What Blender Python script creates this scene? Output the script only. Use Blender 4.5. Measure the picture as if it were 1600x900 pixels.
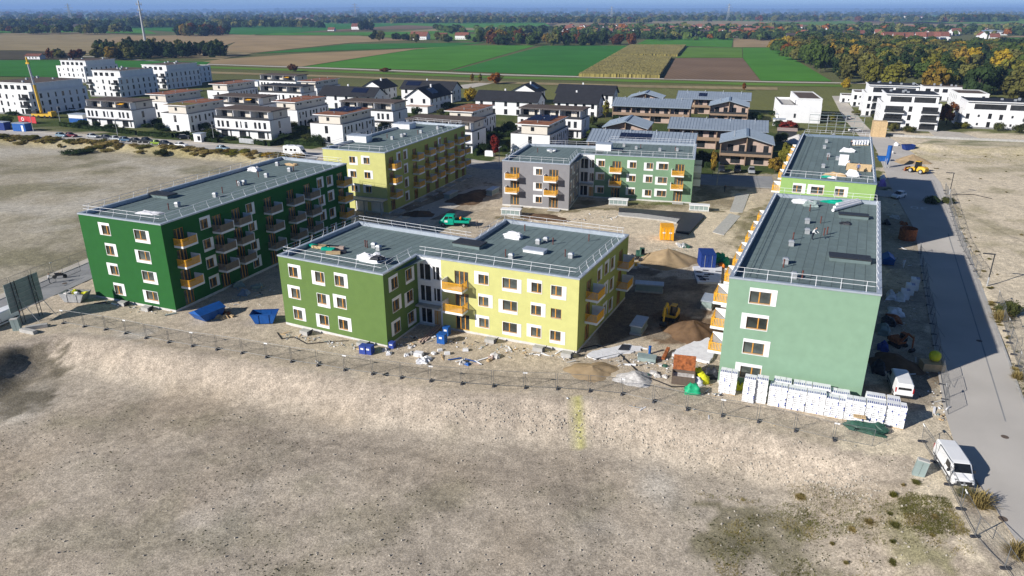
import bpy, math, random
import numpy as np
from mathutils import Matrix, Vector
for o in list(bpy.data.objects): bpy.data.objects.remove(o)
S = bpy.context.scene
COL = S.collection
R = math.radians
# ------------------------------------------------------------------ camera, sky, sun, exposure
FPX, HOR, CAMZ = 1120.0, 16.5, 40.0            # focal length in photo pixels, horizon row, drone height
PITCH = math.atan((450 - HOR) / FPX)
cam = bpy.data.cameras.new('camera'); camo = bpy.data.objects.new('camera', cam); COL.objects.link(camo)
cam.sensor_width = 36; cam.lens = 36 * FPX / 1600; cam.clip_start = 1; cam.clip_end = 90000
camo.location = (0, 0, CAMZ); camo.rotation_euler = (R(90) - PITCH, 0, 0); S.camera = camo
SUN_EL, SUN_AZ = R(26.0), R(-151.0)            # azimuth from +X, towards the sun
w = bpy.data.worlds.new('World'); S.world = w; w.use_nodes = True
nt = w.node_tree; bg = nt.nodes['Background']
sky = nt.nodes.new('ShaderNodeTexSky'); sky.sky_type = 'NISHITA'; sky.sun_disc = False
sky.sun_elevation = SUN_EL; sky.sun_rotation = R(90) - SUN_AZ; sky.altitude = 500
sky.air_density = 0.5; sky.dust_density = 0.0; sky.ozone_density = 4.0
nt.links.new(sky.outputs[0], bg.inputs[0]); bg.inputs[1].default_value = 0.078
sl = bpy.data.lights.new('sun', 'SUN'); sl.energy = 5.0; sl.angle = R(0.53); sl.color = (1, 0.955, 0.89)
so = bpy.data.objects.new('sun', sl); COL.objects.link(so)
sv = Vector((math.cos(SUN_EL) * math.cos(SUN_AZ), math.cos(SUN_EL) * math.sin(SUN_AZ), math.sin(SUN_EL)))
so.rotation_euler = sv.to_track_quat('Z', 'Y').to_euler(); so.location = (-100, -60, 150)
S.view_settings.view_transform = 'Standard'; S.view_settings.look = 'None'
S.view_settings.exposure = 0.48; S.view_settings.gamma = 1.0
S.render.engine = 'CYCLES'
try: S.cycles.volume_bounces = 0; S.cycles.max_bounces = 6; S.cycles.volume_max_steps = 64
except Exception: pass

def at(u, v, z=0.0):
    """photo pixel -> point on the level z"""
    x = (u - 800) / FPX; y = (450 - v) / FPX; c, s = math.cos(PITCH), math.sin(PITCH)
    d = (x, c + y * s, -s + y * c); t = (z - CAMZ) / d[2]
    return Vector((d[0] * t, d[1] * t, z))
def P2(u, v, z=0.0): p = at(u, v, z); return (p.x, p.y)
# ------------------------------------------------------------------ mesh helpers
class MB:
    def __init__(s): s.v = []; s.f = []; s.m = []
    def add(s, vs, fs, m=0):
        n = len(s.v); s.v += [tuple(a) for a in vs]; s.f += [tuple(i + n for i in f) for f in fs]; s.m += [m] * len(fs); return s
    BF = [(0, 3, 2, 1), (4, 5, 6, 7), (0, 1, 5, 4), (1, 2, 6, 5), (2, 3, 7, 6), (3, 0, 4, 7)]
    def box(s, x0, y0, z0, x1, y1, z1, m=0):
        return s.add([(x0,y0,z0),(x1,y0,z0),(x1,y1,z0),(x0,y1,z0),(x0,y0,z1),(x1,y0,z1),(x1,y1,z1),(x0,y1,z1)], MB.BF, m)
    def obox(s, c, sz, rz=0, m=0, rx=0, ry=0, taper=1.0):
        M = Matrix.Translation(c) @ Matrix.Rotation(rz, 4, 'Z') @ Matrix.Rotation(ry, 4, 'Y') @ Matrix.Rotation(rx, 4, 'X')
        a, b, d = sz[0]/2, sz[1]/2, sz[2]/2; t = taper
        vs = [(-a,-b,-d),(a,-b,-d),(a,b,-d),(-a,b,-d),(-a*t,-b*t,d),(a*t,-b*t,d),(a*t,b*t,d),(-a*t,b*t,d)]
        return s.add([M @ Vector(q) for q in vs], MB.BF, m)
    def tube(s, p, q, r, n=6, m=0, r2=None, cap=True):
        p, q = Vector(p), Vector(q); d = (q - p)
        if d.length < 1e-6: return s
        d.normalize(); a = d.orthogonal().normalized(); b = d.cross(a); r2 = r if r2 is None else r2
        vs = [p + (a * math.cos(6.28318*i/n) + b * math.sin(6.28318*i/n)) * r for i in range(n)]
        vs += [q + (a * math.cos(6.28318*i/n) + b * math.sin(6.28318*i/n)) * r2 for i in range(n)]
        fs = [(i, (i+1) % n, n + (i+1) % n, n + i) for i in range(n)]
        if cap: fs += [tuple(range(n))[::-1], tuple(range(n, 2*n))]
        return s.add(vs, fs, m)
    def poly_tube(s, pts, r, n=6, m=0):
        for a, b in zip(pts[:-1], pts[1:]): s.tube(a, b, r, n, m)
        return s
    def prism(s, poly, z0, z1, m=0):
        n = len(poly)
        return s.add([(x, y, z0) for x, y in poly] + [(x, y, z1) for x, y in poly],
                     [tuple(range(n))[::-1], tuple(range(n, 2*n))] + [(i, (i+1) % n, n + (i+1) % n, n + i) for i in range(n)], m)
    def xprism(s, prof, y0, y1, m=0):
        """profile in (x,z), extruded along y"""
        n = len(prof)
        return s.add([(x, y0, z) for x, z in prof] + [(x, y1, z) for x, z in prof],
                     [tuple(range(n)), tuple(range(n, 2*n))[::-1]] + [(i, n + i, n + (i+1) % n, (i+1) % n) for i in range(n)], m)
    def loft(s, rings, m=0, closed=True, caps=True):
        k = len(rings[0]); vs = [p for r in rings for p in r]; fs = []
        for i in range(len(rings) - 1):
            for j in range(k if closed else k - 1):
                fs.append((i*k + j, i*k + (j+1) % k, (i+1)*k + (j+1) % k, (i+1)*k + j))
        if caps: fs += [tuple(range(k))[::-1], tuple(range((len(rings)-1)*k, len(rings)*k))]
        return s.add(vs, fs, m)
    def mesh(s, name, mats, smooth=False):
        me = bpy.data.meshes.new(name); me.from_pydata(s.v, [], s.f)
        for x in (mats if isinstance(mats, (list, tuple)) else [mats]): me.materials.append(M[x] if isinstance(x, str) else x)
        if any(s.m): me.polygons.foreach_set('material_index', s.m)
        if smooth: me.polygons.foreach_set('use_smooth', [True] * len(s.f))
        me.update(); return me
def O(name, data, mats=None, parent=None, loc=(0,0,0), rz=0.0, rot=None, smooth=False):
    if isinstance(data, MB): data = data.mesh(name, mats, smooth)
    o = bpy.data.objects.new(name, data); COL.objects.link(o)
    o.location = loc; o.rotation_euler = rot if rot else (0, 0, rz)
    if parent: o.parent = parent
    return o
def tag(o, label=None, cat=None, group=None, kind=None):
    if label: o['label'] = label
    if cat: o['category'] = cat
    if group: o['group'] = group
    if kind: o['kind'] = kind
    return o
def thing(name, label, cat, loc=(0,0,0), rz=0.0, group=None):
    return tag(O(name, None, loc=loc, rz=rz), label, cat, group)
def struct(name, data, mats=None, **k): return tag(O(name, data, mats, **k), kind='structure')
def copy_tree(o, parent=None):
    c = o.copy(); COL.objects.link(c); c.parent = parent
    for ch in KIDS.get(o.name, []): copy_tree(ch, c)
    return c
KIDS = {}
def freeze(o):
    """remember a thing's children so that copies are cheap"""
    for ch in o.children: freeze(ch)
    KIDS[o.name] = list(o.children); return o
_rs = np.random.RandomState(7); _T = _rs.rand(256, 256)
def vnoise(x, y):
    xi = np.floor(x).astype(int); yi = np.floor(y).astype(int); fx = x - xi; fy = y - yi
    fx = fx*fx*(3-2*fx); fy = fy*fy*(3-2*fy); g = lambda a, b: _T[a & 255, b & 255]
    return (g(xi,yi)*(1-fx)+g(xi+1,yi)*fx)*(1-fy) + (g(xi,yi+1)*(1-fx)+g(xi+1,yi+1)*fx)*fy
def fbm(x, y, o=4):
    r = 0; a = 1; t = 0
    for i in range(o): r = r + a*vnoise(x*2**i+17*i, y*2**i+31*i); t += a; a *= .5
    return r/t
def inpoly(x, y, poly):
    c = np.zeros(x.shape, bool); n = len(poly)
    for i in range(n):
        (x0, y0), (x1, y1) = poly[i], poly[(i+1) % n]
        if y0 == y1: continue
        c ^= ((y0 > y) != (y1 > y)) & (x < (x1-x0)*(y-y0)/(y1-y0)+x0)
    return c
def pdist(x, y, pts, closed=True):
    d = np.full(x.shape, 1e9); n = len(pts)
    for i in range(n if closed else n-1):
        (x0, y0), (x1, y1) = pts[i], pts[(i+1) % n]; dx, dy = x1-x0, y1-y0; L = dx*dx+dy*dy+1e-9
        t = np.clip(((x-x0)*dx+(y-y0)*dy)/L, 0, 1); d = np.minimum(d, np.hypot(x-x0-t*dx, y-y0-t*dy))
    return d
def sstep(a): a = np.clip(a, 0, 1); return a*a*(3-2*a)
def strip(pts, wl, wr):
    """polyline -> closed polygon, wl to the left and wr to the right of it"""
    L, Rr = [], []
    for i, p in enumerate(pts):
        a = pts[max(i-1, 0)]; b = pts[min(i+1, len(pts)-1)]; d = Vector((b[0]-a[0], b[1]-a[1])).normalized(); n = Vector((-d.y, d.x))
        L.append((p[0]+n.x*wl, p[1]+n.y*wl)); Rr.append((p[0]-n.x*wr, p[1]-n.y*wr))
    return L + Rr[::-1]
def offset_poly(poly, d):
    """mitred offset of a CCW polygon, + = outwards"""
    n = len(poly); out = []
    for i in range(n):
        p, a, b = Vector(poly[i]), Vector(poly[i-1]), Vector(poly[(i+1) % n])
        e0 = (p-a).normalized(); e1 = (b-p).normalized(); n0 = Vector((e0.y, -e0.x)); n1 = Vector((e1.y, -e1.x))
        k = (n0+n1); k = k / max(0.2, (1 + n0.dot(n1))); q = p + k*d; out.append((q.x, q.y))
    return out
# ------------------------------------------------------------------ materials
M = {}
def mat(name, col, rough=.8, metal=0., var=.12, scale=3., bump=0., bscale=40., spec=.3, rnd=0., attr=None, stripes=None, trans=0.):
    m = bpy.data.materials.new(name); m.use_nodes = True; t = m.node_tree; N = t.nodes; L = t.links; b = N['Principled BSDF']
    b.inputs['Roughness'].default_value = rough; b.inputs['Metallic'].default_value = metal; b.inputs['Specular IOR Level'].default_value = spec
    tc = N.new('ShaderNodeTexCoord'); no = N.new('ShaderNodeTexNoise'); no.inputs['Scale'].default_value = scale; no.inputs['Detail'].default_value = 5
    L.new(tc.outputs['Object'], no.inputs['Vector'])
    mr = N.new('ShaderNodeMapRange'); mr.inputs[1].default_value = .3; mr.inputs[2].default_value = .7; mr.inputs[3].default_value = 1-var; mr.inputs[4].default_value = 1+var
    L.new(no.outputs['Fac'], mr.inputs[0]); val = mr.outputs[0]
    def mul(a, bb):
        x = N.new('ShaderNodeMath'); x.operation = 'MULTIPLY'; L.new(a, x.inputs[0])
        if isinstance(bb, float): x.inputs[1].default_value = bb
        else: L.new(bb, x.inputs[1])
        return x.outputs[0]
    if rnd:
        oi = N.new('ShaderNodeObjectInfo'); r2 = N.new('ShaderNodeMapRange'); r2.inputs[3].default_value = 1-rnd; r2.inputs[4].default_value = 1+rnd
        L.new(oi.outputs['Random'], r2.inputs[0]); val = mul(val, r2.outputs[0])
    if stripes:
        ax, per, lo = stripes; sx = N.new('ShaderNodeSeparateXYZ'); L.new(tc.outputs['Object'], sx.inputs[0])
        fr = N.new('ShaderNodeMath'); fr.operation = 'PINGPONG'; L.new(sx.outputs[ax], fr.inputs[0]); fr.inputs[1].default_value = per/2
        r3 = N.new('ShaderNodeMapRange'); r3.inputs[1].default_value = 0; r3.inputs[2].default_value = per*.25; r3.inputs[3].default_value = lo; r3.inputs[4].default_value = 1
        L.new(fr.outputs[0], r3.inputs[0]); val = mul(val, r3.outputs[0])
    mx = N.new('ShaderNodeMix'); mx.data_type = 'RGBA'; mx.blend_type = 'MULTIPLY'; mx.inputs[0].default_value = 1
    if attr:
        at_ = N.new('ShaderNodeAttribute'); at_.attribute_name = attr; L.new(at_.outputs['Color'], mx.inputs[6])
    else: mx.inputs[6].default_value = (*col, 1)
    L.new(val, mx.inputs[7]); L.new(mx.outputs[2], b.inputs['Base Color'])
    if bump:
        bn = N.new('ShaderNodeTexNoise'); bn.inputs['Scale'].default_value = bscale; bn.inputs['Detail'].default_value = 4; L.new(tc.outputs['Object'], bn.inputs['Vector'])
        bu = N.new('ShaderNodeBump'); bu.inputs['Strength'].default_value = bump; bu.inputs['Distance'].default_value = .05; L.new(bn.outputs['Fac'], bu.inputs['Height']); L.new(bu.outputs[0], b.inputs['Normal'])
    if trans:
        tr = N.new('ShaderNodeBsdfTranslucent'); L.new(mx.outputs[2], tr.inputs[0]); ms = N.new('ShaderNodeMixShader'); ms.inputs[0].default_value = trans
        L.new(b.outputs[0], ms.inputs[1]); L.new(tr.outputs[0], ms.inputs[2]); L.new(ms.outputs[0], N['Material Output'].inputs[0])
    M[name] = m; return m
def srgb(r, g, b): f = lambda c: (c/255/12.92 if c < 10 else ((c/255+.055)/1.055)**2.4); return (f(r), f(g), f(b))
for n, c in dict(st_dgreen=(.026,.115,.03), st_green=(.115,.185,.055), st_yellow=(.52,.51,.20), st_yellow_shade=(.36,.39,.11), st_grey=(.235,.23,.24), st_sage=(.165,.265,.165), st_mint=(.215,.335,.235), st_leaf=(.27,.42,.14)).items():  # yellow stucco has a second, darker copy: side-wall shade put into the colour
    mat(n, c, .95, var=.05, scale=.9, bump=.25, bscale=25, spec=.1)
mat('white', (.74,.74,.74), .8, var=.05, scale=1.2); mat('white_wall', (.72,.72,.73), .9, var=.06, scale=.5, rnd=.05); mat('cream_wall', (.62,.57,.50), .9, var=.06, scale=.5)
mat('plinth', (.55,.54,.52), .9, var=.12, scale=2); mat('sill', (.5,.40,.30), .6)
mat('wood_frame', (.55,.26,.05), .55, var=.15, scale=5); mat('orange', (.80,.41,.03), .55, var=.15, scale=3); mat('tan_film', (.27,.22,.16), .6, var=.15, scale=2)
mat('pane', (.06,.07,.065), .08, var=.5, scale=.9, spec=.6, rnd=.5); mat('pane_dark', (.02,.022,.025), .1, var=.4, scale=.8, spec=.5, rnd=.4)
mat('frame_dark', (.03,.032,.035), .5); mat('membrane', (.135,.182,.182), .85, var=.10, scale=.8, rnd=.07, bump=.2, bscale=60); mat('membrane_seam', (.085,.11,.11), .9)
mat('zinc', (.42,.47,.53), .45, metal=.35, var=.1, scale=1.5); mat('zinc_dark', (.2,.26,.33), .5, metal=.3); mat('steel', (.42,.44,.46), .4, metal=.5, var=.08); mat('galv', (.42,.43,.44), .5, metal=.4, var=.15)
mat('rail_white', (.75,.76,.78), .5); mat('pipe_red', (.13,.045,.035), .6); mat('black', (.015,.015,.017), .6); mat('rubber', (.02,.02,.02), .9); mat('concrete', (.40,.39,.37), .95, var=.15, scale=2, bump=.3)
mat('asphalt', (.47,.44,.40), .95, var=.10, scale=.12, bump=.3, bscale=50, spec=.15); mat('asphalt2', (.27,.27,.27), .95, var=.12, scale=.4, bump=.3, spec=.15); mat('paving', (.46,.42,.36), .95, var=.12, scale=.6); mat('paint', (.6,.6,.58), .8, var=.25, scale=4)
mat('sedum', (.225,.085,.04), .95, var=.35, scale=.5, bump=.6, bscale=6); mat('sedum_green', (.16,.13,.03), .95, var=.4, scale=.6, bump=.6, bscale=6); mat('roof_brown', (.09,.065,.05), .9, var=.25, scale=1); mat('roof_slate', (.022,.023,.028), .85, var=.2, scale=.7, stripes=('Z', .3, .7)); mat('slab_edge', (.12,.11,.11), .8)
mat('solar', (.01,.014,.035), .15, spec=.6, var=.2); mat('larch', (.27,.19,.13), .85, var=.12, scale=1.5); mat('larch_pink', (.42,.32,.27), .85, var=.1, scale=1.5); mat('metal_roof', (.34,.40,.47), .4, metal=.35, var=.08, scale=.5, rnd=.05); mat('metal_seam', (.24,.29,.35), .45, metal=.3)
mat('tile_red', (.19,.075,.05), .9, var=.25, scale=.5, rnd=.3); mat('tile_dark', (.05,.04,.04), .9, var=.2); mat('grey_base', (.22,.22,.22), .9)
mat('blue', (.012,.09,.33), .5, var=.15, scale=1.5); mat('blue_dark', (.01,.035,.18), .5, var=.15, stripes=None); mat('yellow_c', (.75,.34,.01), .5, var=.1); mat('teal', (.0,.33,.22), .4, var=.08); mat('digger', (.62,.38,.03), .5, var=.2, scale=3); mat('rust', (.28,.09,.03), .9, var=.5, scale=3); mat('navy_pack', (.03,.06,.28), .6)
mat('pack_white', (.75,.75,.76), .6, var=.05, scale=2, rnd=.05); mat('sheet_white', (.7,.7,.72), .55, var=.1, scale=2); mat('bag_green', (.02,.36,.17), .5); mat('bag_yellow', (.62,.62,.02), .6); mat('tarp_green', (.03,.085,.06), .5, var=.3, scale=3); mat('tarp_black', (.03,.032,.04), .5, var=.3, scale=2); mat('lilac', (.32,.2,.55), .6); mat('plywood', (.5,.36,.2), .8, var=.15); mat('board', (.24,.30,.29), .7, var=.12, scale=1)
mat('sand', (.34,.25,.15), 1, var=.2, scale=.8, bump=.6, bscale=8, spec=.05); mat('soil', (.135,.085,.05), 1, var=.3, scale=.8, bump=.8, bscale=5, spec=.05); mat('debris', (.5,.48,.46), .9, var=.3, scale=3); mat('red_sign', (.55,.04,.05), .6, var=.2)
mat('car_white', (.75,.75,.75), .3, var=.02, spec=.5); mat('car_glass', (.012,.014,.016), .08, spec=.6); mat('plastic', (.03,.03,.032), .6); mat('lamp_red', (.4,.01,.01), .3)
for n, c in dict(car_silver=(.4,.42,.44), car_black=(.015,.016,.018), car_blue=(.06,.12,.2), car_red=(.13,.012,.02), car_green=(.2,.3,.02), car_dark=(.03,.035,.045), car_lblue=(.2,.29,.36)).items(): mat(n, c, .28, var=.03, spec=.5, metal=.2)
mat('skin', (.45,.26,.18), .7); mat('cloth_dark', (.03,.035,.05), .9); mat('cloth_white', (.6,.6,.6), .9); mat('cloth_blue', (.1,.14,.28), .9); mat('hair', (.03,.02,.015), .9); mat('hivis', (.7,.2,.02), .8)
mat('iron', (.12,.09,.07), .8); mat('fence_steel', (.16,.165,.17), .5, metal=.3)
mat('bark', (.08,.06,.045), .95, var=.3, scale=4)

# ------------------------------------------------------------------ people: one continuous skinned body per pose, made before anything else is in the scene
def body_mesh(name, J, E, mats):
    me = bpy.data.meshes.new(name); me.from_pydata([j[:3] for j in J], E, []); o = bpy.data.objects.new(name, me); COL.objects.link(o)
    o.modifiers.new('s', 'SKIN'); sk = me.skin_vertices[0].data
    for i, j in enumerate(J): sk[i].radius = (j[3], j[3]); sk[i].use_root = (i == 0)
    sd = o.modifiers.new('d', 'SUBSURF'); sd.levels = 1; sd.render_levels = 1
    dg = bpy.context.evaluated_depsgraph_get(); dg.update(); out = bpy.data.meshes.new_from_object(o.evaluated_get(dg)); bpy.data.objects.remove(o)
    out.materials.clear()
    for m_ in ('cloth_dark', mats[0], mats[1], 'skin', mats[2]): out.materials.append(M[m_])
    for p in out.polygons:
        z = p.center.z; p.material_index = 0 if z < .1 else 1 if z < .93 else 2 if z < 1.46 else 3 if z < 1.66 else 4
        if z > .7 and z < .86 and abs(p.center.x) > .24: p.material_index = 3
        p.use_smooth = True
    return out
def pose(name, step=.0, lean=.0, arm=0., mats=('cloth_dark','cloth_white','hair')):
    l = lean; J = [(0,0,.95,.15),(0,l*.3,1.15,.145),(0,l*.7,1.38,.16),(0,l,1.53,.065),(0,l*1.05,1.68,.10),(0,l*1.05,1.78,.07),
      (.1,0,.9,.1),(.12,step*.5,.5,.075),(.12,step*.9-.03,.08,.05),(.12,step*.9+.14,.05,.045),(-.1,0,.9,.1),(-.12,-step*.4,.5,.075),(-.12,-step,.09,.05),(-.12,-step+.16,.05,.045),
      (.2,l*.7,1.42,.075),(.28,l*.7+arm*.4-.03,1.13,.055),(.29,l*.7+arm+.1,.9+arm*.4,.042),(.29,l*.7+arm+.18,.82+arm*.5,.035),(-.2,l*.7,1.42,.075),(-.28,l*.7+arm*.4-.05,1.13,.055),(-.29,l*.7+arm+.05,.9+arm*.4,.042),(-.29,l*.7+arm+.12,.82+arm*.5,.035)]
    E = [(0,1),(1,2),(2,3),(3,4),(4,5),(0,6),(6,7),(7,8),(8,9),(0,10),(10,11),(11,12),(12,13),(2,14),(14,15),(15,16),(16,17),(2,18),(18,19),(19,20),(20,21)]
    return body_mesh(name, J, E, mats)
PEOPLE = {}
if 1:
    PEOPLE['walk'] = pose('body', .28, .06, .12, ('cloth_dark','cloth_dark','hair')); PEOPLE['white'] = pose('body', .12, .05, .0, ('cloth_white','cloth_white','cloth_white')); PEOPLE['bend'] = pose('body', .1, .42, .25, ('cloth_dark','cloth_white','hair')); PEOPLE['blue'] = pose('body', .05, .05, .2, ('cloth_dark','cloth_blue','cloth_white')); PEOPLE['rider'] = pose('body', .05, .15, .35, ('cloth_dark','cloth_white','black')); PEOPLE['vis'] = pose('body', .05, .1, .2, ('cloth_dark','cloth_dark','hivis'))
# ------------------------------------------------------------------ the lie of the land
FEET = [(100,505),(171,516),(239,531),(312,542),(386,552),(440,562),(560,581),(676,597),(772,603),(870,607),(969,615),(1070,639),(1183,659),(1302,687),(1366,698)]
PIT_N = [P2(-200,660), P2(-60,575), P2(20,533), P2(92,520)] + [P2(u, v+11) for u, v in FEET[1:]] + [P2(1415,708)]
PIT_R = [P2(1415,708), P2(1450,745), P2(1487,795), P2(1532,860), P2(1592,930), P2(1700,1060)]
PIT = PIT_N + PIT_R[1:] + [(20,-10), (-90,-10), (-90,40)]
LROAD = [(-80,66),(-72.6,98.5),(-68.5,116.2),(-63,140),(-60,175),(-60,214)]
bd = Vector((118,-40)).normalized()
def BR(x): return 216 - (x+63)*0.339
LOT = [(-84.5,60),(-76.2,98.5),(-72,116),(-66.5,140),(-64,175),(-64,208),(-75,BR(-75)-5),(-300,BR(-300)-5),(-320,60)]
rdir = Vector((25.75,53.85)).normalized()
def RL(t, off): p = Vector((46.4,67.1)) + rdir*t + Vector((rdir.y,-rdir.x))*off; return (p.x, p.y)
RROAD = [RL(0,0), (43.3,59.4), (40.7,46.3), (37.4,30), (33.5,8), (43.5,8), (47,30), (49.6,46), (51.4,58), RL(0,7.9), RL(40,7.9), RL(75,7.9), RL(125,7.5), P2(1428,240), P2(1402,222), P2(1385,212), P2(1358,214), P2(1370,236), P2(1380,262), P2(1392,292), RL(75,0), RL(40,0)]
BROAD = [(-330,BR(-330)-4), (90,BR(90)-4), (90,BR(90)+3.2), (-330,BR(-330)+3.2)]
LROADP = strip(LROAD, 3.2, 3.2)
def zone_h(x, y):
    z = (fbm(x*.11, y*.11, 4)-.5)*.30 + (fbm(x*.55+9, y*.55, 3)-.5)*.14
    ip = inpoly(x, y, PIT); dn = pdist(x, y, PIT_N, False); dr = pdist(x, y, PIT_R, False)
    along = fbm(x*.45+3, y*.06, 3)
    pz = np.minimum(sstep(dn/(5.2+1.6*along)), sstep(dr/(10+6*fbm(x*.08,y*.08,3))))
    slope = np.clip(4*pz*(1-pz), 0, 1)
    z = z + np.where(ip, -2.7*pz + slope*(fbm(x*1.5, y*.3, 3)-.5)*.3 + pz*(fbm(x*.05+5, y*.05, 3)-.5)*.7, 0)
    il = inpoly(x, y, LOT); dl = pdist(x, y, LOT)
    z = z + np.where(il, -1.8*sstep(dl/(4+5*fbm(x*.1,y*.1,2))) + (fbm(x*.06,y*.06,3)-.5)*.5*sstep(dl/8), 0)
    # berm on the far right lot
    rr = np.exp(-((pdist(x, y, [P2(1440,232), P2(1530,235), P2(1640,238)], False)/5)**2)); z = z + rr*1.3*(.5+fbm(x*.2,y*.2,3))
    flat = inpoly(x, y, RROAD) | inpoly(x, y, BROAD) | inpoly(x, y, LROADP)
    z = np.where(flat, -.12, z)
    z = np.where(y > 232, np.minimum(z, -.02), z)
    return z
GH = {}
def gz(x, y):
    """height of the ground sheet, read from its own grid"""
    if not GH: GH['x'] = np.concatenate([gx]); GH['z'] = zone_h(*[a.ravel() for a in np.meshgrid(gx[(gx > -340) & (gx < 340)], gy[gy < 420])]).reshape((gy < 420).sum(), -1); GH['gx'] = gx[(gx > -340) & (gx < 340)]; GH['gy'] = gy[gy < 420]
    a, b = GH['gx'], GH['gy']
    if not (a[0] < x < a[-1] and b[0] < y < b[-1]): return -.05
    i = int(np.searchsorted(a, x))-1; j = int(np.searchsorted(b, y))-1; s = (x-a[i])/(a[i+1]-a[i]); t = (y-b[j])/(b[j+1]-b[j]); z = GH['z']
    return float((z[j,i]*(1-s)+z[j,i+1]*s)*(1-t)+(z[j+1,i]*(1-s)+z[j+1,i+1]*s)*t)
def gat(u, v):
    """pixel -> point on the uneven ground"""
    z = 0.
    for _ in range(6): p = at(u, v, z); z = gz(p.x, p.y)
    return Vector((p.x, p.y, z))
def axis(lo, hi, step, far, g=1.22):
    a = list(np.arange(lo, hi+1e-6, step)); s = step
    while a[-1] < far: s *= g; a.append(a[-1]+s)
    s = step
    while a[0] > -far: s *= g; a.insert(0, a[0]-s)
    return np.array(a)
gx = axis(-125, 132, .7, 26000); gy = axis(20, 240, .7, 26000); gy = gy[gy > -600]
X, Y = np.meshgrid(gx, gy); X = X.ravel(); Y = Y.ravel(); near = (np.abs(X) < 400) & (Y < 420)
Z = np.full(X.shape, -.05); Z[near] = zone_h(X[near], Y[near])
C = np.empty((len(X), 3)); C[:] = (.12,.125,.05)
nx, ny = X[near], Y[near]; wob = 5.0
wx = nx + (fbm(nx*.25+40, ny*.25, 4)-.5)*wob*2; wy = ny + (fbm(nx*.25, ny*.25+70, 4)-.5)*wob*2
c = np.empty((len(nx), 3)); c[:] = (.125,.13,.05)
def paint(poly, col, a=1.0, noise=0., sc=.2, px=True, lo=.35):
    global c
    poly = [P2(*q) for q in poly] if px else poly
    k = inpoly(wx, wy, poly).astype(float)*a
    if noise: k = k*(1-noise+noise*sstep((fbm(nx*sc+11, ny*sc+5, 4)-lo)/.25))
    c = c*(1-k[:,None]) + np.array(col)*k[:,None]
DIRT = (.42,.355,.27)
paint([(-140,10),(140,10),(140,150),(60,190),(-62,225),(-320,320),(-320,10)], DIRT, px=False)
paint([(1380,205),(1900,215),(1900,900),(1300,900),(1370,400)], (.53,.455,.34))                      # right lot
paint([(1440,300),(1560,230),(1700,240),(1700,480),(1540,420)], (.24,.215,.125), .6, 1, .12, lo=.5)
paint([(1400,225),(1700,232),(1700,262),(1420,250)], (.42,.36,.22), .8, .8, .3)
paint([(1440,215),(1700,222),(1700,232),(1440,226)], (.14,.15,.07), .8, .7, .3)
paint(PIT, (.40,.345,.275), px=False)                                                                  # pit floor
paint(PIT, (.325,.27,.205), .9, 1, .05, px=False, lo=.42); paint(PIT, (.225,.20,.14), .6, 1, .16, px=False, lo=.58)
paint(PIT, (.46,.42,.36), .75, 1, .07, px=False, lo=.53)
paint([(0,640),(420,660),(560,760),(520,900),(0,900)], (.25,.225,.16), .5, 1, .22, lo=.46)
paint([(1080,760),(1230,770),(1400,900),(1130,900)], (.16,.145,.085), .8, .9, .3, lo=.38)
paint([(1240,800),(1400,740),(1540,900),(1300,900)], (.20,.19,.09), .7, 1, .35, lo=.47)
paint([(140,660),(620,640),(980,700),(900,745),(560,700),(200,750)], (.30,.255,.205), .6, .6, .2)
ip = inpoly(nx, ny, PIT); dn = pdist(nx, ny, PIT_N, False); kk = (ip*(1-sstep((dn-2.8)/2.2)))[:,None]
c = c*(1-kk) + (np.array((.385,.325,.258))*(.86+.28*fbm(nx*2.0,ny*.3,3))[:,None])*kk                       # raw embankment face
paint([(-60,540),(20,532),(80,528),(105,545),(70,585),(20,625),(-60,650)], (.115,.10,.07), .85, .5, .35)  # dark overgrown soil, plus shade of the pit corner put into the colour
q = np.exp(-((nx-P2(903,635)[0])/.55)**2)*(np.abs(ny-P2(903,640)[1]) < 3.6)*ip*.75
c = c*(1-q[:,None]) + np.array((.42,.40,.12))*q[:,None]                                                 # yellow dust streak on the face
paint([(760,325),(1000,330),(1180,300),(1160,400),(1090,415),(1000,420),(985,370),(800,345),(620,360),(560,345)], (.56,.475,.35), .85, .3, .2)
paint([P2(*p) for p in [(980,420),(1100,440),(1110,470),(1060,520),(930,545),(930,470)]], (.135,.105,.075), .9, .5, .15, px=False, lo=.3)   # dug, wet earth
paint([(1040,480),(1110,500),(1100,545),(1040,530)], (.15,.10,.06), .9)
paint([(640,312),(760,285),(785,300),(700,345),(620,335)], (.16,.115,.075), .8, .5, .25)
paint([(745,325),(850,335),(780,345),(690,352)], (.21,.17,.12), .5, .5, .3)
paint([(790,322),(900,310),(1085,315),(1200,340),(1130,330),(900,332),(840,342),(780,340)], (.15,.125,.065), .85, .5, .3)
paint([(985,300),(1090,306),(1085,322),(975,318)], (.10,.12,.035), .8, .6, .4)
paint([(1090,290),(1150,285),(1160,320),(1110,330)], (.17,.14,.085), .8, .5, .3)
paint([(1160,330),(1215,310),(1180,390),(1130,420)], (.16,.14,.075), .8, .6, .3)
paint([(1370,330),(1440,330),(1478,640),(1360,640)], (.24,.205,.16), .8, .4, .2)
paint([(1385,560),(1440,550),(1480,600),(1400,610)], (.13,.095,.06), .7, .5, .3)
paint(LOT, (.33,.295,.225), px=False); paint(LOT, (.19,.175,.11), .8, 1, .09, px=False, lo=.46); paint(LOT, (.43,.40,.34), .7, 1, .07, px=False, lo=.52)
dl = pdist(nx, ny, [(-72,BR(-72)-6),(-300,BR(-300)-6)], False); kk = (np.exp(-(dl/4.5)**2)*inpoly(nx,ny,LOT)*(.4+.6*fbm(nx*.3,ny*.3,3)))[:,None]
c = c*(1-kk) + np.array((.36,.30,.14))*kk
vg = np.where(ip, 0, 0.)
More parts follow.
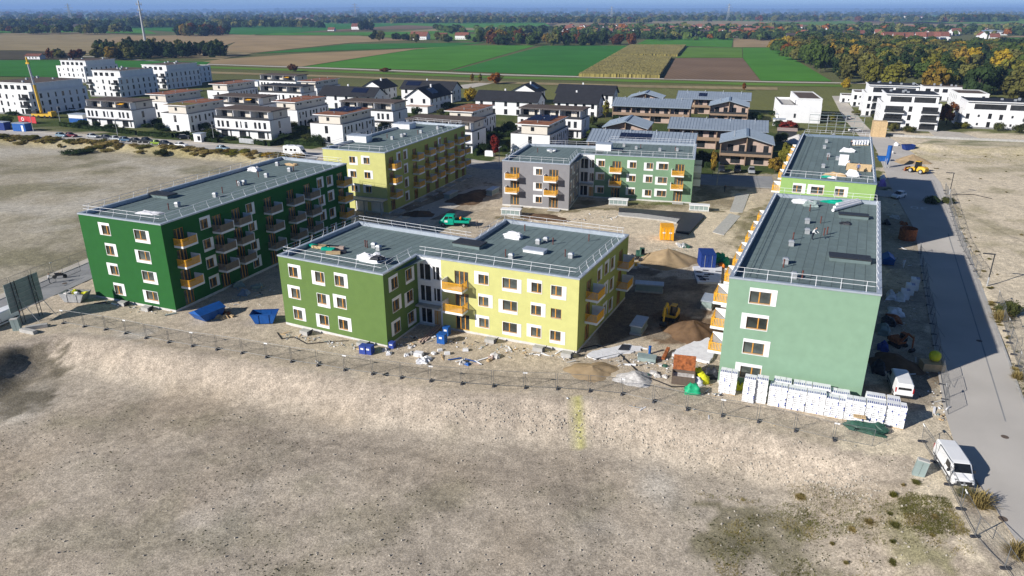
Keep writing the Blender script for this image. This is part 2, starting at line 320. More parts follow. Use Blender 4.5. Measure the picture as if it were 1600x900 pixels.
# grass around the houses north of the street, lawns patchy
hz = (wy > BR(wx)+4) & (wx < 92); k = hz*(.25+.75*sstep((fbm(nx*.12+3, ny*.12, 3)-.4)/.15)); c = c*(1-k[:,None]) + np.array((.055,.075,.022))*k[:,None]
k = (wy > BR(wx)+4) & (wx >= 92) & (wy > 200) & (wx < 400); k = k*sstep((fbm(nx*.1+30, ny*.1, 3)-.42)/.15)*.8*(wy > 262); c = c*(1-k[:,None]) + np.array((.08,.10,.03))*k[:,None]
k = sstep((wy-(BR(wx)+125))/14)*(1-0*wx); c = c*(1-k[:,None]) + np.array((.135,.14,.05))*k[:,None]
mo = fbm(nx*.8, ny*.8, 4); c = c*(.86+.28*mo)[:,None]
tr = np.zeros(len(nx))
for i, (a, b) in enumerate([((560,690),(950,860)),((600,690),(1010,880)),((420,750),(300,660)),((470,800),(360,690)),((250,800),(520,850)),((1100,560),(900,565)),((640,575),(1000,600)),((460,560),(700,585)),((1440,330),(1540,440)),((1450,300),(1600,380)),((880,690),(940,880)),((905,690),(965,880)),((600,700),(660,860)),((640,690),(700,850)),((300,620),(760,700)),((310,640),(770,720)),((660,355),(1060,400)),((700,350),(1080,390)),((1100,420),(1160,330)),((1115,425),(1175,335)),((1000,420),(1100,470)),((120,520),(560,575)),((560,572),(1000,605))]):
    tr = np.maximum(tr, np.exp(-(pdist(nx+2.0*(fbm(nx*.08,ny*.08+i,2)-.5), ny+2.0*(fbm(nx*.08+i,ny*.08,2)-.5), [P2(*a), P2(*b)], False)/.45)**2))
c = c*(1-.2*tr)[:,None]
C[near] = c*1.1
ni, nj = len(gx), len(gy); idx = np.arange(ni*nj).reshape(nj, ni)
F4 = np.stack([idx[:-1,:-1], idx[:-1,1:], idx[1:,1:], idx[1:,:-1]], -1).reshape(-1, 4)
me = bpy.data.meshes.new('ground'); me.vertices.add(len(X)); me.vertices.foreach_set('co', np.stack([X,Y,Z],-1).ravel())
me.loops.add(F4.size); me.loops.foreach_set('vertex_index', F4.ravel()); me.polygons.add(len(F4)); me.polygons.foreach_set('loop_start', np.arange(0, F4.size, 4)); me.polygons.foreach_set('loop_total', np.full(len(F4), 4))
me.polygons.foreach_set('use_smooth', np.ones(len(F4), bool)); me.update()
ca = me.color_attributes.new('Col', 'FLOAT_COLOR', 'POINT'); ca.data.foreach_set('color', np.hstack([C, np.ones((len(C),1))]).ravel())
# ground material: colour of each patch x grain at three scales, pebbly relief
m = mat('earth', (1,1,1), 1.0, var=.16, scale=.9, attr='Col', bump=.0, spec=.05)
t = m.node_tree; N, L = t.nodes, t.links; b = N['Principled BSDF']; tc = [n for n in N if n.type == 'TEX_COORD'][0]
mixn = [n for n in N if n.type == 'MIX'][0]; src = mixn.inputs[7].links[0].from_socket
for sc, lo, hi in ((1.6,.86,1.14),(5.5,.7,1.3),(15,.66,1.34)):
    no = N.new('ShaderNodeTexNoise'); no.inputs['Scale'].default_value = sc; no.inputs['Detail'].default_value = 3; L.new(tc.outputs['Object'], no.inputs[0])
    mr = N.new('ShaderNodeMapRange'); mr.inputs[1].default_value = .3; mr.inputs[2].default_value = .7; mr.inputs[3].default_value = lo; mr.inputs[4].default_value = hi; L.new(no.outputs['Fac'], mr.inputs[0])
    mu = N.new('ShaderNodeMath'); mu.operation = 'MULTIPLY'; L.new(src, mu.inputs[0]); L.new(mr.outputs[0], mu.inputs[1]); src = mu.outputs[0]
L.new(src, mixn.inputs[7])
n1 = N.new('ShaderNodeTexNoise'); n1.inputs['Scale'].default_value = 2.2; n1.inputs['Detail'].default_value = 8; n1.inputs['Roughness'].default_value = .7; L.new(tc.outputs['Object'], n1.inputs[0])
bu = N.new('ShaderNodeBump'); bu.inputs['Strength'].default_value = .55; bu.inputs['Distance'].default_value = .11; L.new(n1.outputs['Fac'], bu.inputs['Height']); L.new(bu.outputs[0], b.inputs['Normal'])
me.materials.append(m); struct('ground', me)
# ------------------------------------------------------------------ roads
def sheet(name, poly, z, m, thick=.0):
    if thick: return struct(name, MB().prism(poly, z-thick, z), m)
    return struct(name, MB().add([(x, y, z) for x, y in poly], [tuple(range(len(poly)))]), m)
def ccw(p): return p if sum(a[0]*b[1]-b[0]*a[1] for a, b in zip(p, p[1:]+p[:1])) > 0 else p[::-1]
sheet('road', ccw(RROAD), .03, 'asphalt'); sheet('road', ccw(BROAD), .025, 'asphalt'); sheet('road', ccw(LROADP), .02, 'asphalt2')
sheet('pavement', ccw([(-330,BR(-330)+3.2),(40,BR(40)+3.2),(40,BR(40)+6),(-330,BR(-330)+6)]), .13, 'paving', .2)
sheet('kerb', ccw([RL(0,5.55), RL(0,5.7), RL(75,5.75), RL(75,5.55)]), .036, 'asphalt2')
sheet('kerb', ccw([RL(0,7.9), RL(0,8.15), RL(78,8.15), RL(78,7.9)]), .06, 'concrete', .25)
sheet('kerb', ccw(strip([(p[0],p[1]) for p in LROAD[:4]], 3.4, -3.15)), .10, 'concrete', .25)
sheet('pavement', ccw(strip(LROAD[:4], 5.0, -3.4)), .06, 'paving', .3)
# the painted "30" and manholes
def digits(p, txt, size, rz, name):
    cu = bpy.data.curves.new(name, 'FONT'); cu.body = txt; cu.size = size; cu.align_x = 'CENTER'; cu.align_y = 'CENTER'; tmp = bpy.data.objects.new(name, cu)
    me = bpy.data.meshes.new_from_object(tmp); bpy.data.objects.remove(tmp); return me
me30 = digits(None, '30', 3.6, 0, 'road_marking'); me30.materials.append(M['paint']); p = at(1436,325)
struct('road_marking', me30, loc=(p.x, p.y, .042), rz=math.atan2(rdir.y, rdir.x)+R(90))
for u, v in ((1570,683),(1530,533),(1567,811),(101,443)):
    p = at(u, v); struct('manhole_cover', MB().tube((0,0,0),(0,0,.012),.36,14), 'iron', loc=(p.x, p.y, .034))
# footpaths in the court, slabs still patchy
def path(px, zz=.09, m='concrete', name='path'): return sheet(name, ccw([P2(*q) for q in px]), zz, m, .3)
path([(1113,363),(1131,368),(1157,338),(1140,334)]); path([(1140,331),(1160,333),(1171,303),(1150,303),(1144,320)]); path([(600,352),(640,330),(742,292),(772,290),(770,297),(690,335),(640,356)], .04, 'paving')
path([(1085,288),(1210,294),(1206,276),(1092,272)], .05, 'asphalt2'); path([(735,248),(800,262),(800,275),(728,258)], .05, 'asphalt2')
path([(1300,150),(1316,150),(1352,195),(1372,215),(1345,215),(1318,185)], .05, 'paving'); path([(640,140),(735,138),(770,130),(762,128),(700,135)], .05, 'paving')
path([(1448,203),(1500,207),(1530,216),(1515,219),(1460,213)], .05, 'paving')
struct('retaining_wall', MB().prism(ccw(strip([P2(1395,213), P2(1500,218), P2(1700,226)], .25, .25)), -.3, .7), 'concrete')
# long pale farm track
struct('farm_track', MB().add([(*P2(*q), .06) for q in [(-60,86),(140,88),(300,99),(520,106),(760,115.4),(1000,121.5),(1200,127),(1420,130.5),(1420,132),(1200,128.6),(1000,123.1),(760,117),(520,107.6),(300,100.2),(140,89),(-60,87)]], [tuple(range(16))]), 'paving')
# ------------------------------------------------------------------ fields
FM = {}
def fmat(n, col, stripe=None, var=.15):
    return mat('field_'+n, col, 1, var=var, scale=.02, bump=.0, spec=.03, stripes=stripe)
fmat('green', (.075,.21,.03), ('X', 9., .86)); fmat('green2', (.045,.165,.032), ('X', 12., .9)); fmat('lime', (.11,.20,.035)); fmat('tan', (.32,.235,.13), ('X', 5., .9)); fmat('brown', (.19,.13,.085), ('X', 4., .82)); fmat('olive', (.16,.165,.06)); fmat('stubble', (.28,.225,.125), ('X', 7., .88)); fmat('dark', (.08,.07,.045))
FZ = [.10]
def field(px, n, rot=0):
    pts = [at(*q) for q in px]; c0 = sum(pts, Vector())/len(pts); FZ[0] += .012
    Mi = Matrix.Rotation(-rot, 4, 'Z'); pl = [(Mi @ (q-c0))[:2] for q in pts]
    return struct('field', MB().add([(x, y, 0) for x, y in ccw(pl)], [tuple(range(len(pl)))]), 'field_'+n, loc=(c0.x, c0.y, FZ[0]), rz=rot)
a1 = R(-22)
field([(300,103),(520,110),(760,119),(1000,125),(1200,130.5),(1330,133),(1330,136),(1200,134),(1000,128.5),(760,122),(520,113),(300,106)], 'lime', R(-8)); field([(300,111),(520,118),(760,127),(1000,133),(1215,137),(1215,141),(1000,137),(760,130),(520,121),(300,114)], 'stubble', R(-8))
field([(474,104.5),(690,71),(838,71),(700,110.5)], 'green', R(65)); field([(706,111),(850,71.4),(986,71.4),(900,119)], 'green2', R(65))
field([(1037,123.5),(1055,91),(1160,91),(1188,126.5)], 'brown', 0); field([(1189,126.5),(1161,91),(1161,74.5),(1210,74.5),(1300,127.5)], 'green', R(60)); field([(1056,90.5),(1072,74.3),(1160,74.3),(1160,90.5)], 'lime')
field([(992,70.5),(1010,62),(1100,57),(1146,60),(1143,74)], 'green', 0); field([(1146,74),(1146,60.5),(1205,60.5),(1207,74)], 'tan', 0)
field([(300,99),(345,93),(470,84),(690,74.5),(650,77),(472,104.3)], 'tan', R(-10)); field([(398,84),(545,69),(765,66.5),(688,73.5)], 'green2', R(-10))
field([(345,80),(400,82.5),(548,67),(650,62.5),(560,56),(385,55.5)], 'tan', R(-8)); field([(120,86),(345,93),(398,83),(345,79),(300,76)], 'stubble', R(-8))
field([(-100,118),(-100,95),(100,94),(330,97),(300,112),(120,122)], 'green2', R(-5)); field([(-100,94),(-100,80),(40,80),(130,84),(110,93)], 'dark')
field([(-100,79),(-100,53),(130,51),(230,56),(150,68),(345,78),(120,84),(40,79)], 'stubble', R(-6)); field([(180,58),(350,53),(400,54.5),(330,79),(150,67)], 'tan', R(-6))
field([(-100,52.5),(-100,46.5),(220,44),(245,53),(120,50.5)], 'green', 0); field([(200,45),(200,38),(700,36),(640,44),(430,52),(390,54.8),(300,52)], 'green2', 0)
field([(400,55),(435,51.5),(600,50.5),(780,46),(720,52),(560,55.5)], 'green', R(-5)); field([(560,55.8),(720,52.3),(760,54),(770,65),(655,62)], 'lime', R(-5))
field([(470,50.5),(620,40),(735,36.5),(690,44)], 'brown', R(-5)); field([(620,50),(700,43.5),(790,42),(800,46)], 'stubble', R(-5)); field([(560,36),(850,35),(860,41),(740,44)], 'green', 0)
field([(850,46),(880,34.5),(1130,32.5),(1210,34),(1180,39),(1000,36.5)], 'stubble', 0); field([(1200,36),(1330,32),(1340,37),(1280,40)], 'lime', 0); field([(1385,37),(1440,31.5),(1600,30),(1700,30),(1700,36),(1480,38)], 'dark', 0)
field([(1400,42),(1480,38.3),(1700,36.3),(1700,40),(1540,42)], 'stubble', 0); field([(1545,70),(1545,60),(1700,58),(1700,72)], 'green', 0); field([(1500,31),(1510,25),(1700,24),(1700,30)], 'lime', 0); field([(1548,59),(1700,50),(1700,57)], 'tan', 0); field([(1375,72),(1380,64),(1450,66),(1440,74)], 'green2')
rng = random.Random(5)
for i in range(-9, 12):
    for j in range(0, 16):
        d0 = 2100*1.17**j; d1 = 2100*1.17**(j+1); wd = 260*1.17**j
        if d0 > 11000: continue
        x0 = i*wd + rng.uniform(-.2,.2)*wd*0; q = [(x0, d0), (x0+wd, d0), (x0+wd, d1), (x0, d1)]
        struct('field', MB().add([(x, y, 0) for x, y in q], [(0,1,2,3)]), 'field_'+rng.choice(['green','green2','tan','stubble','brown','lime','olive','dark']), loc=(0,0,.05))
# standing maize, tall enough to cast a shadow on the ploughed field beside it
def maize(px, name, lab):
    q = [at(*p) for p in px]; nu, nv = 70, 110; rs = np.random.RandomState(3); mb = MB(); V = []
    for j in range(nv+1):
        for i in range(nu+1):
            s, tt = i/nu, j/nv; p = q[0].lerp(q[1], s).lerp(q[3].lerp(q[2], s), tt); V.append((p.x+rs.uniform(-.5,.5), p.y+rs.uniform(-.5,.5), 2.1+rs.uniform(-.22,.22)))
    Fs = [(j*(nu+1)+i, j*(nu+1)+i+1, (j+1)*(nu+1)+i+1, (j+1)*(nu+1)+i) for j in range(nv) for i in range(nu)]
    mb.add(V, Fs); n = nu+1; ring = [i for i in range(n)] + [j*n+nu for j in range(1, nv+1)] + [nv*n+i for i in range(nu-1, -1, -1)] + [j*n for j in range(nv-1, 0, -1)]
    b0 = len(mb.v); mb.v += [(mb.v[k][0], mb.v[k][1], 0.) for k in ring]; L_ = len(ring)
    for k in range(L_): mb.f.append((ring[k], b0+k, b0+(k+1) % L_, ring[(k+1) % L_])); mb.m.append(0)
    tag(O(name, mb, 'maize'), lab, 'crop', kind='stuff')
mat('maize', (.24,.20,.06), 1, var=.2, scale=.08)
maize([(904,120),(1030,122.5),(1050,91.5),(958,88)], 'maize_field', 'standing yellowish maize field beside the ploughed brown field'); maize([(958,87.8),(1058,88.5),(1072,72.5),(985,72)], 'maize_field', 'far narrower block of standing maize behind the near one')
# ------------------------------------------------------------------ building kit
FH = 3.03
def facade_mesh(Ln, h, ops, m, z0=0., depth=.2):
    mb = MB(); xs = sorted({0., Ln, *[round(q, 3) for o in ops for q in (o[0], o[2])]}); zs = sorted({z0, h, *[round(q, 3) for o in ops for q in (o[1], o[3])]})
    key = {}
    def vi(x, z):
        if (x, z) not in key: key[(x, z)] = len(mb.v); mb.v.append((x, 0., z))
        return key[(x, z)]
    for a, b in zip(xs[:-1], xs[1:]):
        for p, q in zip(zs[:-1], zs[1:]):
            cx, cz = (a+b)/2, (p+q)/2
            if any(o[0] < cx < o[2] and o[1] < cz < o[3] for o in ops): continue
            mb.f.append((vi(a,p), vi(b,p), vi(b,q), vi(a,q))); mb.m.append(0)
    for a, p, b, q in ops:
        mb.add([(a,0,p),(b,0,p),(b,0,q),(a,0,q),(a,depth,p),(b,depth,p),(b,depth,q),(a,depth,q)], [(0,4,5,1),(1,5,6,2),(2,6,7,3),(3,7,4,0)])
    return mb.mesh('wall', m)
WC = {}
def win_meshes(w, h, sur, frame='wood_frame', pane='pane', bars=1, off=None):
    k = (w, h, sur, frame, pane, bars)
    if k in WC: return WC[k]
    a, b = w/2, h/2; fr = MB(); t = .065
    fr.box(-a,.09,-b,-a+t,.17,b); fr.box(a-t,.09,-b,a,.17,b); fr.box(-a+t,.09,-b,a-t,.17,-b+t); fr.box(-a+t,.09,b-t,a-t,.17,b)
    for i in range(bars):
        x = -a + w*((.5,) if bars == 1 else (.34,.68))[i] + (.12 if (sur and 'L' in sur) else -.1)*(bars == 1)
        fr.box(x-.065,.075,-b+t,x+.065,.165,b-t)
    pa = MB().box(-a+t*.5,.125,-b+t*.5,a-t*.5,.14,b-t*.5)
    su = None
    if sur:
        l = .58 if 'L' in sur else .07; r = .58 if 'R' in sur else .07; tp = .38 if 'T' in sur else .06; bt = .42 if 'B' in sur else .1; su = MB(); y0 = -.03
        su.box(-a-l,y0,-b-bt,-a,0,b+tp); su.box(a,y0,-b-bt,a+r,0,b+tp); su.box(-a,y0,b,a,0,b+tp); su.box(-a,y0,-b-bt,a,0,-b)
    si = MB().box(-a,-.07,-b-.01,a,.1,-b+.035)
    WC[k] = (fr.mesh('window', frame), pa.mesh('pane', pane), su.mesh('surround', 'white') if su else None, si.mesh('sill', 'sill')); return WC[k]
def put_window(par, org, ang, s, z, w, h, sur='', frame='wood_frame', pane='pane', bars=1, name='window', sub=True):
    fr, pa, su, si = win_meshes(w, h, sur, frame, pane, bars)
    loc = (org[0]+math.cos(ang)*s, org[1]+math.sin(ang)*s, z); o = O(name, fr, parent=par, loc=loc, rz=ang)
    O('pane', pa, parent=o)
    if sub:
        if su: O('surround', su, parent=o)
        O('sill', si, parent=o)
    return o
BC = {}
def balcony_meshes(w, cheek, style):
    k = (w, cheek, style)
    if k in BC: return BC[k]
    D = 1.65; sl = MB().box(0,-D,-.06,w,-.0,.25)
    ch = MB().box(0,-D-.0,.25,.13,0,1.45) if cheek == 'L' else MB().box(w-.13,-D,.25,w,0,1.45)
    rl = MB(); x0, x1 = (.1, w) if cheek == 'L' else (0, w-.1); xe = w-.03 if cheek == 'L' else .03
    n = int((x1-x0)/.155)
    for i in range(n): x = x0+(i+.5)*(x1-x0)/n; rl.box(x-.038,-D+.02,.26,x+.038,-D+.05,1.3)
    n = int((D-.1)/.155)
    for i in range(n): y = -D+.08+(i+.5)*(D-.1)/n; rl.box(xe-.015,y-.038,.26,xe+.015,y+.038,1.3)
    rl.box(x0,-D+.05,1.2,x1,-D+.09,1.26); rl.box(x0,-D+.05,.3,x1,-D+.09,.36)
    xa, xb = (xe-.055, xe-.015) if cheek == 'L' else (xe+.015, xe+.055)
    rl.box(xa,-D+.09,1.2,xb,0,1.26); rl.box(xa,-D+.09,.3,xb,0,.36)
    if style == 'film': rl.box(x0+.01,-D+.10,.22,x1-.01,-D+.115,1.18); 
    BC[k] = (sl.mesh('balcony', 'white'), ch.mesh('side_panel', 'white'), rl.mesh('railing', 'tan_film' if style == 'film' else 'orange')); return BC[k]
def put_balcony(par, org, ang, s0, lvl, w=2.8, cheek='L', style='slat', door_s=None):
    sl, ch, rl = balcony_meshes(w, cheek, style); z = FH*lvl+.12
    o = O('balcony', sl, parent=par, loc=(org[0]+math.cos(ang)*s0, org[1]+math.sin(ang)*s0, z), rz=ang); O('side_panel', ch, parent=o); O('railing', rl, parent=o); return o
def poly_wall(par, poly, h, specs, mats, plinth=True, z0=0.):
    """specs[i] = list of (s, zc, w, h, surround, kind) per edge"""
    n = len(poly)
    for i in range(n):
        a, b = Vector(poly[i]), Vector(poly[(i+1) % n]); d = b-a; Ln = d.length; ang = math.atan2(d.y, d.x); ops = []
        for (s, z, w, hh, sur, kw) in specs.get(i, []): ops.append((s-w/2, z-hh/2, s+w/2, z+hh/2))
        m = mats[i] if isinstance(mats, (list, tuple)) else mats
        O('wall', facade_mesh(Ln, h, ops, m, z0), parent=par, loc=(a.x, a.y, 0), rz=ang)
        for (s, z, w, hh, sur, kw) in specs.get(i, []): put_window(par, a, ang, s, z, w, hh, sur, **kw)
        if plinth: O('plinth', MB().box(.02,-.035,-.6,Ln-.02,0,.32), 'plinth', parent=par, loc=(a.x, a.y, 0), rz=ang)
def W(cols, floors, w=1.45, h=1.38, types=None, **kw):
    out = []
    for ci, s in enumerate(cols):
        for fi, k in enumerate(floors):
            t = types[fi][ci] if types else ''
            if t == '-': continue
            out.append((s, 1.88+FH*k, w, h, t, kw))
    return out
def DOORS(cols, floors, w=1.95): return [(s, 1.44+FH*k, w, 2.2, '', dict(bars=2, name='balcony_door', sub=False)) for s in cols for k in floors]
ROOFPOST = MB().tube((0,0,0),(0,.32,.55),.03,5).tube((0,.32,.55),(0,.36,1.05),.024,5).mesh('railing_post', 'rail_white')
def flat_roof(par, poly, h, quads, rail=True, sheet_len=None, coping='zinc', railedges=None):
    ZD = h-.55; outer = offset_poly(poly, .07); inner = offset_poly(poly, -.38); n = len(poly); mb = MB()
    for i in range(n):
        j = (i+1) % n; mb.add([(*outer[i],h-.2),(*outer[j],h-.2),(*outer[j],h),(*outer[i],h),(*inner[i],h-.02),(*inner[j],h-.02),(*inner[i],ZD-.02),(*inner[j],ZD-.02)], [(0,1,2,3),(3,2,5,4),(4,5,7,6)])
    O('parapet_coping', mb, coping, parent=par)
    roof = O('roof', MB().add([(x, y, ZD) for x, y in inner], [tuple(range(n))]), 'membrane_seam', parent=par)
    for q in quads:
        a, b, c_, d = [Vector(p) for p in q]; wd = ((b-a).length+(c_-d).length)/2; ns = max(3, round(wd/1.08)); dl = ((d-a).length+(c_-b).length)/2
        nl = max(1, round(dl/sheet_len)) if sheet_len else 1
        for i in range(ns):
            cuts = [0.]+[(k+(.5 if i % 2 else 0))/nl for k in range(0 if i % 2 else 1, nl)]+[1.]
            for t0, t1 in zip(cuts[:-1], cuts[1:]):
                g = .025/wd; s0, s1 = i/ns+g, (i+1)/ns-g; e = .02/dl; u0, u1 = t0+e, t1-e
                P = lambda s, t: a.lerp(b, s).lerp(d.lerp(c_, s), t)
                cs = [P(s0,u0), P(s1,u0), P(s1,u1), P(s0,u1)]; cen = sum(cs, Vector((0,0)))/4; zz = .012+.004*((i+int(t0*7)) % 2)
                mb = MB().prism([tuple(k-cen) for k in cs], 0, zz); O('roof_sheet', mb, 'membrane', parent=roof, loc=(cen.x, cen.y, ZD+.002))
    if rail:
        rp = offset_poly(poly, -.2); rails = MB(); top = offset_poly(poly, -.56)
        for i in range(n):
            if railedges is not None and i not in railedges: continue
            a, b = Vector(rp[i]), Vector(rp[(i+1) % n]); d = b-a; k = max(1, round(d.length/2.6)); ang = math.atan2(d.y, d.x)
            for t in range(k):
                p = a+d*((t+.5)/k); O('railing_post', ROOFPOST, parent=par, loc=(p.x, p.y, h-.02), rz=ang)
            e = d.normalized(); nn = Vector((-e.y, e.x)); p0 = a+e*.4; p1 = b-e*.4
            for zz, oo in ((1.02,.36),(.55,.32)): rails.tube((p0.x+nn.x*oo, p0.y+nn.y*oo, h+zz), (p1.x+nn.x*oo, p1.y+nn.y*oo, h+zz), .024, 5)
        O('guard_rail', rails, 'rail_white', parent=par)
    return roof
VENT = (MB().box(-.3,-.3,0,.3,.3,.55).mesh('roof_vent','galv'), MB().obox((0,0,.66),(.75,.75,.22),0,0,taper=.55).mesh('vent_cap','steel'))
def vents(par, Minv, h, pts, pipes=(), hatches=(), boxes=()):
    z = h-.54
    for u, v in pts:
        p = Minv @ at(u, v, z); o = O('roof_vent', VENT[0], parent=par, loc=(p.x, p.y, z)); O('vent_cap', VENT[1], parent=o)
    for u, v in pipes:
        p = Minv @ at(u, v, z); O('roof_pipe', MB().tube((0,0,0),(0,0,.85),.075,8).tube((0,0,.85),(0,0,1.0),.1,8), 'pipe_red', parent=par, loc=(p.x, p.y, z))
    for u, v, sx, sy in hatches:
        p = Minv @ at(u, v, z); o = O('roof_hatch', MB().box(-sx/2,-sy/2,0,sx/2,sy/2,.42), 'membrane', parent=par, loc=(p.x, p.y, z)); lid = O('hatch_lid', MB().box(-sx/2-.08,-sy/2-.08,.42,sx/2+.08,sy/2+.08,.56), 'frame_dark', parent=o)
        for k in range(int(sx/.3)): lid_x = -sx/2+.15+k*.3; 
    for u, v, sx, sy, sz in boxes:
        p = Minv @ at(u, v, z); o = O('roof_housing', MB().box(-sx/2,-sy/2,0,sx/2,sy/2,sz), 'white', parent=par, loc=(p.x, p.y, z)); O('housing_lid', MB().box(-sx/2-.1,-sy/2-.1,sz,sx/2+.1,sy/2+.1,sz+.1), 'zinc', parent=o)
def setup(name, label, wpoly):
    a, b = Vector(wpoly[0]), Vector(wpoly[1]); ang = math.atan2((b-a).y, (b-a).x); root = thing(name, label, 'apartment building', (a.x, a.y, 0), ang)
    Mi = (Matrix.Translation((a.x, a.y, 0)) @ Matrix.Rotation(ang, 4, 'Z')).inverted(); loc = [tuple((Mi @ Vector((x, y, 0)))[:2]) for x, y in wpoly]
    return root, Mi, loc
def edge(poly, i): a, b = Vector(poly[i]), Vector(poly[(i+1) % len(poly)]); d = b-a; return a, math.atan2(d.y, d.x)
def inset(q, d): return offset_poly(q, -d)
def solve_rect(pp): return pp
# ---- A: dark green block, left
wp = [(-62.2,99.6),(-47.7,93.8),(-31.4,135.3),(-45.8,142.2)]
rt, Mi, pl = setup('apartment_block', 'dark green four-storey block with tan balconies, nearest the left road', wp)
sp = {0: W([5.0],[3,2,1,0],1.5,1.38,[['LT'],['RT'],['LT'],['RT']]) + W([11.5],[3,2,1,0],2.15,1.38,[['RB'],['LB'],['RB'],['LB']])}
bA = [1.6, 9.0, 13.0, 20.4, 26.2, 30.8, 40.9]
sp[1] = W([7.6],[3,2,1,0],1.4,1.4,[['RT'],['RB'],['RT'],['RT']]) + W([17.2],[3,2,1,0],1.3,1.4,[['RB'],['R'],['RB'],['RT']]) + W([35.7,38.6],[3,2,1,0],1.3,1.5,[['RT','RB'],['RB','RT'],['RT','RB'],['RB','R']]) + DOORS([x+1.2 for x in bA],[3,2,1,0],1.8)
sp[3] = W([4,9,15,20,26,31,37,42],[3,2,1,0],1.45,1.38,[['LT','RB']*4]*4)
poly_wall(rt, pl, 12.9, sp, 'st_dgreen'); a, g = edge(pl, 1)
for i, s in enumerate(bA):
    for k in (1,2,3): put_balcony(rt, a, g, s, k, 2.8, 'R', 'slat' if i in (0,6) else 'film')
rf = flat_roof(rt, pl, 13, [inset(pl, .42)]); vents(rt, Mi, 13, [(278,323),(337,308),(375,290),(382,288),(417,277),(453,268),(434,259)], [(264,328),(348,302),(371,291),(404,277),(459,268)], [(254,307,4.2,2.0)])
# ---- B: S-shaped green and yellow block, centre
wp = [(-30.9,89.7),(-15.8,82.3),(-12.6,89.7),(8.1,80.7),(16.8,98.9),(-1.0,107.1),(-5.3,96.8),(-23.5,106.0)]
rt, Mi, pl = setup('apartment_block', 'three-storey block, green left wing and yellow right wing, beside the pit fence', wp)
sp = {0: W([2.4,6.8,10.0],[2,1,0],1.45,1.4,[['RT','LB','RT'],['LT','RB','LT'],['RT','LB','RT']]), 1: W([2.45,5.9],[2,1,0],1.5,1.5,[['LT','RB'],['RT','LB'],['LT','RB']])}
dk = dict(frame='white', pane='pane_dark', bars=1, sub=False)
st = [(1.15,7.75,1.7,2.3,'',dk),(2.85,7.75,1.05,1.9,'',dk),(1.15,4.7,1.7,2.3,'',dk),(2.85,4.7,1.05,1.9,'',dk),(1.15,1.55,1.7,2.3,'',dk),(2.85,1.4,1.05,2.1,'',dict(frame='wood_frame',pane='plywood',bars=1,sub=False,name='entrance_door'))]
sp[2] = st + W([9.75],[2,1,0],1.4,1.3,[['LT'],['RT'],['LT']]) + W([13.45],[2,1,0],2.0,1.35,[['RB'],['LB'],['RB']]) + W([17.05],[2,1,0],1.35,1.3,[['LT'],['RT'],['LT']]) + W([19.7],[2,1,0],1.4,1.3,[['RB'],[''],['RB']]) + DOORS([6.6],[2,1,0],2.0)
sp[3] = W([7.4,10.3,12.9],[2,1,0],1.2,1.5,[['RT','RT','RB']]*3) + DOORS([3.6,16.8],[2,1,0],1.8)
sp[7] = W([4,9,14],[2,1,0],1.45,1.38,[['LT','RB','LT']]*3); sp[4] = W([4,9,14],[2,1,0],1.45,1.38,[['LT','RB','LT']]*3)
mats = ['st_green','st_green','st_yellow','st_yellow_shade','st_yellow_shade','st_yellow_shade','st_green','st_green']
# the white stair bay is a recoloured stretch of edge 2: split it off
a2, g2 = edge(pl, 2); bay = (a2.x+math.cos(g2)*3.62, a2.y+math.sin(g2)*3.62)
pl2 = pl[:3]+[bay]+pl[3:]; sp2 = {0: sp[0], 1: sp[1], 2: st, 3: [(s-3.62, *r) for (s, *r) in sp[2][6:]], 4: sp[3], 5: sp[4], 8: sp[7]}
poly_wall(rt, pl2, 9.9, sp2, ['st_green','st_green','white','st_yellow','st_yellow_shade','st_yellow_shade','st_yellow_shade','st_green','st_green'])
for k in (1,2): put_balcony(rt, a2, g2, 4.45, k, 3.0, 'L')
O('canopy', MB().box(.1,-1.1,3.05,3.6,0,3.25), 'concrete', parent=rt, loc=(a2.x, a2.y, 0), rz=g2)
a, g = edge(pl, 3)
for s in (2.5, 15.3):
    for k in (1,2): put_balcony(rt, a, g, s, k, 2.8, 'R')
qb = [inset([pl[0], pl[1], (pl[1][0]+(pl[6][0]-pl[7][0])*0+.0, pl[6][1]), pl[7]], .42)]
L2 = lambda i: Vector(pl[i]); e2 = (L2(3)-L2(2)).normalized(); perp = Vector((-e2.y, e2.x)); back0 = L2(5)
q1 = inset([tuple(L2(0)), tuple(L2(1)), tuple(L2(6)), tuple(L2(7))], .42); q2a = L2(2)+e2*3.9; q2 = inset([tuple(q2a), tuple(L2(3)), tuple(L2(4)), tuple(L2(5))], .42); q3 = [tuple(Vector(q1[1])+Vector((.05,8.1))), tuple(Vector(q2[0])+Vector((-.02,.0))), tuple(L2(6)+Vector((.35,-.5))), tuple(Vector(q1[2])+Vector((.05,0)))]
q3 = [tuple(Vector(q1[1]).lerp(Vector(q1[2]), .49)+Vector((.08,0))), (q2[0][0]-.05, q2[0][1]), tuple(Vector(q2[0]).lerp(Vector(q2[3]), .44)+Vector((-.05,0))), (q1[2][0]+.08, q1[2][1]-.02)]
flat_roof(rt, pl, 10, [q1, q2, q3]); vents(rt, Mi, 10, [(585,387),(592,391),(799,404),(841,381),(853,378),(892,403)], [(571,386),(574,387),(790,401),(864,382),(883,401),(920,377),(820,361)], [(734,384,4.2,2.2)], [(836,394,3.0,1.3,.4)])
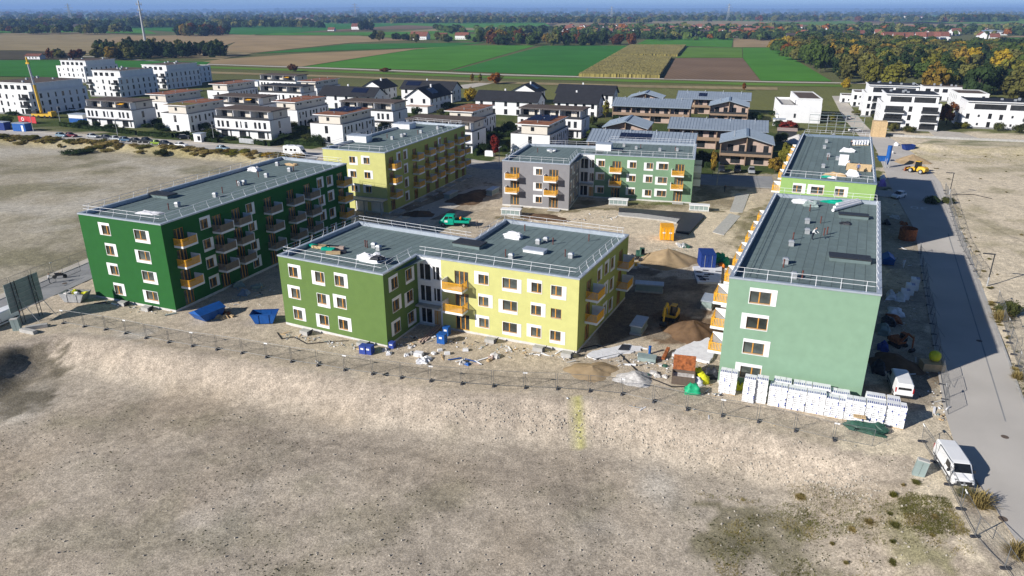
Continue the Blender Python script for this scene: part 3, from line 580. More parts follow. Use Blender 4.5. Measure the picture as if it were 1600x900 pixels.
# ---- C: yellow-green block, back left
wp = [(-40.0,151.6),(-26.0,146.5),(-11.9,184.2),(-25.6,190.6)]
rt, Mi, pl = setup('apartment_block', 'lime yellow four-storey block with orange balconies behind the dark green one', wp)
sp = {0: W([7.1,10.5],[3,2,1],1.4,1.3,[['RB','LT'],['LT','RT'],['RT','LT']]) + [(8.5,1.4,3.0,2.3,'',dict(frame='white',pane='white',bars=2,sub=False)),(12.3,1.4,3.0,2.3,'',dict(frame='white',pane='white',bars=2,sub=False))]}
bC = [1.1, 11.5, 17.4, 22.1, 27.4, 33.3, 37.3]
sp[1] = W([5.8],[3,2,1,0],1.1,1.6,[['LT'],['-'],['-'],['-']]) + W([8.3],[3,2,1,0],1.2,1.7,[['RT']]*4) + W([25.6,36.7],[3,2],.9,1.6,[['LT','-'],['-','-']]) + DOORS([x+1.2 for x in bC],[3,2,1,0],1.8)
sp[3] = W([4,10,16,22,28,34],[3,2,1,0],1.45,1.38,[['LT','RB']*3]*4)
poly_wall(rt, pl, 12.9, sp, ['st_yellow','st_yellow_shade','st_yellow_shade','st_yellow_shade']); a, g = edge(pl, 1)
for i, s in enumerate(bC):
    for k in (1,2,3): put_balcony(rt, a, g, s, k, 2.7, 'R')
    O('terrace_slab', MB().box(0,-1.8,-.1,2.8,-.04,.22), 'concrete', parent=rt, loc=(a.x+math.cos(g)*s, a.y+math.sin(g)*s, 0), rz=g)
o = O('entrance_canopy', MB().box(6.0,-2.6,3.05,14.9,-.01,3.3), 'concrete', parent=rt)
for x in (6.3,10.5,14.5): O('post', MB().box(x-.12,-2.4,0,x+.12,-2.16,3.05), 'steel', parent=o)
flat_roof(rt, pl, 13, [inset(pl, .42)]); vents(rt, Mi, 13, [(613,218),(628,214),(633,213),(658,208),(684,202)], [(605,216),(653,210)], [(590,220,1.6,1.4),(688,200,1.6,1.2)], [(562,221,5.0,2.6,1.4),(632,200,4.6,3.4,1.2)])
# ---- D: grey and sage block, back centre
wp = [(-2.1,153.8),(12.1,149.4),(15.3,161.6),(39.7,155.3),(44.6,174.0),(23.9,179.0),(21.5,171),(4.0,174.2)]
rt, Mi, pl = setup('apartment_block', 'three-storey block with grey left wing and sage right wing behind the court', wp)
a2, g2 = edge(pl, 2); bay = (a2.x+math.cos(g2)*3.4, a2.y+math.sin(g2)*3.4); pl2 = pl[:3]+[bay]+pl[3:]
sg = W([5.0,12.0],[2,1,0],1.4,1.3,[['LT','LT']]*3) + W([15.7],[2,1,0],1.4,1.3,[['LB'],['LT'],['LB']]) + W([18.65],[2,1,0],2.0,1.3,[['LT'],['LB'],['LT']]) + DOORS([8.4,22.2],[2,1,0],1.9)
sp2 = {0: W([8.25],[2,1,0],1.4,1.3,[['LT'],['LB'],['LT']]) + DOORS([2.85,11.5],[2,1,0],2.0), 1: W([2.2,6,9.6],[2,1,0],1.2,1.5,[['RT','LB','RT']]*3), 2: st, 3: [(s-3.4, *r) for (s, *r) in sg], 4: DOORS([5,12],[2,1,0],1.8), 8: W([4,10,16],[2,1,0],1.45,1.38,[['LT','RB','LT']]*3)}
poly_wall(rt, pl2, 9.9, sp2, ['st_grey','st_grey','white','st_sage','st_sage','st_sage','st_sage','st_grey','st_grey'])
a0, g0 = edge(pl, 0)
for s in (1.0, 9.6):
    for k in (1,2): put_balcony(rt, a0, g0, s, k, 2.8, 'L')
for s in (6.9, 20.5):
    for k in (1,2): put_balcony(rt, a2, g2, s, k, 2.75, 'L')
a4, g4 = edge(pl, 3)
for s in (4,11):
    for k in (1,2): put_balcony(rt, a4, g4, s, k, 2.75, 'L', 'film')
O('canopy', MB().box(.1,-1.1,3.05,3.3,0,3.25), 'concrete', parent=rt, loc=(a2.x, a2.y, 0), rz=g2)
for s in (2.0,10.6): O('terrace_slab', MB().box(0,-1.6,-.1,2.6,-.04,.15), 'concrete', parent=rt, loc=(a0.x+math.cos(g0)*s, a0.y+math.sin(g0)*s, 0), rz=g0)
for s in (7.6,21.2): O('terrace_slab', MB().box(0,-1.6,-.1,2.4,-.04,.15), 'concrete', parent=rt, loc=(a2.x+math.cos(g2)*s, a2.y+math.sin(g2)*s, 0), rz=g2)
e2 = (Vector(pl[3])-Vector(pl[2])).normalized(); q1 = inset([pl[0], pl[1], pl[6], pl[7]], .45); q2 = inset([tuple(Vector(pl[2])+e2*4.2), pl[3], pl[4], pl[5]], .45)
flat_roof(rt, pl, 10, [q1, q2]); vents(rt, Mi, 10, [(861,238),(975,229),(994,233),(1031,236),(1058,236)], [(840,238),(1001,232),(1055,236)], [(965,238,2.2,1.4)], [(862,236,2.0,1.0,.4),(944,234,3.6,2.6,1.5)])
# ---- F: mint block, right front
wp = [(23.7,73.2),(37.7,68.0),(55.9,106.3),(41.7,111.6)]
rt, Mi, pl = setup('apartment_block', 'mint green four-storey block beside the asphalt road, white foam packs along its wall', wp)
sp = {0: W([3.4],[3,2,1,0],2.2,1.4,[['RT'],['LT'],['RT'],['LT']])}
bF = [41.4, 34.4, 28.5, 23.9, 17.8, 12.3, 5.4]
sp[3] = DOORS([x-1.5 for x in bF],[3,2,1,0],1.8) + W([37.2,31.4,9],[3,2,1,0],1.3,1.4,[['LT','RB','LT']]*4); sp[1] = W([4,10,16,22,28,34,39],[3,2,1,0],1.45,1.38,[['LT','RB','LT','RB','LT','RB','LT']]*4)
poly_wall(rt, pl, 12.9, sp, 'st_mint'); a, g = edge(pl, 3)
for s in bF:
    for k in (1,2,3): put_balcony(rt, a, g, s-2.8, k, 2.8, 'L')
flat_roof(rt, pl, 13, [inset(pl, .42)], sheet_len=7.2, railedges=(0,1,2,3)); vents(rt, Mi, 13, [(1261,349),(1261,365),(1236,384),(1227,412),(1240,435)], [(1282,349),(1287,368),(1292,366),(1239,375),(1224,418),(1253,436),(1265,330)], [(1327,407,4.4,1.8),(1333,340,3.8,1.4)])
# ---- E: leaf green block behind F
wp = [(47.2,124.1),(61.0,118.1),(82.3,165.4),(68.4,170.6)]
rt, Mi, pl = setup('apartment_block', 'light leaf green block behind the mint one, workers and material on its roof', wp)
sp = {0: W([2.85,9.6],[3,2,1,0],1.45,1.25,[['RT','RT']]*4) + W([6.05],[3,2,1,0],2.0,1.25,[['LT'],['RB'],['LT'],['RB']])}
bE = [47.4, 35.7, 27.7, 17.7, 10.3, 5.0]; sp[3] = DOORS([x-1.5 for x in bE],[3,2,1,0],1.8); sp[1] = W([4,10,16,22,28,34,40,46],[3,2,1,0],1.45,1.38,[['LT','RB']*4]*4)
poly_wall(rt, pl, 12.9, sp, 'st_leaf'); a, g = edge(pl, 3)
for s in bE:
    for k in (1,2,3): put_balcony(rt, a, g, s-2.8, k, 2.8, 'L')
flat_roof(rt, pl, 13, [inset(pl, .42)], sheet_len=7.2, coping='zinc_dark'); vents(rt, Mi, 13, [(1291,223),(1288,232),(1294,245),(1286,262),(1302,214),(1308,250)], [(1293,250)], [])
# ------------------------------------------------------------------ houses of the new quarter
HB = R(-20)
def hwall(par, poly, h, specs, m, z0=0.):
    """plain house wall with window openings; each window one small mesh (frame and pane)"""
    for i in range(len(poly)):
        a, b = Vector(poly[i]), Vector(poly[(i+1) % len(poly)]); d = b-a; ang = math.atan2(d.y, d.x); sp = specs.get(i, [])
        O('wall', facade_mesh(d.length, h, [(s-w/2, z-hh/2, s+w/2, z+hh/2) for s, z, w, hh in sp], m, z0, .16), parent=par, loc=(a.x, a.y, 0), rz=ang)
        for s, z, w, hh in sp: O('window', hwin(w, hh), parent=par, loc=(a.x+math.cos(ang)*s, a.y+math.sin(ang)*s, z), rz=ang)
HW = {}
def hwin(w, h):
    if (w, h) in HW: return HW[(w, h)]
    a, b, t = w/2, h/2, .07; mb = MB(); y0, y1 = .05, .12
    mb.box(-a,y0,-b,-a+t,y1,b); mb.box(a-t,y0,-b,a,y1,b); mb.box(-a+t,y0,-b,a-t,y1,-b+t); mb.box(-a+t,y0,b-t,a-t,y1,b)
    if w > 1.3: mb.box(-.035,y0,-b+t,.035,y1,b-t)
    mb.box(-a+t*.5,.085,-b+t*.5,a-t*.5,.1,b-t*.5,1); HW[(w, h)] = mb.mesh('window', ['frame_dark','pane_dark']); return HW[(w, h)]
def rect(w, d, x0=0., y0=0.): return [(x0,y0),(x0+w,y0),(x0+w,y0+d),(x0,y0+d)]
def anchor(u, v, z, w, ang=HB):
    """front-right corner seen at a pixel -> front-left corner"""
    p = at(u, v, z); return (p.x-math.cos(ang)*w, p.y-math.sin(ang)*w, 0)
GARDEN = []
def garden(loc, pts):
    c_, s_ = math.cos(HB), math.sin(HB)
    for x, y in pts: GARDEN.append((loc[0]+x*c_-y*s_, loc[1]+x*s_+y*c_))
NEIGH = 'white townhouses north of the street'
def townrow(lab, u, v, z, w=22.5, d=11., roof='roof_brown', awn=False, seed=0, top=False):
    """row seen along its garden front: two storeys, set-back third storey behind a terrace"""
    r = random.Random(seed); loc = anchor(u, v, z, w); o = thing('townhouse_row', lab, 'house', loc, HB, NEIGH); H1 = 6.2
    sp = {0: [], 1: []}; n = 3
    for k in range(n):
        x = k*w/n
        for s, ww in ((1.6,1.0),(3.3,.55 if k % 2 else 1.0),(5.4,1.1)): sp[0].append((x+s, 4.45, ww, 2.1))
        sp[0].append((x+3.6,1.3,2.8,2.2)); sp[0].append((x+6.2,1.35,.6,2.1))
    sp[1] = [(d*.45,4.4,1.1,2.3),(d*.45,1.3,1.1,2.1)]; hwall(o, rect(w, d), H1, sp, 'white_wall')
    O('terrace_floor', MB().box(.3,.3,H1-.35,w-.3,d-.3,H1-.3), 'grey_base', parent=o)
    O('parapet', MB().box(-.06,-.06,H1,w+.06,.28,H1+.12).box(-.06,d-.28,H1,w+.06,d+.06,H1+.12).box(-.06,.28,H1,.28,d-.28,H1+.12).box(w-.28,.28,H1,w+.06,d-.28,H1+.12), 'slab_edge', parent=o)
    O('terrace_rail', MB().box(.2,.02,H1+.121,w*.98,.06,H1+.85), 'frame_dark', parent=o); O('canopy', MB().box(-.1,-1.0,2.75,w,-.0,2.9), 'slab_edge', parent=o)
    p0 = 3.0; ps = {0: [], 1: [((d-p0)*.5,7.6,1.0,1.2)]}
    for k in range(n): ps[0] += [(k*w/n+1.5,7.35,2.0,2.1),(k*w/n+5.0,7.35,1.1,2.1)]
    hwall(o, rect(w-1.2, d-p0-.3, .6, p0), 8.9, ps, 'cream_wall', H1-.3)
    for k in range(n+1): O('party_screen', MB().box(k*(w-1.5)/n+.6,.5,H1-.29,k*(w-1.5)/n+.78,p0-.02,8.8), 'white_wall', parent=o)
    rf = O('roof', MB().box(-.2,p0-2.0,8.9,w+.2,d+.4,9.15), 'slab_edge', parent=o); O('roof_cover', MB().box(-.1,p0-1.9,9.15,w+.1,d+.3,9.22), roof, parent=rf)
    for k in range(int(w/.9)): O('rafter', MB().box(k*.9,p0-1.95,8.72,k*.9+.14,p0-.02,8.895), 'larch', parent=rf) if k % 1 == 0 and top else None
    garden(loc, [(2,-4),(9.5,-4.5),(16,-3.8),(w+2.5,3),(w+2.2,8)])
    if awn: O('awning', MB().add([(w*.62,p0-.02,8.6),(w*.62+3.6,p0-.02,8.6),(w*.62+3.6,.7,8.0),(w*.62,.7,8.0)], [(0,1,2,3)]), 'orange', parent=o)
    return o
def townend(lab, u, v, z, w=12., d=20., solar=False, green=False, seed=0, slide=0):
    """same row seen end-on: terrace on its left, planted roof over the top storey"""
    loc = anchor(u, v, z, w); o = thing('townhouse_row', lab, 'house', loc, HB, NEIGH); H1 = 6.2
    sp = {0: [(w*.5,4.4,1.2,2.4),(w*.55,1.2,1.2,2.1)], 1: [], 3: []}
    for k in range(3):
        y = k*d/3
        sp[1] += [(y+1.6,4.3,.8,2.2),(y+3.6,4.8,1.0,1.0),(y+5.4,4.3,.8,2.3),(y+1.6,1.3,1.0,2.0),(y+4.4,1.2,1.1,2.2)]; sp[3] += [(y+1.6,4.4,1.0,2.1),(y+4.5,4.4,1.0,2.1),(y+3.2,1.3,2.6,2.2)]
    hwall(o, rect(w, d), H1, sp, 'white_wall'); O('terrace_floor', MB().box(.3,.3,H1-.35,w-.3,d-.3,H1-.3), 'grey_base', parent=o)
    O('parapet', MB().box(-.06,-.06,H1,w+.06,.28,H1+.12).box(-.06,d-.28,H1,w+.06,d+.06,H1+.12).box(-.06,.28,H1,.28,d-.28,H1+.12).box(w-.28,.28,H1,w+.06,d-.28,H1+.12), 'slab_edge', parent=o)
    x0 = 3.2; ps = {0: [(3.4,7.7,1.1,1.2)], 1: [(y, 8.1, 1.1, .55) for y in (1.8,3.6,8,9.8,14,16)], 3: [(y, 7.4, 2.0, 2.1) for y in (3,9,15)]}
    hwall(o, rect(w-x0-.9, d-1.0, x0, .4), 8.9, ps, 'cream_wall', H1-.3)
    rf = O('roof', MB().box(x0-1.7,-.35,8.9,w-.1,d-.1,9.13), 'white', parent=o)
    O('roof_cover', MB().box(x0-1.5,-.15,9.13,w-.3,d-.3,9.2), 'sedum', parent=rf)
    if green: O('moss_patch', MB().box(x0-1.3,.1,9.2,w-.5,6,9.225), 'sedum_green', parent=rf)
    for y in (d*.33,d*.66): O('roof_divider', MB().box(x0-1.5,y-.12,9.2,w-.3,y+.12,9.27), 'slab_edge', parent=rf)
    for y in (d*.17,d*.5,d*.83): O('roof_vent', MB().tube((w*.6,y,9.2),(w*.6,y,9.75),.14,8).tube((w*.6,y,9.75),(w*.6,y,9.85),.22,8), 'steel', parent=rf)
    garden(loc, [(-3.5,3),(-4,9.5),(-3.4,16),(w*.3,-2.6),(w+2.2,5)])
    if solar:
        for k in range(4):
            for j in range(3): O('solar_panel', MB().obox((x0+.2+j*2.5, d*.42+k*2.6, 9.5),(2.2,1.7,.05),0,0,R(14)), 'solar', parent=rf)
    return o
townrow('leftmost white terraced row, beside the blue shed and the parked cars', 205.2,173.1,6.2, awn=True, seed=1)
townend('white end-on townhouse with a moss-green patch on its reddish roof', 293.5,178.6,6.2, green=True)
townend('white townhouse with dark and red planted roof behind the moss-roofed one', 259.4,147.8,9.2, solar=False)
townrow('white terraced row behind the grey garden fence, left of the motorhome', 421,188.7,6.3, seed=2)
townrow('white terraced row with orange awning directly behind the fenced front row', 406,165.6,6.2, awn=True, seed=3)
townend('white townhouse with rust-red roof at the left, below the olive meadow', 357,142.5,6.2)
townrow('farthest white terraced row under the meadow, with an orange awning', 461,118.7,9.1, awn=True, seed=5)
townrow('white terraced row with grey roof, second from the meadow', 471,146.8,6.2, seed=6, roof='roof_slate')
townend('white townhouse with rust-red roof nearest the olive meadow', 494,127.3,9.2)
townend('white townhouse with long rust-red roof, behind the motorhome', 463.8,172.8,6.2)
townend('white townhouse half rust-red roof, half solar panels, behind the lime block', 534.6,195.2,6.2, solar=True)
townrow('white terraced row with brown rafters between the solar-roofed townhouse and the gabled house', 613.7,175,6.2, seed=8, top=True)
townend('white townhouse with rust-red roof above the far end of the lime block', 739.9,174.4,9.2)
townrow('white terraced row with brown roof partly hidden by the lime block', 737.5,207,6.2, seed=9, top=True)
townrow('white terraced row with brown rafters behind the solar-roofed house by the grey wing', 908.7,187.3,6.2, seed=10, top=True)
townend('white townhouse with rust roof and solar panels above the grey wing', 858.9,211.8,6.2, solar=True)
# flat annexes / carports between the rows
for i, (u, v, lab) in enumerate([(318,222,'small white garden shed beside the dark parked car'),(557,207,'low white carport between the terraced rows'),(672,176,'flat-roofed annex in front of the white gabled house'),(410,134,'low white flat-roofed annex behind the rust-red townhouse')]):
    p = at(u, v); w, d = ((3,2.4),(5,3),(10,6),(14,8))[i]; o = thing('annex', lab, 'shed', (p.x-w, p.y, 0), HB); hwall(o, rect(w, d), 2.7, {0: [(w*.7,1.3,1.2,1.5)]}, 'white_wall'); O('roof', MB().box(-.2,-.2,2.7,w+.2,d+.2,2.9), 'zinc' if i != 2 else 'larch_pink', parent=o)
# gabled houses
def gable(lab, loc, ang, w, d, eave=5.8, ridge=8.9, along='x', nx=5, solar=None):
    o = thing('gabled_house', lab, 'house', loc, ang, 'white houses with dark tiled roofs')
    step = w/nx; sp = {0: [(step*(k+.5), 4.4, 1.3, 1.9) for k in range(nx)] + [(step*(k+.5), 1.3, 1.5, 2.1) for k in range(nx)]}
    ns = max(2, int(d/4)); sp[1] = [(d/ns*(k+.5), z, 1.0, 1.5) for k in range(ns) for z in (1.6,4.4)]
    hwall(o, rect(w, d), eave, sp, 'white_wall'); ov = .7
    if along == 'x':
        m = d/2; O('gable_wall', MB().add([(w,0,eave),(w,d,eave),(w,m,ridge-.1)],[(0,1,2)]), 'white_wall', parent=o); O('gable_wall', MB().add([(0,0,eave),(0,d,eave),(0,m,ridge-.1)],[(2,1,0)]), 'white_wall', parent=o)
        sl = (ridge-eave)/m; zo = eave-sl*ov; prof = [(-ov,zo),(m,ridge),(d+ov,zo),(d+ov,zo+.22),(m,ridge+.22),(-ov,zo+.22)]
        mb = MB(); n = 6; mb.add([(-ov,y,z) for y, z in prof]+[(w+ov,y,z) for y, z in prof], [tuple(range(6))[::-1], tuple(range(6,12))]+[(i,(i+1) % 6,6+(i+1) % 6,6+i) for i in range(6)])
        rf = O('roof', mb, 'roof_slate', parent=o)
        if solar: O('solar_panel', MB().obox((w*solar, m*.55, eave+sl*m*.55+.32),(w*.28,m*.6,.06),0,0,math.atan(sl)), 'solar', parent=rf)
        O('chimney', MB().box(w*.4,m+.6,ridge-.8,w*.4+.6,m+1.2,ridge+.9), 'white_wall', parent=rf)
    else:
        m = w/2; O('gable_wall', MB().add([(0,0,eave),(w,0,eave),(m,0,ridge-.1)],[(0,1,2)]), 'white_wall', parent=o); O('gable_wall', MB().add([(0,d,eave),(w,d,eave),(m,d,ridge-.1)],[(2,1,0)]), 'white_wall', parent=o)
        sl = (ridge-eave)/m; zo = eave-sl*ov; mb = MB().xprism([(-ov,zo),(m,ridge),(w+ov,zo),(w+ov,zo+.22),(m,ridge+.22),(-ov,zo+.22)][::-1], -ov, d+ov); rf = O('roof', mb, 'roof_slate', parent=o)
        if solar: O('solar_panel', MB().obox((m*1.5, d*solar, ridge-sl*m*.5+.3),(m*.65,d*.3,.06),0,0,0,math.atan(sl)), 'solar', parent=rf)
        O('chimney', MB().box(m+.7,d*.5,ridge-.9,m+1.3,d*.5+.6,ridge+.8), 'white_wall', parent=rf)
    return o
def gx_(lab, ul, vl, ur, vr, d=10.5, **k):
    a, b = at(ul, vl, 5.8), at(ur, vr, 5.8); dd = b-a; gable(lab, (a.x, a.y, 0), HB, dd.length*.97, d, **k)
gx_('long white house with dark roof behind the brown-raftered terraced row', 499,147,591,149.7, solar=.7); gx_('long white dark-roofed house at the meadow edge, left of the winding path', 626.7,137.4,712,139.6, solar=.2)
gx_('long white dark-roofed house with teal play slide in its garden', 743,155,842.5,158.9); gx_('rear one of two dark-roofed houses left of the metal roofs', 870,144.4,961,147.3); gx_('front one of two dark-roofed houses left of the metal roofs', 867,158.7,936,161, d=11)
def gy_(lab, ur, vr, w, d, **k):
    b = at(ur, vr, 5.8); gable(lab, (b.x-math.cos(HB)*w, b.y-math.sin(HB)*w, 0), HB, w, d, along='y', nx=2, **k)
gy_('white house with broad plain gable facing the camera and dark roof', 672,153.3,11.5,21, ridge=9.6, solar=.4); gy_('white dark-roofed house at the meadow, behind the long solar-roofed one', 597,138,11,14, solar=None); gy_('dark-roofed gabled house at the meadow with a solar panel, behind the long slide-garden house', 838,144,12,13, solar=.5)
# timber houses with pale metal roofs
TG = 'timber houses with pale metal roofs'
def timber(lab, ul, vl, ur, vr, d=10.5, units=4, along='x', eave=6.0, solar=0):
    a, b = at(ul, vl, eave), at(ur, vr, eave); w = (b-a).length*.98; o = thing('timber_house', lab, 'house', (a.x, a.y, 0), HB+R(3), TG)
    if along == 'x':
        prof = [(-.8,eave),(d*.72,eave+2.3),(d+.5,eave+1.5)]
        O('end_wall', MB().add([(0,0,0),(0,d,0),(0,d,eave+1.4),(0,d*.72,eave+2.1),(0,0,eave+.1),(.25,0,0),(.25,d,0),(.25,d,eave+1.4),(.25,d*.72,eave+2.1),(.25,0,eave+.1)], [(4,3,2,1,0),(5,6,7,8,9),(0,5,9,4)]), 'larch', parent=o)
        O('end_wall', MB().add([(w-.25,0,0),(w-.25,d,0),(w-.25,d,eave+1.4),(w-.25,d*.72,eave+2.1),(w-.25,0,eave+.1),(w,0,0),(w,d,0),(w,d,eave+1.4),(w,d*.72,eave+2.1),(w,0,eave+.1)], [(4,3,2,1,0),(5,6,7,8,9),(0,5,9,4)]), 'larch', parent=o)
        sp = []; n = units
        for k in range(n): sp += [(w/n*k+w/n*.3, 4.45, 1.5, 2.1), (w/n*k+w/n*.75, 4.45, 1.5, 2.1), (w/n*k+w/n*.35, 1.4, 2.4, 2.2)]
        hwall(o, [(.25,1.6),(w-.25,1.6),(w-.25,d-.1),(.25,d-.1)], eave+.3, {0: sp}, 'larch_pink')
        O('balcony_band', MB().box(.25,.02,2.7,w-.25,1.58,3.0).box(.25,.0,3.0,w-.25,.12,3.75), 'larch', parent=o); O('eave_beam', MB().box(.25,.0,eave-.45,w-.25,.2,eave+.05), 'larch', parent=o)
        for k in range(1, n): O('party_wall', MB().box(w/n*k-.12,.14,0,w/n*k+.12,1.58,eave+.1), 'larch', parent=o)
        v = [(x, y, z) for x in (-.4, w+.4) for y, z in prof]; v += [(x, y, z+.22) for x, y, z in v]
        rf = O('roof', MB().add(v, [(6,9,10,7),(7,10,11,8),(0,1,4,3),(1,2,5,4),(0,3,9,6),(2,8,11,5),(0,6,7,1),(1,7,8,2),(3,4,10,9),(4,5,11,10)]), 'metal_roof', parent=o)
        sm = MB()
        for k in range(int(w/.9)+1):
            x = -.3+k*(w+.6)/int(w/.9); sm.add([(x-.03,-.8,eave+.2),(x+.03,-.8,eave+.2),(x+.03,d*.72,eave+2.5),(x-.03,d*.72,eave+2.5),(x-.03,-.8,eave+.3),(x+.03,-.8,eave+.3),(x+.03,d*.72,eave+2.6),(x-.03,d*.72,eave+2.6)], MB.BF)
        O('standing_seams', sm, 'metal_seam', parent=rf)
        for k in range(n): O('vent_pipe', MB().tube((w/n*(k+.5),d*.66,eave+2),(w/n*(k+.5),d*.66,eave+3.0),.13,8), 'steel', parent=rf)
        if solar:
            sl = math.atan(2.3/(d*.72+.8))
            for k in range(solar): O('solar_panel', MB().obox((w*.32+k*1.75, d*.36, eave+1.55),(1.65,3.6,.06),0,0,sl), 'solar', parent=rf)
    else:
        dd = d; m = w/2; n = 2
        O('end_wall', MB().box(0,0,0,.25,dd,eave), 'larch', parent=o); O('end_wall', MB().box(w-.25,0,0,w,dd,eave), 'larch', parent=o)
        sp = [(w*.18,4.45,1.6,2.1),(w*.4,4.45,1.6,2.1),(w*.62,4.45,1.6,2.1),(w*.86,4.45,1.4,2.1),(w*.3,1.4,2.6,2.2),(w*.75,1.4,2.6,2.2)]
        hwall(o, [(.25,1.7),(w-.25,1.7),(w-.25,dd-.1),(.25,dd-.1)], eave+.2, {0: sp}, 'larch_pink')
        O('gable_wall', MB().add([(.25,1.72,eave+.2),(w-.25,1.72,eave+.2),(m,1.72,eave+1.75)],[(0,1,2)]), 'larch_pink', parent=o); O('gable_wall', MB().add([(.25,dd-.1,eave+.2),(w-.25,dd-.1,eave+.2),(m,dd-.1,eave+1.75)],[(2,1,0)]), 'larch_pink', parent=o)
        O('balcony_band', MB().box(.25,.02,2.6,w-.25,1.68,2.95).box(.25,.0,2.95,w-.25,.12,3.3), 'larch', parent=o); O('balcony_rail', MB().box(.3,.04,3.3,w-.3,.08,4.0), 'frame_dark', parent=o); O('party_wall', MB().box(m-.12,.14,0,m+.12,1.68,eave+1.5), 'larch', parent=o)
        prof = [(-.4,eave),(m,eave+2.0),(w+.4,eave),(w+.4,eave+.25),(m,eave+2.25),(-.4,eave+.25)]; mb = MB().xprism(prof[::-1], -.4, dd+.4); rf = O('roof', mb, 'metal_roof', parent=o); sm = MB()
        for k in range(int(dd/.9)+1):
            y = -.35+k*(dd+.7)/int(dd/.9)
            for x0, z0, x1, z1 in ((-.4,eave+.25,m,eave+2.25),(m,eave+2.25,w+.4,eave+.25)): sm.add([(x0,y-.03,z0),(x1,y-.03,z1),(x1,y+.03,z1),(x0,y+.03,z0),(x0,y-.03,z0+.09),(x1,y-.03,z1+.09),(x1,y+.03,z1+.09),(x0,y+.03,z0+.09)], MB.BF)
        O('standing_seams', sm, 'metal_seam', parent=rf); O('ridge_cap', MB().box(m-.35,-.4,eave+2.12,m+.35,dd+.4,eave+2.35), 'zinc_dark', parent=rf)
        for y in (dd*.3,dd*.7): O('vent_pipe', MB().tube((m*.5,y,eave+1.2),(m*.5,y,eave+2.2),.13,8), 'steel', parent=rf)
timber('small gabled timber house at the meadow, farthest left of the metal roofs', 982,153,1036,154, d=11, along='y'); timber('long timber row beside the dark-roofed houses, metal roof, loggias', 957.3,165.3,1079.6,170.9); timber('small gabled timber house directly behind the sage wing, left', 942.7,199.3,1012,202.7, d=14, along='y')
timber('long timber row directly behind the sage wing with solar panels', 918.7,221,1088,228, solar=5); timber('long timber row at the meadow with a small solar panel', 1058,154,1174.7,158, solar=2); timber('gabled timber house in front of the meadow row, black balcony rail', 1109,165.6,1171,168.2, d=13, along='y')
timber('long timber row behind the gabled timber house with the carport cars', 1045,200.2,1201,205); timber('gabled timber house facing the court, three cars parked before it', 1125.8,223.3,1210,226.9, d=13.5, along='y')
# white apartment houses, left group and right group
def block(lab, loc, ang, w, d, floors, pent=True, base=True, balc=(), seed=0, group='white apartment houses', glassband=False, m='white_wall', flat='roof_brown', dark='frame_dark'):
    r = random.Random(seed); o = thing('apartment_house', lab, 'apartment building', loc, ang, group); nf = floors; h = nf*2.95+.5
    sp = {0: [], 1: [], 3: []}; cols = max(3, int(w/3.4))
    for k in range(nf):
        z = 1.55+k*2.95
        for c in range(cols):
            s = w/cols*(c+.5)
            if any(b0-.5 < s < b1+.5 for b0, b1 in balc): continue
            sp[0].append((s, z+(0 if c % 3 else -.25), (.7 if c % 3 == 1 else 1.15), (.9 if c % 3 == 1 else 1.9)))
        for b0, b1 in balc: sp[0].append(((b0+b1)/2, z-.2, b1-b0-.4, 2.2))
        n2 = max(3, int(d/3.2))
        for c in range(n2): sp[1].append((d/n2*(c+.5), z, (.75 if (c+k) % 3 else 1.1), 1.9)); sp[3].append((d/n2*(c+.5), z, .8, 1.8))
    hwall(o, rect(w, d), h, sp, m)
    if base: O('base_band', MB().box(-.03,-.03,-.2,w+.03,0,1.0*0+.6), 'grey_base', parent=o)
    for b0, b1 in balc:
        for k in range(1, nf): q = O('balcony', MB().box(b0,-1.4,k*2.95,b1,-.0,k*2.95+.22), 'white', parent=o); O('railing', MB().box(b0,-1.4,k*2.95+.22,b1,-1.35,k*2.95+1.15).box(b0,-1.35,k*2.95+.22,b0+.05,0,k*2.95+1.15).box(b1-.05,-1.35,k*2.95+.22,b1,0,k*2.95+1.15), dark, parent=q)
    O('roof', MB().box(.3,.3,h-.3,w-.3,d-.3,h-.25), flat, parent=o); O('parapet', MB().box(-.05,-.05,h,w+.05,.32,h+.12).box(-.05,d-.32,h,w+.05,d+.05,h+.12).box(-.05,.32,h,.32,d-.32,h+.12).box(w-.32,.32,h,w+.05,d-.32,h+.12), 'white', parent=o)
    if pent:
        ps = {0: [(x, h+1.3, 2.2, 1.7) for x in np.arange(2.2, w-4.5, 3.6)]} if not glassband else {0: [(w*.27,h+1.2,w*.36,1.9),(w*.67,h+1.2,w*.36,1.9)]}
        hwall(o, rect(w-2.0, d-3.2, 1.0, 2.6 if not glassband else 1.2), h+2.9, ps, m, h-.25); O('roof', MB().box(.8,2.3 if not glassband else .3,h+2.9,w-.8,d-.4,h+3.15), 'white', parent=o); O('roof_cover', MB().box(1.2,2.8 if not glassband else .8,h+3.15,w-1.2,d-.8,h+3.2), flat, parent=o)
        for k in range(5): x = 2+r.random()*(w-5); y = 4+r.random()*(d-7); O('roof_vent', MB().box(x,y,h+3.2,x+.8,y+.8,h+3.2+.5+.5*r.random()), 'steel', parent=o)
    return o
def blk(lab, u, v, w, d, floors, **k):
    p = at(u, v); block(lab, (p.x-math.cos(HB)*w, p.y-math.sin(HB)*w, 0), HB, w, d, floors, **k)
LW = 'white apartment houses at the left, behind the crane'; RW = 'white apartment houses at the right, before the autumn wood'
blk('white apartment house behind the yellow crane, at the left edge', 53,181,26,27,3, group=LW, seed=1, balc=((1,4),(21.5,25.5))); blk('white apartment house just right of the crane, dark balconies at its corner', 190,153,20,24,3, group=LW, seed=2, balc=((0.3,3),(16.5,19.7)))
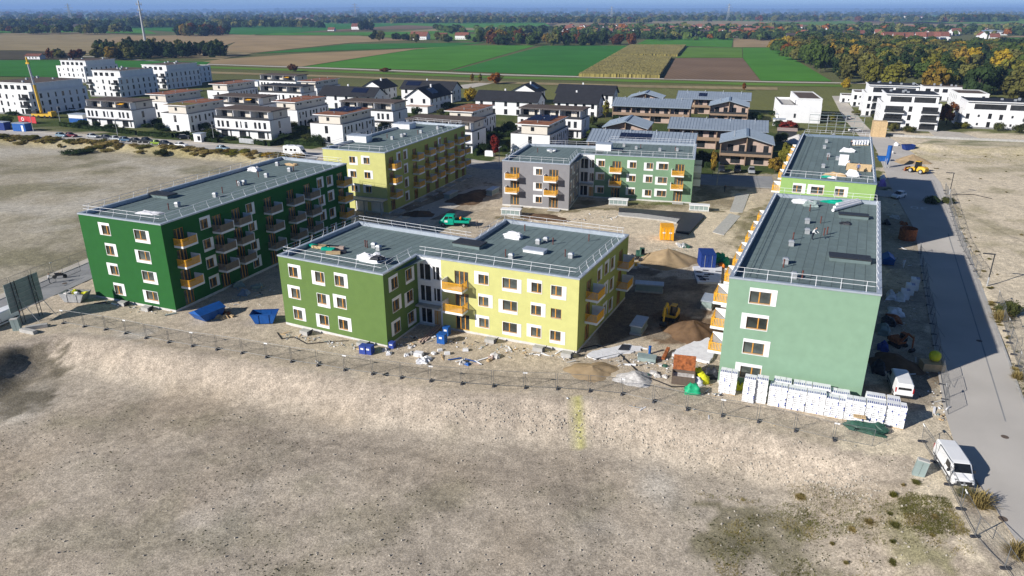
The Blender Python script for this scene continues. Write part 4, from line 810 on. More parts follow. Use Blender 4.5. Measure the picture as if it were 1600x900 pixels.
blk('white apartment house third from the left edge, behind the terraced rows', 262,140,19,26,3, group=LW, seed=3, balc=((15.5,18.7),)); blk('white apartment house farthest back in the left group', 136,130,22,24,3, group=LW, seed=4); blk('low white apartment house at the right end of the left group', 298,131,8,18,3, group=LW, seed=5, pent=False)
# right group
p = at(1281,194); o = thing('white_studio_house', 'plain white box house with roof terrace and dark planted roof, behind the leaf green block', 'house', (p.x-14.5*math.cos(HB), p.y-14.5*math.sin(HB), 0), HB+R(6))
hwall(o, rect(14.5, 27), 6.6, {0: [(5.3,2.6,.8,1.6)], 3: [(3+4*k,1.5,1.2,2.2) for k in range(6)]}, 'white_wall'); hwall(o, rect(8.6, 26.6, 5.8, .2), 9.0, {}, 'white_wall', 6.3); O('terrace_floor', MB().box(.3,.3,5.7,5.8,26.7,5.75), 'concrete', parent=o)
O('parapet', MB().box(0,0,6.6,.3,27,6.75).box(.3,0,6.6,5.8,.3,6.75), 'slab_edge', parent=o); O('roof', MB().box(5.8,.2,8.6,14.4,26.8,8.65), 'roof_brown', parent=o); O('roof_parapet', MB().box(5.75,.15,9.0,14.45,.6,9.12).box(5.75,26.4,9.0,14.45,26.85,9.12).box(5.75,.6,9.0,6.2,26.4,9.12).box(14.0,.6,9.0,14.45,26.4,9.12), 'white', parent=o); O('terrace_door', MB().box(5.72,6,5.75,5.79,7.2,7.8), 'frame_dark', parent=o)
blk('tall white apartment house with glazed top storey, front of the right group', 1463,206,19,15,3, group=RW, seed=7, balc=((1.2,7.5),(13,18.4)), glassband=True, flat='roof_slate'); blk('tall white apartment house behind the glazed one, beside the paved path', 1432,186,20,14,3, group=RW, seed=8, balc=((3,6.5),), glassband=True, flat='roof_slate')
blk('white apartment house with wide window band at the right edge', 1640,206,28,15,2, group=RW, seed=9, balc=((19,26),), glassband=True, flat='roof_slate'); blk('low white flat-roofed house behind the right group, before the wood', 1527,161,24,12,1, group=RW, seed=10, pent=True, glassband=False); blk('white flat house with row of narrow windows, beside the dark carports', 1541,171,12,18,2, group=RW, seed=11, pent=False)
blk('small white cubic house at the head of the paved path, right one', 1352,168,5.5,12,2, group='small white cubes by the path', pent=False, seed=12); blk('small low white house at the head of the paved path, left one', 1337,162,6.5,10,1, group='small white cubes by the path', pent=False, seed=13)
p = at(1500,190); o = thing('carport', 'dark flat carport between the right-hand apartment houses', 'carport', (p.x, p.y, 0), HB); O('roof', MB().box(0,0,2.5,16,6,2.75), 'frame_dark', parent=o)
for x in (.3,5.3,10.4,15.5): O('post', MB().box(x,.2,0,x+.16,.36,2.5), 'frame_dark', parent=o)
for i in range(4):
    p = at(1207+i*5, 196-i*8); o = thing('garden_shed', ['nearest','second','third','farthest'][i]+' of the small glazed sheds left of the plain white box house', 'shed', (p.x, p.y, 0), HB, 'glazed garden sheds'); hwall(o, rect(4.2, 3.0), 2.3, {0: [(2.1,1.2,2.8,1.4)]}, 'white_wall'); O('roof', MB().box(-.2,-.2,2.3,4.4,3.2,2.45), 'zinc', parent=o)
p = at(1232,218); o = thing('garage', 'dark timber-clad garage with rubble beside the leaf green block', 'garage', (p.x-4, p.y, 0), HB); hwall(o, rect(6,6), 3.0, {}, 'frame_dark'); O('roof', MB().box(-.2,-.2,3.0,6.2,6.2,3.15), 'larch_pink', parent=o)
# ------------------------------------------------------------------ trees
def leafmat(name, col, var=.35): return mat(name, col, 1, var=var, scale=.55, spec=.05, rnd=.22, trans=.35)
LEAF = dict(dark=(.042,.068,.024), green=(.085,.125,.03), olive=(.16,.155,.045), lime=(.21,.20,.035), yellow=(.42,.30,.03), gold=(.32,.215,.04), orange=(.26,.10,.02), rust=(.15,.06,.022), red=(.2,.03,.022), bush=(.075,.085,.028), dry=(.36,.28,.11), straw=(.26,.215,.075))
for k, v in LEAF.items(): leafmat('leaf_'+k, v)
def crown_mesh(seed, shape='round', clumps=46, per=34, leaf=.36, mat_='leaf_green'):
    """unit crown (radius 1, base z=0, height ~2.2) of many small leaf faces in clumps, gaps between"""
    rs = np.random.RandomState(seed); V = []; k = 0
    nrm = lambda a: a/np.linalg.norm(a, axis=-1, keepdims=True)
    cs = []
    while len(cs) < clumps:
        p = rs.uniform(-1, 1, 3); r = np.linalg.norm(p)
        if r > 1 or r < .45: continue
        if shape == 'cone': z = (p[2]+1)/2; f = 1.05-z*.95; q = np.array([p[0]*f, p[1]*f, z*2.9])
        elif shape == 'tall': q = np.array([p[0]*.62, p[1]*.62, (p[2]+1)*1.45])
        elif shape == 'bush': q = np.array([p[0], p[1], (p[2]*.55+.55)*.8])
        else: q = np.array([p[0]*(1+.25*np.sin(seed)), p[1], (p[2]+1)*1.05+.12*np.sin(5*p[0]+seed)])
        cs.append(q)
    if shape == 'tuft':
        n = 420; a = rs.uniform(0,6.283,n); el = rs.uniform(.35,1.5,n); l = rs.uniform(.5,1.15,n); r0 = rs.uniform(0,.45,n); a0 = rs.uniform(0,6.283,n)
        b0 = np.stack([np.cos(a0)*r0, np.sin(a0)*r0, np.zeros(n)], 1); d = np.stack([np.cos(a)*np.cos(el), np.sin(a)*np.cos(el), np.sin(el)], 1); sd = np.stack([-np.sin(a), np.cos(a), np.zeros(n)], 1)*.02
        mid = b0+d*l[:,None]*.6; tip = b0+d*l[:,None]+np.array([0,0,-.12])*l[:,None]; V = [np.stack([b0-sd, b0+sd, mid+sd, mid-sd], 1).reshape(-1,3), np.stack([mid-sd, mid+sd, tip+sd*.6, tip-sd*.6], 1).reshape(-1,3)]; cs = []
    ctr = np.array([0,0,1.0 if shape != 'cone' else 1.2])
    for q in cs:
        rad = rs.uniform(.22,.42); d = nrm(rs.normal(size=(per,3))); pos = q+d*rad*rs.uniform(.55,1.0,(per,1))
        n = nrm(d*.8+nrm(pos-ctr)*.5+rs.normal(size=(per,3))*.45); a = nrm(np.cross(n, rs.normal(size=(per,3)))); b = np.cross(n, a); s = leaf*.5*rs.uniform(.45,1.0,(per,1))
        V.append(np.stack([pos-a*s-b*s*.7, pos+a*s-b*s*.5, pos+a*s*.8+b*s, pos-a*s*.6+b*s*.8], 1).reshape(-1,3))
    V = np.concatenate(V); nq = len(V)//4; me = bpy.data.meshes.new('crown'); me.vertices.add(len(V)); me.vertices.foreach_set('co', V.ravel()); me.loops.add(len(V)); me.loops.foreach_set('vertex_index', np.arange(len(V)))
    me.polygons.add(nq); me.polygons.foreach_set('loop_start', np.arange(0, len(V), 4)); me.polygons.foreach_set('loop_total', np.full(nq, 4)); me.update(); me.materials.append(M[mat_]); return me
CR = {}
def crown(kind, shape, seed):
    k = (kind, shape, seed)
    if k not in CR:
        cl, pe, lf = (46, 36, .30) if shape == 'round' else (40, 60, .15) if shape == 'bush' else (34, 26, .34) if shape != 'cone' else (44, 30, .32)
        CR[k] = crown_mesh(hash(k[1])*0+seed*13+len(kind)*7+len(shape), shape, cl, pe, lf, 'leaf_'+kind)
    return CR[k]
TRUNK = {}
def trunk(shape):
    if shape not in TRUNK:
        mb = MB(); mb.tube((0,0,-.1),(0,0,.55),.075,7,0,.05).tube((0,0,.55),(.03,.02,1.15),.05,6,0,.02)
        for i in range(5): a = i*1.3; z = .35+.13*i; mb.tube((0,0,z),(math.cos(a)*.45, math.sin(a)*.45, z+.4),.028,5,0,.01)
        TRUNK[shape] = mb.mesh('trunk', 'bark')
    return TRUNK[shape]
TREES = [0]
def tree(lab, x, y, h, rad, kind, shape='round', group=None, z=0., stem=.18, name='tree', seed=None, cat='tree'):
    sd = (TREES[0] % 5) if seed is None else seed; TREES[0] += 1; rr = random.Random(TREES[0])
    o = thing(name, lab, cat, (x, y, z), rr.uniform(0, 6.28), group); hc = h*(1-stem)
    base = 2.1 if shape == 'round' else 2.9 if shape in ('cone','tall') else 1.25
    c_ = O('crown', crown(kind, shape, sd), parent=o, loc=(0,0,h*stem)); c_.scale = (rad*rr.uniform(.9,1.1), rad*rr.uniform(.9,1.1), hc/base)
    if shape == 'tuft': O('stem', trunk('b'), parent=o).scale = (rad*.15, rad*.15, h*.4)
    elif shape != 'bush': t = O('trunk', trunk(shape), parent=o); t.scale = (rad*.75, rad*.75, h*.62)
    else: t = O('stem', trunk('b'), parent=o); t.scale = (rad*.35, rad*.35, h*.5)
    return o
rt5 = random.Random(11)
def scatter(poly, n, mind, rnd, tries=6000):
    P = []; xs = [p[0] for p in poly]; ys = [p[1] for p in poly]
    for _ in range(tries):
        x, y = rnd.uniform(min(xs), max(xs)), rnd.uniform(min(ys), max(ys))
        if not inpoly(np.array([x]), np.array([y]), poly)[0]: continue
        if all((x-a)**2+(y-b)**2 > mind*mind for a, b in P): P.append((x, y))
        if len(P) >= n: break
    return P
def visfirst(P): return sorted(P, key=lambda p: p[0]**2+p[1]**2)
# the autumn wood on the right
WOOD = [P2(1300,129), P2(1400,142), P2(1500,158), P2(1700,185), (470,360), (560,640), P2(1620,78), P2(1480,80), P2(1380,70), P2(1290,66), P2(1210,74), P2(1207,84), P2(1250,108)]
kinds = ['olive','green','dark','lime','gold','yellow','olive','green','lime','rust','green','olive','dark','lime','yellow','gold','dark','olive']
WL = dict(olive='olive', green='green', dark='dark green', lime='yellow-green', gold='golden brown', yellow='bright yellow', orange='orange', rust='rust brown')
for i, (x, y) in enumerate((lambda P: P[:145])(WP := visfirst(scatter(WOOD, 420, 8.4, rt5, 9000)))):
    right = x/y > .42; k = rt5.choice(kinds if right else ['dark','dark','green','olive','green','dark','olive','gold']); h = rt5.uniform(11,16.5) if right else rt5.uniform(13,19)
    tree(f'{WL[k]} broadleaf tree among its neighbours in the autumn wood at the right', x, y, h, rt5.uniform(4.4,6.6), k, 'round', f'{WL[k]} trees of the autumn wood')
for u, v, k, h in ((1230,89,'orange',11),(1328,118,'gold',11),(1322,116,'gold',8)):
    p = at(u, v); tree(f'{"orange" if k=="orange" else "golden"} tree at the field edge of the autumn wood', p.x, p.y, h, 5, k, 'round', 'bright trees at the wood edge')
WREST = WP[145:]
def belt(px, n, mind, hs, kd, lab, grp, rads=(4,6), shape='round'):
    for x, y in visfirst(scatter([P2(*q) for q in px], n, mind, rt5)):
        k = rt5.choice(kd); tree(lab, x, y, rt5.uniform(*hs), rt5.uniform(*rads), k, shape, grp, stem=.07)
belt([(150,91),(180,94),(345,90),(348,84),(200,82),(148,84)], 42, 6.4, (10,14), ['dark','dark','dark','olive'], 'dark tree of the long copse below the radio mast', 'trees of the copse by the mast')
for u, v, k in ((160,90,'lime'),(176,94,'gold'),(206,95,'olive')): p = at(u, v); tree('lighter autumn tree at the left end of the copse by the mast', p.x, p.y, 11, 5, k, 'round', 'light trees of the mast copse')
belt([(62,93),(70,88),(128,90),(130,94)], 8, 7, (5,9), ['dark','olive','rust'], 'dark shrubby tree beside the small white farm shed', 'shrubs by the farm shed', (3,4.5))
belt([(276,57),(276,53.5),(358,53),(356,57)], 14, 15, (14,20), ['rust','olive','dark','gold'], 'tree of the brownish copse in the middle of the fields', 'trees of the far brown copse', (7,10))
belt([(735,71),(760,62),(990,68),(992,72)], 44, 10, (11,17), ['dark','green','olive','dark','gold','rust','green'], 'tree of the long belt behind the bright green fields', 'trees of the belt behind the green fields', (5,7.5))
belt([(560,66),(590,58),(760,62),(745,67)], 16, 12, (6,12), ['dark','green','dark','olive'], 'tree around the red-roofed farm beyond the fields', 'trees around the farm', (4,6))
belt([(560,49),(562,46),(592,46),(592,49)], 7, 14, (16,22), ['dark','green'], 'dark tree beside the lone far farmhouse', 'trees beside the lone farmhouse', (8,11), 'tall')
# ---- trees and shrubs between the houses
for i, (u, v, k, h, r_, lab) in enumerate([(775,131,'orange',6,4,'round orange-leaved tree at the end of the winding path'),(738,129,'gold',5,1.6,'slim golden young tree left of the winding path'),(750,129,'lime',5,1.6,'slim lime young tree right beside the golden one'),(458,112,'rust',5,3,'small brown tree on the farm track'),(602,113,'rust',3,3,'low brown bush on the farm track'),(1162,142,'orange',4,1.4,'small orange sapling on the meadow edge'),
  (774,245,'red',6.5,1.7,'slim red tree beside the grey wing'),(946,185,'lime',7,1.7,'slim yellow-green poplar beside the dark-roofed house'),(735,160,'yellow',6,2.6,'yellow tree behind the rust-roofed townhouse'),(1321,141,'yellow',6,2.4,'yellow tree on the paved path towards the meadow'),(1535,196,'lime',8,3,'yellow-green tree beside the carports'),(1545,199,'orange',6.5,2.8,'orange tree beside the carports'),(1478,195,'rust',8,3,'dark red tree between the right-hand apartment houses'),(1300,195,'lime',4,1.6,'small lime tree in front of the plain white box house'),(1232,203,'red',3,2.5,'low red shrub beside the rubble heap'),(1227,262,'lime',6,2.2,'lime shrub beside the balconies of the leaf green block'),(1113,275,'gold',6.5,1.0,'narrow golden column tree beside the parked cars'),(1210,270,'gold',4,2,'golden shrub right of the court carport')]):
    p = at(u, v); tree(lab, p.x, p.y, h, r_, k, 'tall' if r_ < 2 else 'round')
hr = random.Random(3); HS = [(470,205),(500,222),(560,215),(545,208),(330,214),(360,195),(310,195),(250,205),(235,190),(455,200),(600,205),(640,195),(650,180),(690,180),(705,190),(755,215),(780,210),(795,205),(775,222),(800,218),(745,232),(885,205),(940,200),(925,195),(860,180),(845,172),(1025,190),(1000,180),(1095,190),(1180,190),(1215,200),(1220,225),(1090,255),(1110,252),(965,190),(700,170),(620,160),(525,200),(130,200),(10,195),(20,180),(100,160),(170,165),(275,160),(150,190),(1370,185),(1395,205),(1420,207),(1500,200),(1560,205),(1590,208),(1340,180),(1350,165),(1420,206),(1290,190),(1210,180)]
for i, (u, v) in enumerate(HS):
    p = at(u, v); tree('dark garden shrub between the white houses' if u < 1250 else 'garden shrub before the right-hand apartment houses', p.x, p.y, hr.uniform(1.8,4.2), hr.uniform(1.6,2.8), hr.choice(['dark','dark','green','bush'] if u < 1250 else ['lime','olive','gold','rust','bush']), 'bush', 'dark garden shrubs between the white houses' if u < 1250 else 'garden shrubs at the right', name='shrub', cat='shrub')
for (x, y) in GARDEN: tree('dark garden shrub between the white houses', x, y, hr.uniform(1.4,3.2), hr.uniform(1.3,2.4), hr.choice(['dark','dark','green','bush','dark']), 'bush', 'dark garden shrubs between the white houses', name='shrub', cat='shrub')
# clipped hedges along the street
def hedge(a, b, lab, w=1.1, h=1.5, k='dark'):
    A, B = at(*a), at(*b); d = B-A; L_ = d.length; n = int(L_*34); rs = np.random.RandomState(int(a[0])); mb = MB()
    mb.box(.1,-w*.4,0,L_-.1,w*.4,h*.9)
    for i in range(n):
        f = rs.randint(3); p = [rs.uniform(0,L_), rs.uniform(-w/2,w/2), rs.uniform(.1,h)]
        if f == 0: p[1] = -w/2+rs.uniform(0,.1)
        elif f == 1: p[2] = h-rs.uniform(0,.12)
        else: p[1] = w/2-rs.uniform(0,.1)
        mb.obox(p, (.28,.24,.03), rs.uniform(0,6), 0, rs.uniform(0,3), rs.uniform(0,3))
    o = thing('hedge', lab, 'hedge', (A.x, A.y, 0), math.atan2(d.y, d.x), 'clipped hedges along the street'); O('foliage', mb, 'leaf_'+k, parent=o)
for a, b, lab in [((95,197),(213,211),'long clipped hedge before the leftmost terraced row'),((216,212),(270,215),'clipped hedge left of the moss-roofed townhouse'),((272,215),(296,211),'short hedge at the corner by the dark parked car'),((300,219),(342,224),'tall clipped hedge beside the garden shed'),((374,221),(416,228),'hedge before the fenced terraced row'),((420,229),(478,208),'hedge running back beside the fenced terraced row'),((445,226),(505,229),'hedge behind the motorhome'),((742,244),(755,232),'yellowish hedge beside the brown-roofed row'),((1100,262),(1125,262),'low hedge beside the timber house carport')]: hedge(a, b, lab)
# dry shrubs on the bank above the left lot
for i in range(150):
    x = hr.uniform(-205,-62); y = BR(x)-5.2-abs(hr.gauss(0,2.4)); k = hr.choice(['dry','dry','straw','olive','straw']) if x < -88 else hr.choice(['dry','gold','olive','lime'])
    tree('dry tuft of scrub on the bank below the parked cars', x, y, hr.uniform(.6,1.6), hr.uniform(.8,1.9), k, 'bush', 'scrub tufts on the bank', z=gz(x, y)-.05, name='scrub', cat='shrub')
p = at(120,240,-1.8); tree('dark low bush alone at the foot of the left bank', p.x, p.y, 1.6, 4.2, 'dark', 'bush', z=-1.9, name='shrub', cat='shrub'); p = at(252,240,-1); tree('round green bush on the bank below the white parked car', p.x, p.y, 2.2, 2.0, 'bush', 'bush', z=-1.6, name='shrub', cat='shrub')
# weeds on the near mound and along the right road
for i in range(70):
    if i < 14: u, v = hr.gauss(1390,70), hr.uniform(745,905)
    elif i < 48: t = hr.random(); u, v = 1478+115*t+hr.gauss(0,5), 300+280*t+hr.gauss(0,9)
    else: u, v = hr.uniform(1420,1610), hr.uniform(225,470)
    if i < 14 and (v-740) < (u-1430)*.9-60: continue
    p = gat(u, v)
    if inpoly(np.array([p.x]), np.array([p.y]), RROAD)[0]: continue
    tree('weed tuft on bare ground', p.x, p.y, hr.uniform(.2,.5), hr.uniform(.25,.65), hr.choice(['straw','dry','olive','straw']), 'tuft', 'weed tufts on bare ground', z=p.z-.04, name='weed', cat='weed')
for u, v, r_, k, lab in [(1530,790,1.5,'dry','tall dry bush between the near road fence posts'),(1505,775,1.0,'olive','low green bush behind the near white van'),(1590,870,1.3,'dry','dry bush beside the lowest fence foot'),(1575,490,1.7,'bush','bush beside the bare road branch at the right'),(1563,500,1.5,'dry','pale dry bush beside the bare road branch'),(1455,318,1.6,'dark','dark bush behind the yellow loader'),(1480,318,1.4,'bush','bush next to the far street lamp'),(1590,592,1.0,'dry','dry shrub on the right road verge'),(1395,775,.5,'lime','small fresh green tuft on the near mound')]:
    p = gat(u, v); tree(lab, p.x, p.y, r_*1.3, r_, k, 'tuft' if k in ('dry','olive','lime') else 'bush', z=p.z-.05, name='shrub', cat='shrub', stem=.02)
# grass-like weeds on the pit floor: nobody could count them
mb = MB(); gr = np.random.RandomState(9); npt = 5200
gu = gr.uniform(0,1600,npt); gv = 640+260*gr.uniform(0,1,npt)**.8
for u, v in zip(gu, gv):
    dens = .25+.75*((u > 1080) & (v > 740)) if u > 500 else .5
    if gr.rand() > dens: continue
    p = at(u, v, -2.6)
    if not inpoly(np.array([p.x]), np.array([p.y]), PIT)[0] or fbm(np.array([p.x*.16+11]), np.array([p.y*.16+5]), 4)[0] < .5: continue
    z = gz(p.x, p.y)
    for q in range(3): a = gr.uniform(0,6.28); s = gr.uniform(.04,.12); hh = gr.uniform(.03,.1); c_, d_ = math.cos(a)*s, math.sin(a)*s; mb.add([(p.x-c_,p.y-d_,z-.02),(p.x+c_,p.y+d_,z-.02),(p.x+d_*.7,p.y+c_*.7,z+hh)], [(0,1,2)])
tag(O('pit_weeds', mb, 'leaf_bush'), 'sparse low weeds over the pit floor', 'weeds', kind='stuff')
mat('pebble', (.38,.345,.29), .95, var=.2, scale=2)
# wiry grass on the near mound and the verges
def grass(name, lab, regions, n, hh, seed, mats):
    r = np.random.RandomState(seed); mb = MB()
    for i in range(n):
        q = regions[r.randint(len(regions))]; s, t = r.rand(), r.rand(); u = (q[0][0]*(1-s)+q[1][0]*s)*(1-t)+(q[3][0]*(1-s)+q[2][0]*s)*t; v = (q[0][1]*(1-s)+q[1][1]*s)*(1-t)+(q[3][1]*(1-s)+q[2][1]*s)*t
        p = gat(u, v)
        if fbm(np.array([p.x*.35+7]), np.array([p.y*.35+2]), 3)[0] < .47+.12*r.rand() or inpoly(np.array([p.x]), np.array([p.y]), RROAD)[0]: continue
        m_ = int(fbm(np.array([p.x*.5+50]), np.array([p.y*.5]), 2)[0] > .5)
        for k in range(5): a = r.uniform(0,6.28); l = hh*r.uniform(.4,1.1); w_ = .022; dx, dy = math.cos(a), math.sin(a); x, y = p.x+r.normal()*.12, p.y+r.normal()*.12; mb.add([(x-dy*w_,y+dx*w_,p.z-.02),(x+dy*w_,y-dx*w_,p.z-.02),(x+dx*l*.7,y+dy*l*.7,p.z+l*.7)], [(0,1,2)], m_)
    tag(O(name, mb, mats), lab, 'grass', kind='stuff')
grass('mound_grass', 'wiry grass on the near mound beside the van', [[(1230,760),(1420,740),(1560,905),(1280,905)],[(1090,770),(1260,790),(1340,905),(1120,905)],[(1380,720),(1450,735),(1520,840),(1420,830)]], 9000, .2, 31, ['leaf_straw','leaf_olive'])
grass('verge_grass', 'rough grass along the right road verge', [[(1470,300),(1490,300),(1545,450),(1520,450)],[(1535,470),(1580,470),(1612,640),(1580,640)],[(1400,228),(1600,232),(1620,262),(1430,255)]], 4200, .3, 32, ['leaf_straw','leaf_bush'])
grass('court_grass', 'young grass before the sage wing', [[(900,325),(1085,312),(1080,322),(905,333)],[(985,302),(1088,306),(1085,318),(980,314)],[(1150,345),(1200,315),(1185,370),(1150,400)]], 2600, .2, 33, ['leaf_bush','leaf_green'])
# stones on pit floor and embankment
mb = MB(); 
for i in range(3600):
    if i < 1800: t = gr.rand(); k = min(int((.45+.55*t)*13), 12); a, b = FEET[k+1], FEET[min(k+2, 14)]; f = gr.rand(); u, v = a[0]+(b[0]-a[0])*f, a[1]+(b[1]-a[1])*f+gr.normal(62+.03*(a[0]-700),7)
    elif i < 2150: u, v = gr.uniform(1150,1500), gr.uniform(700,900)
    else: u, v = gr.uniform(0,1500), gr.uniform(640,900)
    p = gat(u, v) if i % 2 == 0 else at(u, v, -2.5)
    if i % 2: p.z = gz(p.x, p.y)
    if inpoly(np.array([p.x]), np.array([p.y]), RROAD)[0]: continue
    s = .03+.09*gr.rand()**4; mb.obox((p.x, p.y, p.z+s*.3), (s*2,s*1.5,s*1.2), gr.uniform(0,6), 0, gr.uniform(-.4,.4), gr.uniform(-.4,.4), .6)
tag(O('stones', mb, 'pebble'), 'loose stones scattered over the pit and its bank', 'stones', kind='stuff')
# ------------------------------------------------------------------ far woods, hills, village
def woods(name, lab, rows, seed, mats=('leaf_dark','leaf_olive','leaf_rust','leaf_green'), k=46, pts=None, pr=(.5,.32,.04,.14), ls=.34):
    rs = np.random.RandomState(seed); V = []; MI = []
    for (d0, d1, x0, x1, n, h0, h1) in rows:
        for i in range(n):
            y = rs.uniform(d0, d1); x = rs.uniform(x0, x1)*y
            if pts: x, y = pts[i]
            h = rs.uniform(h0, h1); r = h*rs.uniform(.4,.75); mi = rs.choice(len(mats), p=pr)
            d = rs.normal(size=(k,3)); d /= np.linalg.norm(d, axis=1, keepdims=True); d[:,2] = np.abs(d[:,2])*.9-.1; pos = np.array([x,y,h*.35])+d*np.array([r,r,h*.65])*rs.uniform(.75,1,(k,1))
            nn = d+rs.normal(size=(k,3))*.4; nn /= np.linalg.norm(nn, axis=1, keepdims=True); a = np.cross(nn, rs.normal(size=(k,3))); a /= np.linalg.norm(a, axis=1, keepdims=True); b = np.cross(nn, a); s = r*ls*rs.uniform(.6,1.2,(k,1))
            V.append(np.stack([pos-a*s-b*s, pos+a*s-b*s, pos+a*s+b*s, pos-a*s+b*s], 1).reshape(-1,3)); MI += [mi]*k
    V = np.concatenate(V); nq = len(V)//4; me = bpy.data.meshes.new(name); me.vertices.add(len(V)); me.vertices.foreach_set('co', V.ravel()); me.loops.add(len(V)); me.loops.foreach_set('vertex_index', np.arange(len(V)))
    me.polygons.add(nq); me.polygons.foreach_set('loop_start', np.arange(0, len(V), 4)); me.polygons.foreach_set('loop_total', np.full(nq, 4)); me.polygons.foreach_set('material_index', MI); me.update()
    for m_ in mats: me.materials.append(M[m_])
    tag(O(name, me), lab, 'woods', kind='stuff')
woods('far_woods', 'far bands of woodland along the horizon', [(1850,2150,-.8,-.25,330,14,22),(2500,2900,-.25,.18,330,14,22),(2900,3600,-.9,.9,700,14,24),(4200,5200,-.9,.9,700,16,26),(6200,8000,-.9,.9,800,18,34),(9500,12500,-.9,.9,800,22,44),(15000,19000,-.9,.9,600,40,90)], 4)
woods('hamlet_trees', 'trees around the far hamlet at the left', [(1330,1480,-.85,-.5,60,12,20)], 14, k=120, ls=.2)
woods('autumn_wood_interior', 'the closed interior of the autumn wood behind its front trees', [(0,1,0,0,len(WREST),12,17)], 15, ('leaf_olive','leaf_green','leaf_gold','leaf_dark','leaf_yellow','leaf_lime','leaf_rust'), 420, WREST, (.24,.28,.07,.27,.04,.08,.02), .11)
woods('village_trees', 'trees mixed among the far village houses', [(1080,1250,.12,.5,170,7,13),(1250,1500,.08,.8,300,8,15),(1500,1850,.1,.8,200,9,16),(1350,1700,-.1,.08,60,9,15),(760,900,.5,.72,90,7,12)], 8, ('leaf_dark','leaf_green','leaf_orange','leaf_olive'))
woods('hilltop_wood', 'wooded hilltop far away at the right', [(2550,2800,.56,.66,150,20,30),(2300,2420,.70,.76,20,14,20)], 6)
def hills(name, d, x0, x1, hs, seed, m):
    n = 90; rs = np.random.RandomState(seed); mb = MB(); V = []
    for j, (yy, f) in enumerate(((d*.9,0),(d*.97,.75),(d,1),(d*1.1,.4),(d*1.2,0))):
        for i in range(n): t = i/(n-1); x = (x0+(x1-x0)*t)*d; h = hs*f*(.25+fbm(np.array([t*7+seed]), np.array([j*.15]), 4)[0])*math.sin(math.pi*min(max(t,0.02),.98))**.3; V.append((x, yy, h-2))
    mb.add(V, [(j*n+i, j*n+i+1, (j+1)*n+i+1, (j+1)*n+i) for j in range(4) for i in range(n-1)]); tag(O(name, mb, m, smooth=True), kind='structure')
mat('hill', (.06,.075,.04), 1, var=.3, scale=.003); hills('hills', 21000, -1.0, 1.0, 150, 2, 'hill'); hills('hill', 2650, .54, .80, 17, 5, 'field_lime')
VH = {}
def village_house(x, y, rz, w, d, e, r_, red, lab, grp):
    k = (w, d, e, r_, red)
    if k not in VH:
        wl = MB().box(0,0,0,w,d,e).add([(0,0,e),(0,d,e),(0,d/2,r_-.1),(w,0,e),(w,d,e),(w,d/2,r_-.1)], [(2,1,0),(3,4,5)]); sl = (r_-e)/(d/2); zo = e-.5*sl
        pf = [(-.5,zo),(d/2,r_),(d+.5,zo),(d+.5,zo+.25),(d/2,r_+.25),(-.5,zo+.25)]; rf = MB().add([(-.5,a,b) for a, b in pf]+[(w+.5,a,b) for a, b in pf], [tuple(range(6))[::-1], tuple(range(6,12))]+[(i,(i+1) % 6,6+(i+1) % 6,6+i) for i in range(6)])
        wi = MB().box(.9,-.03,.9,1.9,.02,2.2)
        VH[k] = (wl.mesh('wall','white_wall'), rf.mesh('roof','tile_red' if red else 'tile_dark'), wi.mesh('window','pane_dark'))
    a, b, c_ = VH[k]; o = thing('village_house', lab, 'house', (x, y, 0), rz, grp); O('wall', a, parent=o); O('roof', b, parent=o)
    for s in range(int(w/3)): O('window', c_, parent=o, loc=(s*3,0,0))
vr = random.Random(21); VG = 'far village houses beyond the fields'; PV = []
for a, b, n in (((880,1205),(58,44),120),((1205,1560),(64,46),95)):
    for _ in range(n*3):
        if len(PV) > 200: break
        u, v = vr.uniform(*a), vr.uniform(b[1], b[0])
        if u < 1000 and v > 55: continue
        p = at(u, v)
        if any((p.x-x)**2+(p.y-y)**2 < 20**2 for x, y in PV): continue
        PV.append((p.x, p.y)); w, d = vr.choice([(12,9),(15,10),(10,9)]); red = vr.random() < .8
        village_house(p.x, p.y, R(vr.choice([-20,70,-20,-10])), w, d, vr.choice([4.5,6]), vr.choice([9,10.5]), red, 'white village house with red tiled roof among the far trees' if red else 'white village house with dark roof among the far trees', VG+(' with red roofs' if red else ' with dark roofs'))
for u, v in [(1395,64.5),(1410,64.5),(1430,64),(1441,64),(1452,63.5),(1466,63),(1380,63.5)]:
    p = at(u, v); village_house(p.x, p.y, R(-15), 13, 11, 6, 11.5, True, 'white gabled house with orange-red roof in the near row of the village', 'near row of village houses at the right')
p = at(1560,55); o = thing('farm_hall', 'long white hall with grey roof right of the red-roofed row', 'hall', (p.x-34, p.y, 0), R(-8)); hwall(o, rect(46,16), 6, {0: [(6+8*k,3,5,2.6) for k in range(5)]}, 'white_wall'); O('roof', MB().xprism([(-1,6),(-1,6.3),(23,9),(47,6.3),(47,6)], -1, 17), 'metal_roof', parent=o)
def farm(lab, u, v, w, d, e, r_, rz, red=True): p = at(u, v); village_house(p.x, p.y, rz, w, d, e, r_, red, lab, 'farm buildings in the fields')
